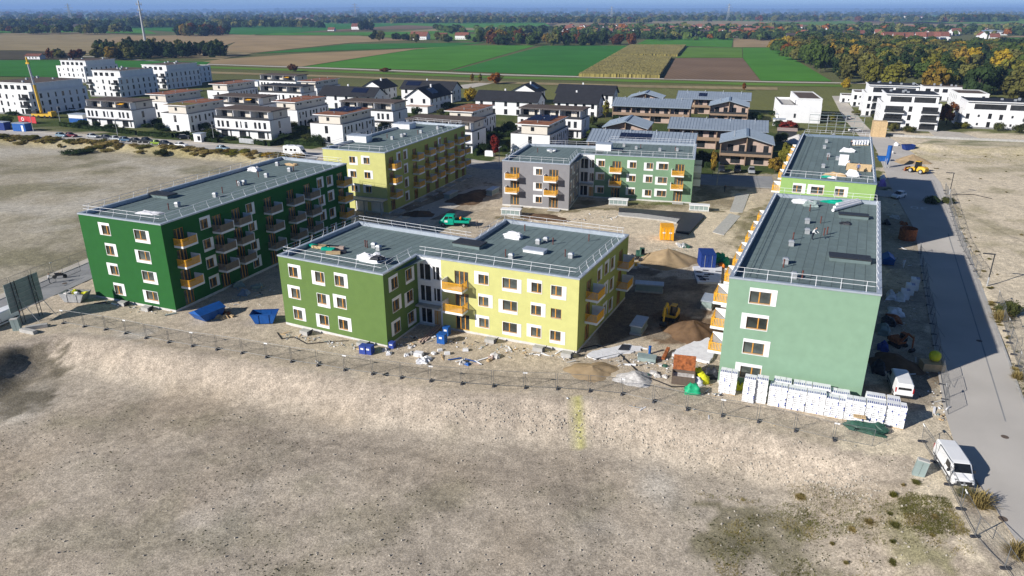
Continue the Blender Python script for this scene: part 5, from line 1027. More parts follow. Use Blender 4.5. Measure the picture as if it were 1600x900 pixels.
farm('big red-roofed barn of the farm beyond the green fields', 640,62,26,18,5,11,R(-12)); farm('low red-roofed farm wing right of the big barn', 680,60,18,10,4,8,R(-12)); farm('white farmhouse with red roof at the right end of the farm', 711,62,20,11,6,10,R(-12)); farm('lone white farmhouse beside dark trees', 549,46.5,22,14,7,13,R(-12)); farm('small hut among the fields left of the lone farmhouse', 512,48.5,14,10,3,7,R(-12)); farm('small white farm shed beside the shrubs at the left', 40,93,14,7,3,4.6,R(-8)); farm('white hamlet house with dark roof at the far left', 78,45.5,26,12,6,10,R(-10), False); farm('grey-roofed hamlet barn at the far left', 113,47,44,18,6,12,R(-10), False); farm('long far white hall on the plain', 1415,29,140,40,8,13,R(-5)); farm('far white factory hall on the plain', 680,32,90,40,12,18,R(-5), False); farm('far white round-roofed barn on the plain', 545,33.5,30,18,7,12,R(-5), False)
for i in range(26):
    u, v = (vr.uniform(55,210), vr.uniform(28.5,31)) if i < 16 else (vr.uniform(1205,1400), vr.uniform(25,28)); p = at(u, v); village_house(p.x, p.y, R(-10), 24, 14, 6, 11, i % 3 == 0, 'tiny far white house on the wooded plain', 'tiny far houses on the plain')
# ---- radio mast, pylons, crane
p = at(229,77); o = thing('radio_mast', 'grey radio mast with antenna platforms behind the dark copse', 'mast', (p.x, p.y, 0)); O('mast_tube', MB().tube((0,0,0),(0,0,50),1.5,10,0,.8), 'galv', parent=o)
for z, r_ in ((46,2.4),(40,2.2)):
    q = O('platform', MB().tube((0,0,z),(0,0,z+.4),r_,10), 'galv', parent=o)
    for k in range(6): a = k*1.047; O('antenna', MB().box(math.cos(a)*r_*1.15-.22,math.sin(a)*r_*1.15-.22,z-.8,math.cos(a)*r_*1.15+.22,math.sin(a)*r_*1.15+.22,z+2.0), 'steel', parent=q)
O('tip_rod', MB().tube((0,0,50),(0,0,55),.18,6), 'galv', parent=o)
def pylon_mesh(h):
    b = MB(); w0, w1 = h*.085, h*.012
    for sx in (-1,1):
        for sy in (-1,1): b.tube((sx*w0,sy*w0,0),(sx*w1,sy*w1,h),h*.008,4)
    for i in range(9):
        f0, f1 = i/9*.95, (i+1)/9*.95; a0, a1 = w0+(w1-w0)*f0, w0+(w1-w0)*f1
        for s in (-1,1): b.tube((-a0,s*a0,h*f0),(a1,s*a1,h*f1),h*.005,3).tube((a0,s*a0,h*f0),(-a1,s*a1,h*f1),h*.005,3).tube((s*a0,-a0,h*f0),(s*a1,a1,h*f1),h*.005,3)
    arms = []
    for z, l in ((.62,.2),(.76,.26),(.9,.17)): arms.append(MB().tube((-h*l,0,h*z),(h*l,0,h*z),h*.008,4).tube((-h*l,0,h*z),(0,0,h*(z+.05)),h*.005,3).tube((h*l,0,h*z),(0,0,h*(z+.05)),h*.005,3).mesh('cross_arm','galv'))
    return b.mesh('lattice_tower','galv'), arms
PM = pylon_mesh(62.); PY = []
for i, (u, v, sc, lab) in enumerate([(111,34,1.05,'tall lattice pylon at the far left, behind the hamlet'),(556,33,1.1,'lattice pylon rising above the lone white farmhouse'),(955,31,.95,'lattice pylon above the far village, centre right'),(917,28,.85,'faint lattice pylon left of the centre-right one'),(1137,32,1.1,'faint lattice pylon right of the centre-right one'),(153,25,.8,'small faint pylon right of the far-left one'),(1,30,.9,'pylon cut by the left edge')]):
    p = at(u, v); o = thing('power_pylon', lab, 'pylon', (p.x, p.y, 0), R(10), 'power pylons on the plain'); a = O('lattice_tower', PM[0], parent=o); a.scale = (sc,)*3
    for ar in PM[1]: q = O('cross_arm', ar, parent=o); q.scale = (sc,)*3
    PY.append((p, 62*sc))
p = at(70,184); o = thing('mobile_crane', 'yellow mobile crane with raised telescopic jib before the white apartment house', 'crane', (p.x, p.y, 0), R(-15))
O('carrier', MB().box(-5,-1.3,.7,5,1.3,1.6).box(3.4,-1.25,1.6,5,1.25,2.6), 'digger', parent=o); O('counterweight', MB().box(-4.6,-1.2,1.6,-2.4,1.2,2.7), 'plastic', parent=o); O('jib', MB().tube((-1,0,2),(-2.6,1.0,12.5),.55,6,0,.5), 'digger', parent=o); O('inner_jib', MB().tube((-2.6,1.0,12.5),(-3.9,1.6,20.5),.4,6,0,.36), 'galv', parent=o); O('jib_head', MB().tube((-3.9,1.6,20.5),(-4.3,1.8,23),.42,6,0,.3).obox((-4.0,1.6,20.7),(1.5,.6,.6)), 'digger', parent=o); O('cable', MB().tube((-4.5,1.8,22.8),(-4.5,1.8,16),.06,5), 'black', parent=o)
for x in (-4,-1.5,1.5,4):
    for y in (-1.2,1.2): O('wheel', MB().tube((x,y-.2,.55),(x,y+.2,.55),.55,12), 'rubber', parent=o)
# ------------------------------------------------------------------ building-site fence
FRM = MB(); PW, PH = 3.45, 2.0
FRM.tube((0,0,.1),(0,0,PH),.028,5).tube((PW,0,.1),(PW,0,PH),.028,5).tube((0,0,PH),(PW,0,PH),.025,5).tube((0,0,.18),(PW,0,.18),.025,5)
MSH = MB()
for i in range(1, 22): x = PW*i/22; MSH.box(x-.003,-.003,.18,x+.003,.003,PH)
for i in range(1, 10): z = .18+(PH-.18)*i/10; MSH.box(0,.004,z-.003,PW,.009,z+.003)
FTM = MB().obox((0,0,.09),(.75,.26,.18),R(90),0,taper=.85)
FRM, MSH, FTM = FRM.mesh('frame','fence_steel'), MSH.mesh('wire_mesh','fence_steel'), FTM.mesh('concrete_foot','tarp_black'); CLIP = MB().box(-.25,-.02,1.82,.25,.02,1.98).mesh('white_tag','white')
def fence(px, lab, grp, lean=0., skip=()):
    pts = [at(*q) for q in px]; seg = []
    for a, b in zip(pts[:-1], pts[1:]): seg.append((a, b, (b-a).length))
    tot = sum(s[2] for s in seg); n = int(tot/3.55)
    def on(t):
        for a, b, l in seg:
            if t <= l: return a.lerp(b, t/l)
            t -= l
        return seg[-1][1]
    for k in range(n):
        if k in skip: continue
        p, q = on(k*tot/n), on((k+1)*tot/n); z = gz(p.x, p.y); z2 = gz(q.x, q.y); d = q-p; o = thing('fence_panel', lab, 'fence panel', (p.x, p.y, z), math.atan2(d.y, d.x), grp)
        o.rotation_euler[1] = -math.atan2(z2-z, d.length); o.rotation_euler[0] = lean*random.Random(k).uniform(-1,1)
        O('frame', FRM, parent=o); O('wire_mesh', MSH, parent=o); O('concrete_foot', FTM, parent=o)
        if k % 3 == 0: O('white_tag', CLIP, parent=o)
        if k % 2 == 0: O('brace', MB().tube((0,0,1.5),(.3,1.3,.05),.02,5), 'fence_steel', parent=o)
fence(FEET, 'wire mesh fence panel on black foot along the pit crest', 'fence panels along the pit crest')
fence([(1440,690),(1485,763),(1518,835),(1566,884),(1610,945)], 'wire mesh fence panel beside the near road edge, below the white van', 'fence panels by the near road', .08)
fence([(1476,298),(1500,380),(1530,436)], 'wire mesh fence panel between the road and the bare right lot', 'fence panels of the right lot, far run', .06); fence([(1558,474),(1572,520),(1592,575),(1612,640)], 'wire mesh fence panel right of the road below the bare branch road', 'fence panels of the right lot, near run', .06)
fence([(1437,396),(1452,480),(1472,600),(1482,650)], 'wire mesh fence panel between the mint block yard and the road', 'fence panels of the yard', .1, skip=(1,)); fence([(60,452),(138,418)], 'wire mesh fence panel along the left road beside the dark green block', 'fence panels by the left road', .05)
fence([(-20,455),(60,425),(138,396)], 'wire mesh fence panel of the left lot behind the left road', 'fence panels of the left lot')
# ------------------------------------------------------------------ vehicles
TY = MB().tube((0,-.11,0),(0,.11,0),.33,16).mesh('wheel','rubber'); RIM = MB().tube((0,-.118,0),(0,.118,0),.2,12).mesh('rim','galv')
def wheels(o, xs, hw, r=.33):
    for x in xs:
        for s in (-1,1): w_ = O('wheel', TY, parent=o, loc=(x, s*hw, r)); w_.scale = (r/.33,)*3; O('rim', RIM, parent=w_)
def sect(x, z0, z1, wb, wt, zm): return [(x,-wb*.96,z0),(x,-wb,zm),(x,-wt,z1-.09),(x,-wt+.13,z1),(x,wt-.13,z1),(x,wt,z1-.09),(x,wb,zm),(x,wb*.96,z0)]
def van(lab, loc, rz, rear_glass=False, sc=1.):
    o = thing('van', lab, 'van', loc, rz, None)
    S_ = [sect(-2.55,.5,1.82,.88,.78,.9), sect(-2.45,.34,1.93,.95,.83,.9), sect(-1.2,.3,1.97,.98,.85,.95), sect(.9,.3,1.95,.98,.85,.95), sect(1.3,.3,1.89,.98,.83,.95), sect(1.98,.3,1.2,.97,.85,.85), sect(2.4,.32,1.02,.94,.82,.75), sect(2.56,.42,.82,.86,.76,.62)]
    O('body', MB().loft(S_), 'car_white', parent=o); g = .015
    O('windscreen', MB().add([(1.36,-.66,1.85),(1.36,.66,1.85),(1.95,.72,1.27),(1.95,-.72,1.27)], [(0,3,2,1)]).add([(1.36+g,-.66,1.85+g),(1.36+g,.66,1.85+g),(1.95+g,.72,1.27+g),(1.95+g,-.72,1.27+g)], [(0,3,2,1)]), 'car_glass', parent=o)
    for s in (-1,1):
        O('side_window', MB().add([(.55,s*.975,1.2),(1.68,s*.98,1.2),(1.28,s*.905,1.74),(.55,s*.905,1.76)], [(0,1,2,3) if s < 0 else (3,2,1,0)]), 'car_glass', parent=o); O('mirror', MB().obox((1.55,s*1.08,1.22),(.12,.2,.26)), 'plastic', parent=o)
        O('headlight', MB().obox((2.43,s*.66,.84),(.2,.3,.2)), 'steel', parent=o); O('side_rub_strip', MB().box(-2.2,s*.985-.012,.55,2.0,s*.985+.012,.68), 'plastic', parent=o); O('tail_light', MB().obox((-2.5,s*.86,1.15),(.12,.12,.55)), 'lamp_red', parent=o); O('door_gap', MB().box(.42,s*.982-.008,.5,.45,s*.982+.008,1.2), 'plastic', parent=o)
    O('grille', MB().obox((2.54,0,.62),(.14,1.25,.28)), 'plastic', parent=o); O('bumper', MB().obox((2.5,0,.42),(.2,1.6,.2)), 'plastic', parent=o); O('number_plate', MB().obox((2.62,0,.46),(.02,.5,.11)), 'white', parent=o); O('emblem', MB().tube((2.6,0,.66),(2.625,0,.66),.09,12), 'steel', parent=o)
    if rear_glass: O('rear_window', MB().add([(-2.575,-.66,1.2),(-2.575,.66,1.2),(-2.53,.62,1.7),(-2.53,-.62,1.7)], [(3,2,1,0)]), 'car_glass', parent=o); O('rear_bumper', MB().obox((-2.55,0,.45),(.14,1.7,.2)), 'plastic', parent=o)
    wheels(o, (-1.6,1.6), .84, .35); return o
rz0 = math.atan2(rdir.y, rdir.x)
p = at(1487,738); q = at(1506,772)-at(1463,704); van('white panel van parked beside the near fence, facing the camera', (p.x, p.y, .03), math.atan2(q.y, q.x)); p = at(1404,608); van('white van with dark rear window standing in the mint block shade', (p.x, p.y, .02), rz0+R(8), True); p = at(0,508); van('white van cut by the left edge beside the grey sign', (p.x, p.y, .02), R(-105))
def car(lab, u, v, rz, m, suv=0., grp=None, z=.03):
    p = at(u, v); o = thing('car', lab, 'car', (p.x, p.y, z), rz, grp); h = suv; k = lambda x, z0, z1, wb, wt: sect(x, z0, z1, wb, wt, (z0+z1)/2)
    O('body', MB().loft([k(-2.1,.45,.85+h,.72,.66), k(-2.0,.3,.95+h,.84,.8), k(-1.0,.24,.98+h,.89,.84), k(.6,.24,.97+h,.89,.84), k(1.3,.26,.9+h,.88,.82), k(1.95,.3,.76+h,.82,.74), k(2.12,.42,.66+h,.7,.62)]), m, parent=o)
    b, t = .95+h, 1.43+h*1.4; lo = [(-1.85,-.76),(.75,-.76),(.95,0),(.75,.76),(-1.85,.76),(-1.95,0)]; up = [(-1.45,-.58),(-.1,-.58),(.02,0),(-.1,.58),(-1.45,.58),(-1.55,0)]
    gl = MB().add([(x,y,b) for x, y in lo]+[(x,y,t) for x, y in up], [(i,(i+1) % 6,6+(i+1) % 6,6+i) for i in range(6)]); c_ = O('windows', gl, 'car_glass', parent=o); O('roof', MB().prism([(x*1.02,y*1.03) for x, y in up], t-.01, t+.05), m, parent=o)
    for s in (-1,1): O('headlight', MB().obox((2.0,s*.58,.64+h),(.16,.28,.12)), 'steel', parent=o); O('tail_light', MB().obox((-2.06,s*.62,.76+h),(.1,.2,.14)), 'lamp_red', parent=o); O('pillar', MB().tube((-.5,s*.77,b),(-.52,s*.59,t),.05,4), m, parent=o)
    wheels(o, (-1.3,1.3), .78, .32); return o
PK = 'cars parked along the far street'; st_ = math.atan2(-40,118)
car('light blue car, leftmost of the street row', 97,214,st_,'car_lblue',0,PK); car('dark red car beside the light blue one', 112,214,st_,'car_red',0,PK); car('silver grey car right of the dark red one', 146,215.5,st_,'car_silver',0,PK); car('dark saloon between the silver and the white-grey cars', 168,217.5,st_,'car_dark',0,PK); car('pale silver car left of the dark blue one', 182,219.5,st_,'car_silver',0,PK); car('dark blue car in the middle of the street row', 197,221,st_,'car_blue',0,PK); car('black saloon left of the tall black car', 214,222.5,st_,'car_black',0,PK); car('tall black off-road car in the street row', 231,223.5,st_,'car_black',.25,PK); car('lime green car in the street row', 246,226,st_,'car_green',0,PK); car('black car right beside the lime green one', 260,227.5,st_,'car_black',.1,PK); car('white estate car, second from the right end of the row', 284,229.5,st_,'car_white',0,PK); car('silver-blue car standing alone right of the row', 349,235,st_,'car_lblue',.05,PK)
car('black car in the driveway by the small shed', 289,217,R(10),'car_black'); car('white car behind the yellow crane', 115,174,R(-15),'car_white'); car('white hatchback in the shade beside the leaf green block', 1403,309,rz0+R(150),'car_white')
CG = 'cars before the gabled timber house'; car('dark brown car, left of three before the timber house', 1127,268,R(-105),'car_dark',0,CG,.06); car('black tall car, middle of three before the timber house', 1152,269,R(-105),'car_black',.2,CG,.06); car('silver car, right of three before the timber house', 1174,270.5,R(-105),'car_silver',0,CG,.06)
car('grey car on the paved path between the white houses', 1325,186,R(70),'car_silver',0,None,.06); car('white car at the near end of the paved path', 1335,206,R(10),'car_white',0,None,.06)
# motorhome
p = at(462,243); o = thing('motorhome', 'white motorhome parked behind the dark green block', 'motorhome', (p.x, p.y, .03), st_)
O('body', MB().loft([sect(-3.4,.5,2.75,1.1,1.05,1.2), sect(-3.2,.4,2.9,1.14,1.1,1.2), sect(1.2,.4,2.95,1.14,1.1,1.2), sect(2.2,.4,2.8,1.12,1.0,1.2), sect(2.6,.4,2.2,1.1,.98,1.1)]), 'car_white', parent=o); O('cab', MB().loft([sect(2.0,.4,2.1,1.02,.9,1.0), sect(2.7,.4,1.9,1.02,.88,1.0), sect(3.3,.4,1.15,1.0,.86,.8), sect(3.7,.5,.9,.9,.8,.7)]), 'car_white', parent=o); O('windscreen', MB().add([(2.76,-.7,1.86),(2.76,.7,1.86),(3.3,.74,1.22),(3.3,-.74,1.22)], [(0,3,2,1)]), 'car_glass', parent=o)
for x in (-2.4,-.6,.7): O('side_window', MB().box(x-.4,-1.145,1.5,x+.4,-1.12,2.1), 'car_glass', parent=o)
for x in (-2.3,.2): O('roof_hatch', MB().box(x-.3,-.3,2.94,x+.3,.3,3.05), 'steel', parent=o)
O('stripe', MB().box(-3.2,-1.152,1.05,2.0,-1.13,1.18), 'car_silver', parent=o); wheels(o, (-2.0,2.5), .95, .36)
# turquoise site truck
p = at(712,353); o = thing('site_truck', 'turquoise double-cab flatbed truck in the court', 'truck', (p.x, p.y, .05), R(172))
O('cab', MB().loft([sect(.2,.5,2.25,1.0,.86,1.2), sect(.5,.45,2.3,1.02,.88,1.2), sect(1.9,.45,2.25,1.02,.86,1.2), sect(2.55,.45,1.45,1.0,.88,1.0), sect(3.1,.5,1.1,.95,.85,.8), sect(3.25,.55,.9,.88,.8,.75)]), 'teal', parent=o); O('windscreen', MB().add([(1.97,-.7,2.2),(1.97,.7,2.2),(2.55,.76,1.52),(2.55,-.76,1.52)], [(0,3,2,1)]), 'car_glass', parent=o)
for s in (-1,1):
    O('side_window', MB().add([(1.25,s*.98,1.45),(2.2,s*.985,1.45),(1.9,s*.91,2.05),(1.25,s*.91,2.08)], [(0,1,2,3) if s < 0 else (3,2,1,0)]), 'car_glass', parent=o); O('side_window', MB().add([(.4,s*.98,1.45),(1.15,s*.98,1.45),(1.15,s*.91,2.08),(.4,s*.91,2.05)], [(0,1,2,3) if s < 0 else (3,2,1,0)]), 'car_glass', parent=o); O('bed_side', MB().box(-2.9,s*1.05-.03,.95,.05,s*1.05+.03,1.4), 'teal', parent=o); O('door_sign', MB().box(1.4,s*1.028-.012,.9,2.0,s*1.028+.012,1.3), 'white', parent=o)
O('bed_floor', MB().box(-2.9,-1.02,.85,.05,1.02,.95), 'teal', parent=o); O('bed_headboard', MB().box(.0,-1.05,.96,.08,1.05,2.0), 'teal', parent=o); O('tailgate', MB().box(-2.96,-1.05,.9,-2.905,1.05,1.4), 'teal', parent=o); O('chassis', MB().box(-2.8,-.5,.5,2.6,.5,.8), 'plastic', parent=o); wheels(o, (-1.8,2.3), .9, .38)
tag(O('cement_mixer', MB().tube((0,0,.3),(.2,.1,.9),.3,10,0,.18).tube((0,0,0),(0,0,.35),.2,8), 'hivis', loc=(p.x+.9, p.y-.15, 1.0)), 'orange machine riding on the bed of the turquoise truck', 'machine')
# excavators and loaders
def excavator(lab, u, v, rz, m='digger', sc=1., reach=1.):
    p = gat(u, v); o = thing('excavator', lab, 'excavator', (p.x, p.y, p.z), rz)
    for s in (-1,1): t_ = O('track', MB().xprism([(-1.5,.25),(-1.3,0),(1.3,0),(1.5,.25),(1.5,.5),(1.3,.72),(-1.3,.72),(-1.5,.5)], s*.95-.25, s*.95+.25), 'rubber', parent=o)
    O('undercarriage', MB().box(-1,-.7,.3,1,.7,.8), 'plastic', parent=o); O('upper_body', MB().loft([sect(-1.7,.9,1.7,1.1,1.0,1.3), sect(-1.2,.85,1.95,1.2,1.1,1.3), sect(.5,.85,1.8,1.2,1.1,1.3), sect(1.1,.85,1.35,1.1,1.0,1.1)]), m, parent=o)
    c_ = O('cab', MB().obox((.55,.62,2.15),(1.35,.95,1.6),0,0,taper=.86), 'car_glass', parent=o); O('cab_roof', MB().obox((.55,.62,3.0),(1.25,.9,.1)), m, parent=c_); O('counterweight', MB().obox((-1.75,0,1.2),(.35,2.0,.7)), 'plastic', parent=o)
    O('boom', MB().tube((.9,-.15,1.5),(2.6*reach,-.15,3.6),.26,6,0,.22).tube((2.6*reach,-.15,3.6),(4.2*reach,-.15,3.2),.22,6,0,.17), m, parent=o); O('dipper_arm', MB().tube((4.3*reach,-.15,3.4),(4.5*reach,-.15,1.0),.18,6,0,.14), m, parent=o); O('hydraulic_ram', MB().tube((1.2,-.15,1.4),(2.7*reach,-.15,3.0),.07,6), 'steel', parent=o)
    O('bucket', MB().xprism([(4.2*reach,.9),(4.6*reach,1.1),(5.0*reach,.7),(4.8*reach,.25),(4.3*reach,.1),(4.0*reach,.4)], -.7, .4), 'plastic', parent=o); o.scale = (sc,)*3; return o
excavator('yellow excavator digging between the yellow wing and the mint block', 1047,500,R(-118), sc=.85, reach=.75); excavator('small dark compact excavator at the sand heap', 1000,403,R(-95), 'tarp_green', .62, .7); excavator('small orange excavator on dark soil in the mint block shade', 1402,540,R(-70), 'rust', .62, .8)
p = at(1432,270); o = thing('wheel_loader', 'yellow wheel loader with pallet forks at the sand pile beside the road', 'loader', (p.x, p.y, .03), R(120))
O('rear_body', MB().loft([sect(-2.6,.7,1.5,.9,.8,1.1), sect(-2.2,.6,1.8,1.0,.85,1.1), sect(-.6,.6,1.8,1.0,.85,1.1), sect(-.3,.6,1.2,.9,.8,.9)]), 'digger', parent=o); O('cab', MB().obox((-.1,0,2.15),(1.3,1.2,1.7),0,0,taper=.85), 'car_glass', parent=o); O('cab_roof', MB().obox((-.1,0,3.05),(1.3,1.2,.12)), 'digger', parent=o); O('front_frame', MB().box(.3,-.6,.6,1.6,.6,1.3), 'digger', parent=o)
for s in (-1,1): O('lift_arm', MB().tube((.6,s*.45,1.5),(2.6,s*.45,.7),.13,5), 'digger', parent=o); O('fork', MB().box(2.7,s*.4-.07,.2,3.9,s*.4+.07,.28), 'plastic', parent=o)
O('bucket', MB().xprism([(2.6,.2),(3.2,.2),(2.9,.45),(2.75,1.2),(2.6,1.2)], -1.1, 1.1), 'rust', parent=o); wheels(o, (-1.6,1.2), .95, .62)
# motorbike with its rider
p = at(88,436); o = thing('motorcycle', 'black motorcycle parked on the left pavement', 'motorcycle', (p.x+.5, p.y+.2, .07), R(20)); O('frame', MB().obox((0,0,.62),(1.1,.25,.35)).tube((.5,0,.8),(.75,0,.35),.05,6).obox((.1,0,.85),(.5,.3,.2)), 'plastic', parent=o); O('seat', MB().obox((-.3,0,.86),(.7,.28,.12)), 'black', parent=o); O('fuel_tank', MB().obox((.2,0,.95),(.45,.3,.22),0,0,taper=.7), 'sill', parent=o); O('handlebar', MB().tube((.45,-.38,1.05),(.45,.38,1.05),.025,6), 'steel', parent=o)
for x in (-.72,.75): O('wheel', MB().tube((x,-.06,.31),(x,.06,.31),.31,14), 'rubber', parent=o)
def person(lab, kind, loc, rz): o = tag(O('person', PEOPLE[kind], loc=loc, rz=rz), lab, 'person'); return o
p = at(78,443); person('person in white jacket and dark trousers standing by the motorcycle', 'rider', (p.x, p.y, .06), R(-70)); p = at(746,357); person('person in dark clothes walking behind the turquoise truck', 'walk', (p.x, p.y, gz(p.x, p.y)), R(100)); p = at(1411,419); person('person in white overalls walking in the yard beside the road', 'white', (p.x, p.y, gz(p.x, p.y)), R(20)); p = at(1132,300); person('person in dark clothes standing in the court street shade', 'walk', (p.x, p.y, gz(p.x, p.y)), R(180))
ZR = 12.47; p = at(1340,270,ZR); person('worker in blue jacket and pale helmet standing on the leaf green roof', 'blue', (p.x, p.y, ZR), R(150)); p = at(1329,232,ZR); person('worker in dark clothes at the white packs on the leaf green roof', 'walk', (p.x, p.y, ZR), R(-60)); p = at(1269,374,ZR); person('worker in white top bending down on the mint roof', 'bend', (p.x, p.y, ZR), R(-150)); p = at(1322,264,ZR); person('worker bending over boards on the leaf green roof', 'bend', (p.x, p.y, ZR), R(-90))
# ------------------------------------------------------------------ containers, skips, boxes
def container(lab, u, v, rz, m, w=2.4, l=6., h=2.6):
    p = gat(u, v); o = thing('shipping_container', lab, 'container', (p.x, p.y, p.z+.05), rz); n = int(l/.3)
    for s, yy in ((-1,-w/2),(1,w/2)):
        mb = MB(); pr = []
        for i in range(n*2+1): pr.append((-l/2+l*i/(n*2), yy-s*(.04 if (i//1) % 2 else 0.)))
        mb.add([(x, y, .05) for x, y in pr]+[(x, y, h-.05) for x, y in pr], [(i,i+1,2*n+2+i,2*n+1+i) for i in range(2*n)]); O('side_panel', mb, m, parent=o)
    O('roof', MB().box(-l/2,-w/2,h-.1,l/2,w/2,h), m, parent=o); O('end_panel', MB().box(-l/2,-w/2+.06,.05,-l/2+.06,w/2-.06,h-.1), m, parent=o)
    for y0, y1 in ((-w/2+.06,-.02),(.02,w/2-.06)): d_ = O('door', MB().box(l/2-.06,y0,.15,l/2,y1,h-.15), m, parent=o); O('lock_bar', MB().tube((l/2+.03,(y0+y1)/2,.2),(l/2+.03,(y0+y1)/2,h-.2),.03,6), 'galv', parent=d_)
    for x in (-l/2,l/2-.12):
        for y in (-w/2,w/2-.12): O('corner_post', MB().box(x-.01,y-.01,0,x+.13,y+.13,h+.01), m, parent=o)
    return o
c_ = container('yellow shipping container standing in the court', 1041,373,R(-98), 'yellow_c', 2.4, 3.0)
for s in (-1,1): O('door_label', MB().box(1.501,s*.6-.25,1.4,1.515,s*.6+.25,1.65), 'white', parent=c_)
container('dark blue shipping container beside the mint block balconies', 1103,416,R(-95), 'blue_dark', 2.4, 3.4)
def skip(lab, u, v, rz, m, l=3.6, w=1.8, h=1.5, lid=False, fill=None, z=None):
    p = gat(u, v); o = thing('skip', lab, 'skip', (p.x, p.y, p.z+.02 if z is None else z), rz); b = l*.32
    O('tub', MB().add([(-b,-w/2,.1),(b,-w/2,.1),(b,w/2,.1),(-b,w/2,.1),(-l/2,-w/2,h),(l/2,-w/2,h),(l/2,w/2,h),(-l/2,w/2,h)], [(0,3,2,1),(0,1,5,4),(1,2,6,5),(2,3,7,6),(3,0,4,7)]), m, parent=o)
    O('rim', MB().box(-l/2,-w/2-.05,h-.1,l/2,-w/2,h).box(-l/2,w/2,h-.1,l/2,w/2+.05,h), m, parent=o)
    for x in (-b*.6,b*.6):
        for s in (-1,1): O('rib', MB().box(x-.05,s*w/2-(.06 if s < 0 else 0),.12,x+.05,s*w/2+(.06 if s > 0 else 0),h-.12), m, parent=o)
    if lid: O('lid', MB().add([(-l/2,-w/2,h),(l/2,-w/2,h),(l/2,w/2,h),(-l/2,w/2,h),(-l/2,0,h+.55),(l/2,0,h+.55)], [(0,1,5,4),(3,4,5,2),(1,2,5),(0,4,3)]), m, parent=o)
    else: O('inner_plate', MB().box(-b,-w/2+.03,.3,b,w/2-.03,.35), 'rust', parent=o)  # rust-coloured plate low inside the open tub
    if fill:
        r = random.Random(int(u)); 
        for k in range(9): x, y = r.uniform(-l*.36,l*.36), r.uniform(-w*.36,w*.36); tag(O('rubbish_piece', lump(k, .45, .3, .15), r.choice(fill), loc=(p.x+x*math.cos(rz)-y*math.sin(rz), p.y+x*math.sin(rz)+y*math.cos(rz), p.z+h*.75+r.uniform(0,.35)), rz=r.uniform(0,6)), 'piece of building rubbish in the grey skip by the left road', 'rubbish', 'rubbish in the grey skip')
    return o
LUMP = {}
def lump(seed, sx=.5, sy=.4, sz=.35):
    """crumpled bag, sheet or bundle: creased, flattened, uneven"""
    r = np.random.RandomState(seed*7+int(sx*100)); n, k = 13, 8; rings = []; ph = r.uniform(0,6,6); e = r.uniform(.25,.55)
    for j in range(k):
        t = j/(k-1); ring = []
        for i in range(n):
            a = 6.283*i/n; c_, s_ = math.cos(a), math.sin(a); f = abs(math.cos(t*1.5))**.35*(1+.16*math.sin(3*a+ph[0])+.12*math.sin(5*a+ph[1]+4*t)+r.uniform(-.13,.13))
            ring.append((math.copysign(abs(c_)**e, c_)*sx*f, math.copysign(abs(s_)**e, s_)*sy*f, (t**.8)*sz*1.8*(1+.22*math.sin(2*a+ph[2])+.15*math.sin(4*a+ph[3])+r.uniform(-.1,.1))-.05))
        rings.append(ring)
    return MB().loft(rings)
skip('open blue skip between the dark green and the green blocks', 415,503,R(5), 'blue'); skip('blue skip with peaked lid beside the dark green block', 326,496,R(60), 'blue', 4.2, 2.4, 1.2, lid=True); skip('grey steel skip heaped with rubbish by the left road', 120,470,R(-5), 'galv', 3.8, 1.9, 1.4, fill=['debris','plywood','sheet_white','bag_yellow'])
skip('dark blue skip in the shade of the mint block yard', 1386,412,R(70), 'blue', 3, 1.8, 1.2, lid=True); skip('bright blue skip beside the leaf green block', 1379,252,R(-15), 'blue', 3.2, 1.8, 1.4); skip('deep blue open skip next to the far sand pile', 1418,235,R(5), 'blue_dark', 3.6, 2, 1.6)
p = gat(1067,597); o = thing('rusty_tipper_box', 'rusty box with raised orange flap beside the yellow bags', 'skip', (p.x, p.y, p.z), R(-14)); O('tub', MB().box(-1.3,-.9,.1,1.3,-.8,1.1).box(-1.3,.8,.1,1.3,.9,1.1).box(-1.3,-.8,.1,-1.2,.8,1.1).box(1.2,-.8,.1,1.3,.8,1.1).box(-1.3,-.8,.1,1.3,.8,.2), 'iron', parent=o); O('flap', MB().obox((0,1.15,1.9),(2.5,.1,1.8),0,0,R(-15)), 'rust', parent=o); O('filling', MB().box(-1.19,-.79,.2,1.19,.79,.75), 'debris', parent=o)
p = gat(1417,374); o = thing('rusty_tank', 'round rusty open tank in the yard shade', 'tank', (p.x, p.y, p.z)); O('shell', MB().loft([[(math.cos(a)*r_, math.sin(a)*r_, z) for a in np.linspace(0,6.283,17)[:-1]] for r_, z in ((1.45,0),(1.5,.1),(1.5,2.1),(1.55,2.2),(1.4,2.2),(1.38,.3))], caps=False), 'rust', parent=o)
p = gat(1455,577); o = thing('crate', 'brown open crate with a lime ball-shaped buoy in the yard', 'crate', (p.x, p.y, p.z), R(-10)); O('box', MB().box(-1.2,-.8,0,1.2,.8,1.0), 'plywood', parent=o); tag(O('lime_tank', MB().loft([[(math.cos(a)*r_, math.sin(a)*r_, z) for a in np.linspace(0,6.283,13)[:-1]] for r_, z in ((.2,0),(.55,.15),(.68,.6),(.6,1.0),(.25,1.25))]), 'bag_yellow', loc=(p.x+.3, p.y+.3, p.z+1.0), smooth=True), 'lime green ball-shaped tank on the brown crate', 'tank')
p = at(1371,213,0); o = thing('wooden_crate', 'large pale plywood box behind the leaf green roof', 'crate', (p.x, p.y, 0), R(-20)); O('box', MB().box(-2.2,-1.5,0,2.2,1.5,5.2), 'plywood', parent=o)
for x in (-2.2,0,2.1): O('batten', MB().box(x,-1.56,0,x+.15,-1.5,5.2), 'plywood', parent=o)
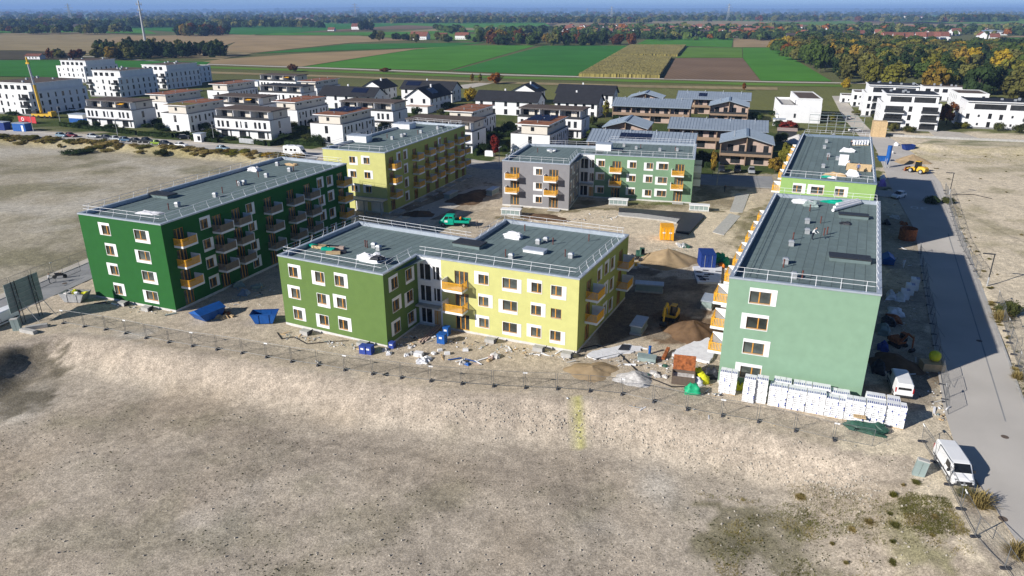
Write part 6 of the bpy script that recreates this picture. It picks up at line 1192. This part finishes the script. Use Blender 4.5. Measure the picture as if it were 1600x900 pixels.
p = at(1385,262); o = thing('blue_silo', 'slim blue mortar silo beside the leaf green block', 'silo', (p.x, p.y, 0)); O('vessel', MB().tube((0,0,2.2),(0,0,6.0),.6,12).tube((0,0,2.2),(0,0,.9),.6,12,0,.2), 'blue', parent=o)
for a in range(4): O('leg', MB().tube((math.cos(a*1.57+.78)*.6,math.sin(a*1.57+.78)*.6,0),(math.cos(a*1.57+.78)*.6,math.sin(a*1.57+.78)*.6,2.6),.08,5), 'galv', parent=o)
# white-roofed glazed shelters and grey boxes
def shelter(lab, u, v, rz, l=4.2, glass=True):
    p = gat(u, v); o = thing('bin_shelter', lab, 'shelter', (p.x, p.y, p.z), rz, 'low bin shelters'); O('base', MB().box(-l/2,-.8,0,l/2,.8,.25), 'concrete', parent=o); O('body', MB().box(-l/2+.1,-.7,.25,l/2-.1,.7,1.2), 'white' if glass else 'board', parent=o); O('roof', MB().box(-l/2-.05,-.85,1.2,l/2+.05,.85,1.38), 'white' if glass else 'zinc', parent=o)
    if glass:
        for k in range(4): O('glass_panel', MB().box(-l/2+.2+k*(l-.4)/4,-.73,.35,-l/2+.1+(k+1)*(l-.4)/4,-.705,1.15), 'board', parent=o)
shelter('glazed white bin shelter before the grey wing', 799,336,R(-14)); shelter('glazed white bin shelter before the middle of the sage wing', 966,320,R(-14)); shelter('glazed white bin shelter right of the sage wing', 1092,329,R(-14)); shelter('long grey metal box on dark earth, far one', 1014,455,R(-12),4.2,False); shelter('long grey metal box on dark earth, near one', 998,516,R(66),3.6,False); shelter('grey-white box beside the lime block balconies', 705,309,R(66),4.2,False); shelter('white box between the lime block and the grey wing', 770,303,R(66),4.0,False); shelter('white utility box under the mint block balconies', 1106,478,R(66),3.2,False)
# earth heaps
def heap(name, lab, u, v, r, h, m, sx=1., seed=0, rz=0.):
    p = gat(u, v); rs = np.random.RandomState(seed); mb = MB(); n = 40; V = []; K = 16
    for j in range(K+1):
        f = j/K
        for i in range(n): a = 6.283*i/n; rr = r*f*(1+.12*math.sin(3*a+seed)+.07*math.sin(7*a+2*seed)); x, y = math.cos(a)*rr*sx, math.sin(a)*rr; V.append((x, y, (h+.25)*max(0,1-f)**.95*(1+.12*math.sin(2*a+seed)*f)-.25+.16*(fbm(np.array([x*1.4+seed+50]), np.array([y*1.4+50]), 3)[0]-.5)))
    mb.add(V, [(j*n+i, j*n+(i+1) % n, (j+1)*n+(i+1) % n, (j+1)*n+i) for j in range(K) for i in range(n)][::1]); mb.f = [f[::-1] for f in mb.f]
    tag(O(name, mb, m, loc=(p.x, p.y, p.z), rz=rz, smooth=True), lab, 'heap')
heap('sand_heap', 'brown sand heap beside the dark blue container', 1042,408,4.6,2.3,'sand',1.25,1); heap('soil_heap', 'dark brown soil heap next to the yellow excavator', 1082,520,4.2,1.9,'soil',1,2,R(30)); heap('sand_heap', 'pale sand pile beside the yellow wheel loader', 1424,254,4.5,2.4,'sand',1.2,3); heap('soil_heap', 'dark soil heap in the mint block shade', 1396,568,3.4,1.3,'soil',1,4); heap('rubble_heap', 'pale rubble heap left of the rusty box', 992,592,2.4,.9,'debris',1.2,5); heap('gravel_heap', 'low gravel heap at the corner of the yellow wing', 925,580,3.2,.7,'sand',1.3,6); heap('rubble_heap', 'heap of pale branches and rubble left of the leaf green roof', 1246,222,5,2.6,'debris',1,7)
heap('soil_heap', 'long brown soil ridge beside the lime block', 735,308,5,.9,'soil',2.0,8,R(66)); heap('soil_heap', 'low brown soil ridge before the grey wing', 850,341,4.5,.5,'soil',1.8,9,R(-14)); heap('soil_heap', 'low brown heap at the foot of the lime block', 655,335,3.6,.8,'soil',1.3,10)
# membranes and boards lying on the ground
def slab(name, lab, px, z0, z1, m, cat, jag=.0):
    pl_ = ccw([P2(*q) for q in px])
    if jag:
        r = random.Random(int(px[0][0])); q = []
        for a, b in zip(pl_, pl_[1:]+pl_[:1]):
            for k in range(7): q.append((a[0]+(b[0]-a[0])*k/7+r.uniform(-jag,jag), a[1]+(b[1]-a[1])*k/7+r.uniform(-jag,jag)))
        pl_ = q
    tag(O(name, MB().prism(pl_, z0, z1), m), lab, cat)
slab('drainage_mat', 'black drainage mat laid in an L shape in the court', [(967,327),(1096,336),(1100,341),(1076,367),(1055,364),(1063,343),(1000,335),(967,333)], -.1, .4, 'tarp_black', 'mat'); slab('foundation_strip', 'white foundation strip along the black drainage mat', [(966,333.5),(1000,335.5),(1062,344),(1057,350),(1040,346),(966,338)], -.1, .3, 'concrete', 'slab')
slab('insulation_deck', 'white insulation deck with dark marks beside the dark blue container', [(1082,419),(1128,417),(1126,444),(1090,444)], -.1, .35, 'sheet_white', 'deck'); slab('insulation_deck', 'white insulation deck at the foot of the mint block', [(1058,548),(1105,528),(1122,545),(1108,568),(1050,556)], -.1, .3, 'sheet_white', 'deck', .12); slab('white_fleece', 'white fleece spread at the corner of the yellow wing', [(915,553),(975,537),(1010,545),(985,553),(930,563)], -.05, .1, 'sheet_white', 'sheet', .3); slab('black_mat', 'black mat on the white fleece', [(972,540),(985,541),(982,549),(966,548)], .1, .22, 'tarp_black', 'mat')
mk = random.Random(8)
for k in range(14): p = at(1090+mk.uniform(0,32), 424+mk.uniform(0,17)); tag(O('dark_block', MB().obox((0,0,.04),(.9,.25,.08),R(-15)), 'tarp_black', loc=(p.x, p.y, .35)), 'small dark block on the white deck by the dark blue container', 'block', 'dark blocks on the upper white deck')
slab('grey_board', 'grey-blue board pile left of the rusty box', [(996,556),(1026,560),(1024,568),(996,564)], 0, .5, 'board', 'boards'); p = at(1040,556); tag(O('red_beam', MB().obox((0,0,.35),(.4,2.6,.3),R(-25),0,R(7)), 'rust', loc=(p.x, p.y, 0)), 'leaning rust-red formwork beam near the rusty box', 'beam'); p = at(1015,553); tag(O('blue_post', MB().tube((0,0,0),(0,0,1.0),.17,8).tube((0,0,1.0),(0,0,1.08),.2,8), 'blue', loc=(p.x, p.y, 0)), 'short blue standing bottle on the white fleece', 'bottle')
for i in range(3):
    a, b = at(655+i*5,536-i), at(683+i*5,512-i); tag(O('plank', MB().tube((a.x,a.y,.15),(b.x,b.y,.35),.12,4), 'larch_pink'), 'long plank lying before the white stair bay', 'plank', 'planks before the stair bay')
cb = MB().poly_tube([gat(u, v)+Vector((0,0,.06)) for u, v in [(892,562),(880,553),(930,540),(962,548),(975,560),(1000,585),(1050,605),(1080,605)]], .07, 6); tag(O('black_hose', cb, 'black'), 'black hose winding from the yellow wing to the rusty box', 'hose')
cb = MB().poly_tube([gat(u, v)+Vector((0,0,.05)) for u, v in [(433,520),(440,530),(460,527),(480,538),(515,534),(545,533)]], .06, 6); tag(O('black_hose', cb, 'black'), 'black hose along the foot of the green wing', 'hose')
cb = MB().poly_tube([gat(u, v)+Vector((0,0,.05)) for u, v in [(1488,305),(1520,304),(1550,311)]], .09, 6); tag(O('black_hose', cb, 'black'), 'black pipe lying on the bare right lot', 'pipe')
# light shafts at the wall foot
for i, (u, v, a) in enumerate([(477,522,-26),(566,541,-26),(766,535,-23),(841,548,-23),(885,557,-23),(192,477,-22),(229,485,-22)]):
    p = at(u, v); o = thing('light_shaft', ['first','second','third','fourth','fifth','sixth','seventh'][i]+' pale concrete light shaft, '+('green wing foot' if i < 2 else 'yellow wing foot' if i < 5 else 'dark green block foot'), 'light shaft', (p.x, p.y, 0), R(a), 'concrete light shafts at the wall foot'); O('box', MB().box(-.65,-.35,-.2,.65,.5,.55), 'concrete', parent=o); O('cover', MB().obox((.8,.1,.35),(.08,.75,.8),0,0,0,R(25)), 'tarp_black', parent=o)
# small site clutter
for u, v, m, lab, s in [(691,535,'blue','blue chest standing before the stair bay',(1.1,1.0,1.3)),(698,523,'blue','smaller blue chest right against the yellow wing',(.8,.8,1.2)),(569,551,'navy_pack','left one of two dark blue drums at the green wing corner',(.9,.9,1.1)),(578,552,'navy_pack','right one of two dark blue drums at the green wing corner',(.9,.9,1.1)),(613,543,'navy_pack','small dark blue tub right of the green wing corner',(.7,.7,.8))]:
    p = gat(u, v); o = thing('storage_box', lab, 'box', (p.x, p.y, p.z), R(-20)); O('body', MB().obox((0,0,s[2]*.45),(s[0],s[1],s[2]*.9),0,0,taper=.94), m, parent=o); O('lid', MB().obox((0,0,s[2]*.94),(s[0]*1.02,s[1]*1.02,s[2]*.1)), m, parent=o); O('label_sticker', MB().box(-.2,-s[1]*.5-.01,s[2]*.55,.2,-s[1]*.46,s[2]*.75), 'white', parent=o)
dr = random.Random(17)
def clutter(n, us, vs, ms, lab, grp, name='rubbish_bag', s=(.35,.7), cat='bag', z=None):
    for k in range(n):
        u, v = dr.uniform(*us), dr.uniform(*vs); p = gat(u, v) if z is None else at(u, v, z); m = dr.choice(ms); a = dr.uniform(*s); b = dr.random(); tag(O(name, lump(dr.randrange(40), a, a*.8, a*.45) if b < .5 else MB().obox((0,0,a*.35),(a*1.7,a*1.1,a*.7),0,0,dr.uniform(-.1,.1),0,.95) if b < .75 else MB().obox((0,0,a*.2),(a*3.2,a*.35,.06),0,0,dr.uniform(-.3,.3),dr.uniform(-.15,.15)), m, loc=(p.x, p.y, p.z), rz=dr.uniform(0,6)), lab, cat, grp)
clutter(16, (652,782), (548,568), ['sheet_white','debris','pack_white','sheet_white'], 'white rubbish bag on the heap before the yellow wing', 'rubbish bags before the yellow wing'); clutter(7, (690,780), (558,570), ['rust','blue','plywood','larch_pink'], 'coloured scrap on the rubbish heap before the yellow wing', 'scrap before the yellow wing', 'scrap_piece', (.3,.55), 'scrap'); clutter(8, (600,660), (538,556), ['debris','sheet_white','concrete'], 'small rubbish between the stair bay and the green corner', 'small rubbish by the stair bay', 'rubbish_piece', (.2,.45), 'rubbish')
clutter(7, (355,410), (446,462), ['board','zinc_dark','sheet_white'], 'board scrap on the ground beside the dark green block', 'board scraps by the dark green block', 'board_scrap', (.5,.9), 'scrap'); clutter(10, (335,372), (484,500), ['plywood','rust','larch'], 'timber scrap behind the lidded blue skip', 'timber scraps by the blue skip', 'timber_scrap', (.3,.6), 'scrap'); clutter(9, (1002,1050), (570,592), ['debris','tarp_green','concrete'], 'rubble and strips near the rusty box', 'rubble near the rusty box', 'rubble_piece', (.25,.5), 'rubble'); clutter(8, (1050,1075), (378,388), ['debris','galv','tarp_green','sheet_white'], 'site tool bundle in front of the yellow container', 'tool bundles by the yellow container', 'tool_bundle', (.4,.7), 'tools'); clutter(10, (985,1010), (400,420), ['galv','debris','tarp_black','digger'], 'small site gear around the compact excavator', 'gear around the compact excavator', 'site_gear', (.3,.55), 'gear')
for u, v, m, lab, a in [(1097,598,'bag_yellow','upright lime yellow sack right of the rusty box',.75),(1089,588,'bag_yellow','lime yellow sack lying behind the white one',.7),(1087,601,'sheet_white','white sack between the two lime yellow sacks',.65),(1082,614,'bag_green','green sack at the fence below the lime yellow ones',.75),(1155,608,'bag_yellow','lime yellow sack between the foam pack stacks',.55),(1110,590,'tarp_black','dark sack pile at the mint block corner',.8),(1124,409,'bag_green','larger mint green sack beside the dark blue container',1.0),(1132,413,'bag_green','smaller mint green sack beside the dark blue container',.8),(1127,418,'hivis','orange sack at the mint block balconies',.5)]:
    p = gat(u, v); tag(O('sack', lump(int(u) % 37, a, a*.75, a*.8), m, loc=(p.x, p.y, p.z), smooth=True), lab, 'sack')
# ---- foam packs: stacks on pallets along the mint block
PACK = MB(); PACK.box(0,0,0,.6,1.2,.235); PACK.box(.05,-.012,.06,.22,0,.15,1); PACK.box(.27,-.012,.06,.33,0,.17,1); PACK = PACK.mesh('foam_pack', ['pack_white','galv','navy_pack']); PACK2 = MB(); PACK2.box(0,0,0,.6,1.2,.235); PACK2.box(.5,-.012,.02,.6,0,.21,2); PACK2.box(.2,-.012,.1,.34,0,.13,1); PACK2 = PACK2.mesh('foam_pack', ['pack_white','galv','navy_pack']); TOPM = MB(); TOPM.box(0,0,0,.6,1.2,.235)
for q in range(3): TOPM.box(.06+q*.19,.02,.235,.14+q*.19,.5,.246,1)
TOPM = TOPM.mesh('foam_pack', ['pack_white','navy_pack'])
def stack(lab, p, rz, cols, layers, grp, z=0., jit=.03):
    r = random.Random(int(p.x*10)); o = thing('pack_stack', lab, 'pack stack', (p.x, p.y, z), rz, grp); O('pallet', MB().box(0,0,0,cols*.62,1.2,.04).box(0,.02,-.1,cols*.62,.12,0).box(0,1.0,-.1,cols*.62,1.1,0), 'plywood', parent=o)
    for c2 in range(cols):
        for k in range(layers): O('foam_pack', TOPM if k == layers-1 else (PACK2 if r.random() < .22 else PACK), parent=o, loc=(c2*.615+r.uniform(-jit,jit), r.uniform(-jit,jit), .045+k*.238), rz=r.uniform(-.01,.01))
FA = R(-22); ds = Vector((math.cos(FA), math.sin(FA), 0)); A0 = at(1120,634); dn_ = Vector((-math.sin(FA), math.cos(FA), 0))
wl = Vector((23.7,73.2,0)); base = wl - dn_*2.6; ords = ['first','second','third','fourth','fifth','sixth','seventh','eighth','ninth','tenth']
SX = [(.35,0.2,3,11),(3.0,-.9,2,12),(4.25,-.6,2,12),(5.65,-.7,3,10),(7.55,-.75,3,10),(9.45,-.75,3,10),(11.35,-.8,3,9),(13.25,-.8,3,10),(15.15,-.7,3,10),(17.05,-.5,3,10)]
for i, (s, o_, c2, ly) in enumerate(SX): q = base+ds*s+dn_*o_; stack(f'white foam pack stack by the mint wall, {ords[i]} from its left corner', q, FA, c2, ly, 'white foam pack stacks by the mint wall')
for i, (s, c2, ly) in enumerate([(6.0,3,10),(8.0,3,10),(9.9,3,10),(11.8,3,9),(15.2,3,10),(17.2,2,10)]): q = base+ds*s+dn_*.75; stack('white foam pack stack in the rear row touching the mint wall', q, FA, c2, ly, 'rear foam pack stacks')
p = gat(1354,672); o = tag(O('green_tarp', lump(5,2.1,.9,.45), 'tarp_green', loc=(p.x, p.y, p.z), rz=FA), 'crumpled dark green tarp heap before the foam packs', 'tarp'); p = gat(1341,662); o = thing('wooden_pallet', 'wooden pallet lying on the green tarp heap', 'pallet', (p.x, p.y, p.z+.95), FA)
for k in range(7): O('slat', MB().box(-.6+k*.17,-.4,0,-.48+k*.17,.4,.03), 'plywood', parent=o)
for y in (-.4,-.05,.3): O('runner', MB().box(-.6,y,-.1,.6,y+.1,0), 'plywood', parent=o)
for i, (u, v, m, lab, a, z) in enumerate([(1392,466,'sheet_white','pale wrapped bundle in the yard, left one',1.0,.9),(1407,468,'pack_white','pale wrapped bundle in the yard, middle one',1.0,.8),(1398,490,'sheet_white','flat grey wrapped pallet in the yard shade',1.5,.6),(1388,505,'tarp_black','dark wrapped pallet in the yard shade',1.2,.8),(1380,520,'board','grey pallet against the mint block in the shade',1.1,1.0),(1385,350,'tarp_black','dark bundle behind the rusty tank',1.0,.7),(1378,290,'lilac','lilac wrapped pallet beside the leaf green block',1.1,1.3),(1379,280,'sheet_white','white cover on the lilac pallet row',1.0,.9),(1395,500,'rust','orange-brown timber pile in the yard shade',1.4,.5),(1380,545,'navy_pack','dark blue bundle at the mint block foot',.9,.8),(1372,580,'tarp_black','black film bundle at the mint block corner',1.0,1.2),(1398,340,'debris','scrap pile on the far yard',1.3,.5),(1412,350,'rust','brown scrap beside the rusty tank',1.0,.4),(1392,240,'debris','grey gear pile beside the blue silo',1.2,.8),(1400,228,'sheet_white','white bundle by the deep blue skip',1.0,.9)]):
    p = gat(u, v); tag(O('wrapped_bundle', lump(i+3, a, a*.7, z*.6), m, loc=(p.x, p.y, p.z), rz=rz0), lab, 'bundle')
for i in range(3): p = gat(1420+i*7,470-i*7); stack(['near','middle','far'][i]+' white foam stack in the yard beside the road', p, rz0, 2, 6+i, 'foam stacks in the yard')
# material on the roofs
def rooflump(lab, u, v, z, m, a, b, c2, seed, name='roof_bundle'): p = at(u, v, z); tag(O(name, lump(seed, a, b, c2), m, loc=(p.x, p.y, z), rz=R(-22)), lab, 'bundle')
Z13, Z10 = 12.47, 9.47
rooflump('white foam bundle at the front edge of the green wing roof', 578,407,Z10,'sheet_white',1.9,.9,.5,1); rooflump('dark film on the white bundle of the green wing roof', 590,404,Z10+.9,'tarp_black',.9,.6,.2,2); rooflump('white wrapped roll on the yellow wing roof', 803,372,Z10,'sheet_white',1.3,.7,.5,3); rooflump('pale foam sheets on the front of the dark green roof', 233,333,Z13,'sheet_white',1.8,.8,.15,4); rooflump('white sack on the back of the dark green roof', 398,267,Z13,'sheet_white',1.0,.7,.4,5); rooflump('tan foil heap on the back of the dark green roof', 455,258,Z13,'plywood',1.4,.6,.2,6)
rooflump('white heap of membrane rolls on the far mint roof', 1256,317,Z13,'sheet_white',1.8,.8,.25,7); rooflump('dark bundle beside the membrane rolls on the mint roof', 1266,322,Z13,'board',1.0,.6,.4,8); rooflump('teal net bundle at the back of the mint roof', 1304,317,Z13,'teal',1.6,.7,.25,9); rooflump('black cable coil on the mint roof', 1321,350,Z13,'tarp_black',.7,.5,.2,10); rooflump('white foam heap on the back of the leaf green roof', 1324,237,Z13,'sheet_white',1.3,.8,.4,11); rooflump('pale board heap on the front of the leaf green roof', 1306,274,Z13,'plywood',1.8,.7,.25,12); rooflump('white foam pile at the front right of the leaf green roof', 1333,275,Z13,'sheet_white',1.1,.9,.5,13); rooflump('teal net at the front of the leaf green roof', 1292,277,Z13,'teal',.9,.5,.2,14); rooflump('white foil beside the net on the leaf green roof', 1300,278,Z13,'sheet_white',.7,.5,.15,15)
for k in range(5):
    a = at(1301+k*2,331-k*2.4,Z13); b = at(1344-k*1.5,319-k*.8,Z13); tag(O('membrane_roll', MB().tube((a.x,a.y,Z13+.25+.2*(k % 2)),(b.x,b.y,Z13+.25+.2*(k % 2)),.24,8), 'sheet_white'), 'long white membrane roll in the bundle on the mint roof', 'roll', 'membrane rolls on the mint roof')
for k in range(6): p = at(1331+k*4.2,227,Z13); q = p; stack(f'{["first","second","third","fourth","fifth","sixth"][k]} from left in the white pack row on the leaf green roof', Vector((q.x, q.y, 0)), R(-24), 1, 4, 'pack row on the leaf green roof', Z13+.1)
for i, (u, v, sz, m, lab) in enumerate([(1317,258,(1.6,.5,2.0),'pack_white','upright white foam board on the leaf green roof'),(1341,267,(4.2,.3,1.3),'plywood','tan upright board wall on the leaf green roof')]): p = at(u, v, Z13); tag(O('board', MB().obox((0,0,sz[2]/2),sz,R(-24)), m, loc=(p.x, p.y, Z13)), lab, 'board')
for i in range(8):
    u, v = [(490,386),(498,388),(506,387),(513,391),(520,388),(527,389),(530,395),(521,397)][i]; p = at(u, v, Z10); o = tag(O('timber_stack', MB().obox((0,0,.2),(1.9,.6,.35),R(-24+i*4)), ['teal','plywood','plywood','teal','tarp_black','larch_pink','tarp_black','plywood'][i], loc=(p.x, p.y, Z10)), ['teal tool box at the left','first tan timber bundle','second tan timber bundle','teal strap bundle','dark timber bundle','reddish plank bundle','dark plank bundle at the rail','tan plank bundle at the rail'][i]+' on the green wing roof', 'timber bundle')
# ---- big site sign seen from behind, cabinets, blocks
p0, p1 = gat(38,505), gat(66,492); d = p1-p0; o = thing('site_sign', 'large grey-green site sign seen from behind on two lattice stands', 'sign', (p0.x, p0.y, p0.z), math.atan2(d.y, d.x)); L_ = d.length
O('panel', MB().box(-1.3,.3,1.9,L_+1.1,.36,6.0), 'board', parent=o)
for k in range(6): O('board_joint', MB().box(-1.28,.27,2.0+k*.68,L_+1.08,.298,2.05+k*.68), 'galv', parent=o)
for x in (0, L_-.2):
    q = O('lattice_stand', MB().tube((x-.25,0,0),(x-.25,.2,6.1),.05,5).tube((x+.25,0,0),(x+.25,.2,6.1),.05,5), 'plastic', parent=o)
    for k in range(11): O('rung', MB().tube((x-.25,.02+k*.018,.4+k*.55),(x+.25,.02+k*.018,.4+k*.55),.035,4), 'galv', parent=q)
    O('stay', MB().tube((x,.2,4.2),(x+.4,-2.2,.1),.04,5), 'galv', parent=o)
for i, (u, v, r_) in enumerate([(45,520,-20),(58,513,25)]): p = gat(u, v); tag(O('concrete_block', MB().obox((0,0,.25),(2.6,.6,.5),R(r_),0,taper=.97), 'concrete', loc=(p.x, p.y, p.z)), ['front','rear'][i]+' concrete ballast block under the site sign', 'block')
def cabinet(lab, u, v, rz, tilt=0., sz=(1.0,.5,1.7)):
    p = gat(u, v); o = thing('power_cabinet', lab, 'cabinet', (p.x, p.y, p.z-.05), rz); o.rotation_euler[1] = tilt; O('body', MB().obox((0,0,sz[2]/2),sz), 'board', parent=o); O('lid', MB().obox((0,0,sz[2]+.04),(sz[0]*1.06,sz[1]*1.1,.1),0,0,taper=.9), 'concrete', parent=o); O('door_seam', MB().box(-.01,-sz[1]/2-.006,.15,.01,-sz[1]/2+.001,sz[2]-.15), 'plastic', parent=o)
cabinet('pale grey power cabinet tilted beside the near white van', 1434,742,R(-25), R(7)); cabinet('pale grey power cabinet left of the big site sign', 28,516,R(10), R(-4))
# ---- street lamps
def lamp(lab, u, v, h, rz, m='frame_dark', grp=None):
    p = gat(u, v); o = thing('street_lamp', lab, 'street lamp', (p.x, p.y, p.z), rz, grp); O('pole', MB().tube((0,0,0),(0,0,1.6),.11,8).tube((0,0,1.6),(0,0,h),.085,8), m, parent=o); O('lamp_head', MB().obox((-.75,0,h),(1.7,.28,.12)), m, parent=o); O('base_sleeve', MB().tube((0,0,0),(0,0,1.5),.125,8), 'galv', parent=o)
lamp('black street lamp beside the bare branch road at the right', 1542,447,5.2,R(-20)); lamp('black street lamp at the far end of the bare right lot', 1483,305,5.2,R(-20))
LP = 'slim lamps along the far street'
for u, v, lab in [(94,190,'by the red hoarding'),(184,212,'before the leftmost terraced row'),(335,222,'beside the garden shed hedge'),(560,236,'behind the lime block'),(780,262,'left of the grey wing'),(1120,290,'in the court street'),(53,207,'beside the blue shed')]: lamp('slim street lamp '+lab, u, v, 5.5, R(-110), 'galv', LP)
# ---- blue sheds and red hoarding at the far left
p = at(34,205); o = thing('site_hut', 'bright blue site hut at the left end of the street', 'hut', (p.x-3, p.y, 0), R(-18)); O('body', MB().box(0,0,.1,6,2.6,2.8), 'blue', parent=o); O('roof', MB().box(-.1,-.1,2.8,6.1,2.7,2.95), 'zinc', parent=o); O('door', MB().box(4.2,-.03,.15,5.1,0,2.2), 'white', parent=o)
p = at(6,203); o = thing('site_hut', 'dark blue site hut cut by the left edge', 'hut', (p.x-4, p.y, 0), R(-18)); O('body', MB().box(0,0,.1,6,2.6,2.8), 'blue_dark', parent=o); O('roof', MB().box(-.1,-.1,2.8,6.1,2.7,2.95), 'zinc', parent=o)
p = at(30,192); o = thing('red_hoarding', 'red printed hoarding below the yellow crane', 'hoarding', (p.x, p.y, 0), R(-18)); 
for k in range(4): O('panel', MB().box(k*2.2,0,.2,k*2.2+2.15,.08,2.6), 'red_sign', parent=o)
O('print_ring', MB().tube((2.2,-.02,1.5),(2.2,.0,1.5),.7,16), 'pack_white', parent=o); O('print_ring_centre', MB().tube((2.2,-.03,1.5),(2.2,-.021,1.5),.42,16), 'red_sign', parent=o)
p = at(123,191); o = thing('blue_shed', 'white and blue shed left of the leftmost terraced row', 'shed', (p.x-3.5, p.y, 0), R(-18)); O('body', MB().box(0,0,0,7,4,1.6), 'blue', parent=o); O('upper_wall', MB().box(.02,.02,1.6,6.98,3.98,3.0), 'white_wall', parent=o); O('roof', MB().box(-.2,-.2,3.0,7.2,4.2,3.15), 'zinc', parent=o)
p = at(374,223); q = at(412,227); d = q-p; o = thing('garden_fence', 'grey panel fence before the fenced terraced row', 'fence', (p.x, p.y, 0), math.atan2(d.y, d.x))
for k in range(8): O('fence_board', MB().box(k*d.length/8,0,.05,(k+1)*d.length/8-.06,.06,1.6), 'galv', parent=o)
p = at(776,176); o = thing('play_slide', 'teal play slide in the garden of the long white house', 'slide', (p.x, p.y, 0), R(-60)); O('chute', MB().obox((0,0,1.7),(3.2,.7,.12),0,0,0,R(38)), 'teal', parent=o); O('tower', MB().box(-1.6,-.6,0,-1.3,.6,3.0), 'plywood', parent=o)
p = at(765,244); tag(O('white_cabinet', MB().obox((0,0,.8),(2.6,1.2,1.6),R(-20),0,taper=.97), 'white', loc=(p.x, p.y, 0)), 'white box by the slim red tree at the street', 'cabinet')
# wash of long low glass/scaffold lying behind the leaf green roof
for i, (u, v) in enumerate([(1262,206),(1290,207),(1318,208)]):
    p = at(u, v); o = thing('scaffold', ['left','middle','right'][i]+' pale scaffold bay behind the leaf green roof', 'scaffold', (p.x, p.y, 0), R(-20), 'scaffold bays behind the leaf green block')
    for x in (0,3.0,6.0):
        for y in (0,1.0): O('standard', MB().tube((x,y,0),(x,y,6),.05,5), 'galv', parent=o)
    for z in (2.0,4.0,5.9): O('deck', MB().box(0,0,z,6,1,z+.06), 'board', parent=o); O('guard_rail', MB().tube((0,-.02,z+.9),(6,-.02,z+.9),.035,5), 'galv', parent=o)

# loose litter of the building site: offcuts, film, mortar lumps
mb = MB(); lr = np.random.RandomState(77)
for (u0, v0, u1, v1, sp, n) in [(440,522,600,550,5,150),(610,545,690,520,7,120),(700,535,905,560,7,230),(150,470,280,492,5,120),(330,490,420,450,10,110),(930,560,1110,575,14,260),(1060,590,1130,620,9,110),(1385,320,1430,620,14,260),(985,400,1080,395,9,120),(640,335,760,300,10,120),(800,345,1090,335,6,150),(1140,430,1200,330,7,90),(1460,600,1478,660,8,80),(440,560,1340,680,6,40),(1240,205,1250,225,8,60),(1385,215,1420,260,10,120)]:
    for i in range(n):
        t = lr.rand(); p = gat(u0+(u1-u0)*t+lr.normal()*sp, v0+(v1-v0)*t+lr.normal()*sp*.5); a = lr.rand(); s = .05+.22*a**3; el = 1+5*(lr.rand() > .75)
        mb.obox((p.x, p.y, p.z+s*.25), (s*el, s*lr.uniform(.5,1), s*lr.uniform(.2,.7)), lr.uniform(0,6), int(lr.choice(5, p=[.34,.26,.16,.12,.12])), lr.uniform(-.3,.3), lr.uniform(-.3,.3))
tag(O('site_litter', mb, ['sheet_white','concrete','plywood','tarp_black','board']), 'small scattered building litter over the site', 'litter', kind='stuff')
# ------------------------------------------------------------------ the hazy autumn air
hm = bpy.data.materials.new('haze_air'); hm.use_nodes = True; t = hm.node_tree
for n in list(t.nodes):
    if n.type != 'OUTPUT_MATERIAL': t.nodes.remove(n)
pv = t.nodes.new('ShaderNodeVolumePrincipled'); pv.inputs['Color'].default_value = (.34,.56,1,1); pv.inputs['Density'].default_value = 1.0e-4; pv.inputs['Anisotropy'].default_value = .0
t.links.new(pv.outputs[0], [n for n in t.nodes if n.type == 'OUTPUT_MATERIAL'][0].inputs['Volume'])
tag(O('haze', MB().box(-30000,-2000,-8,30000,30000,190), hm), 'pale blue autumn haze over the plain', 'haze', kind='stuff')
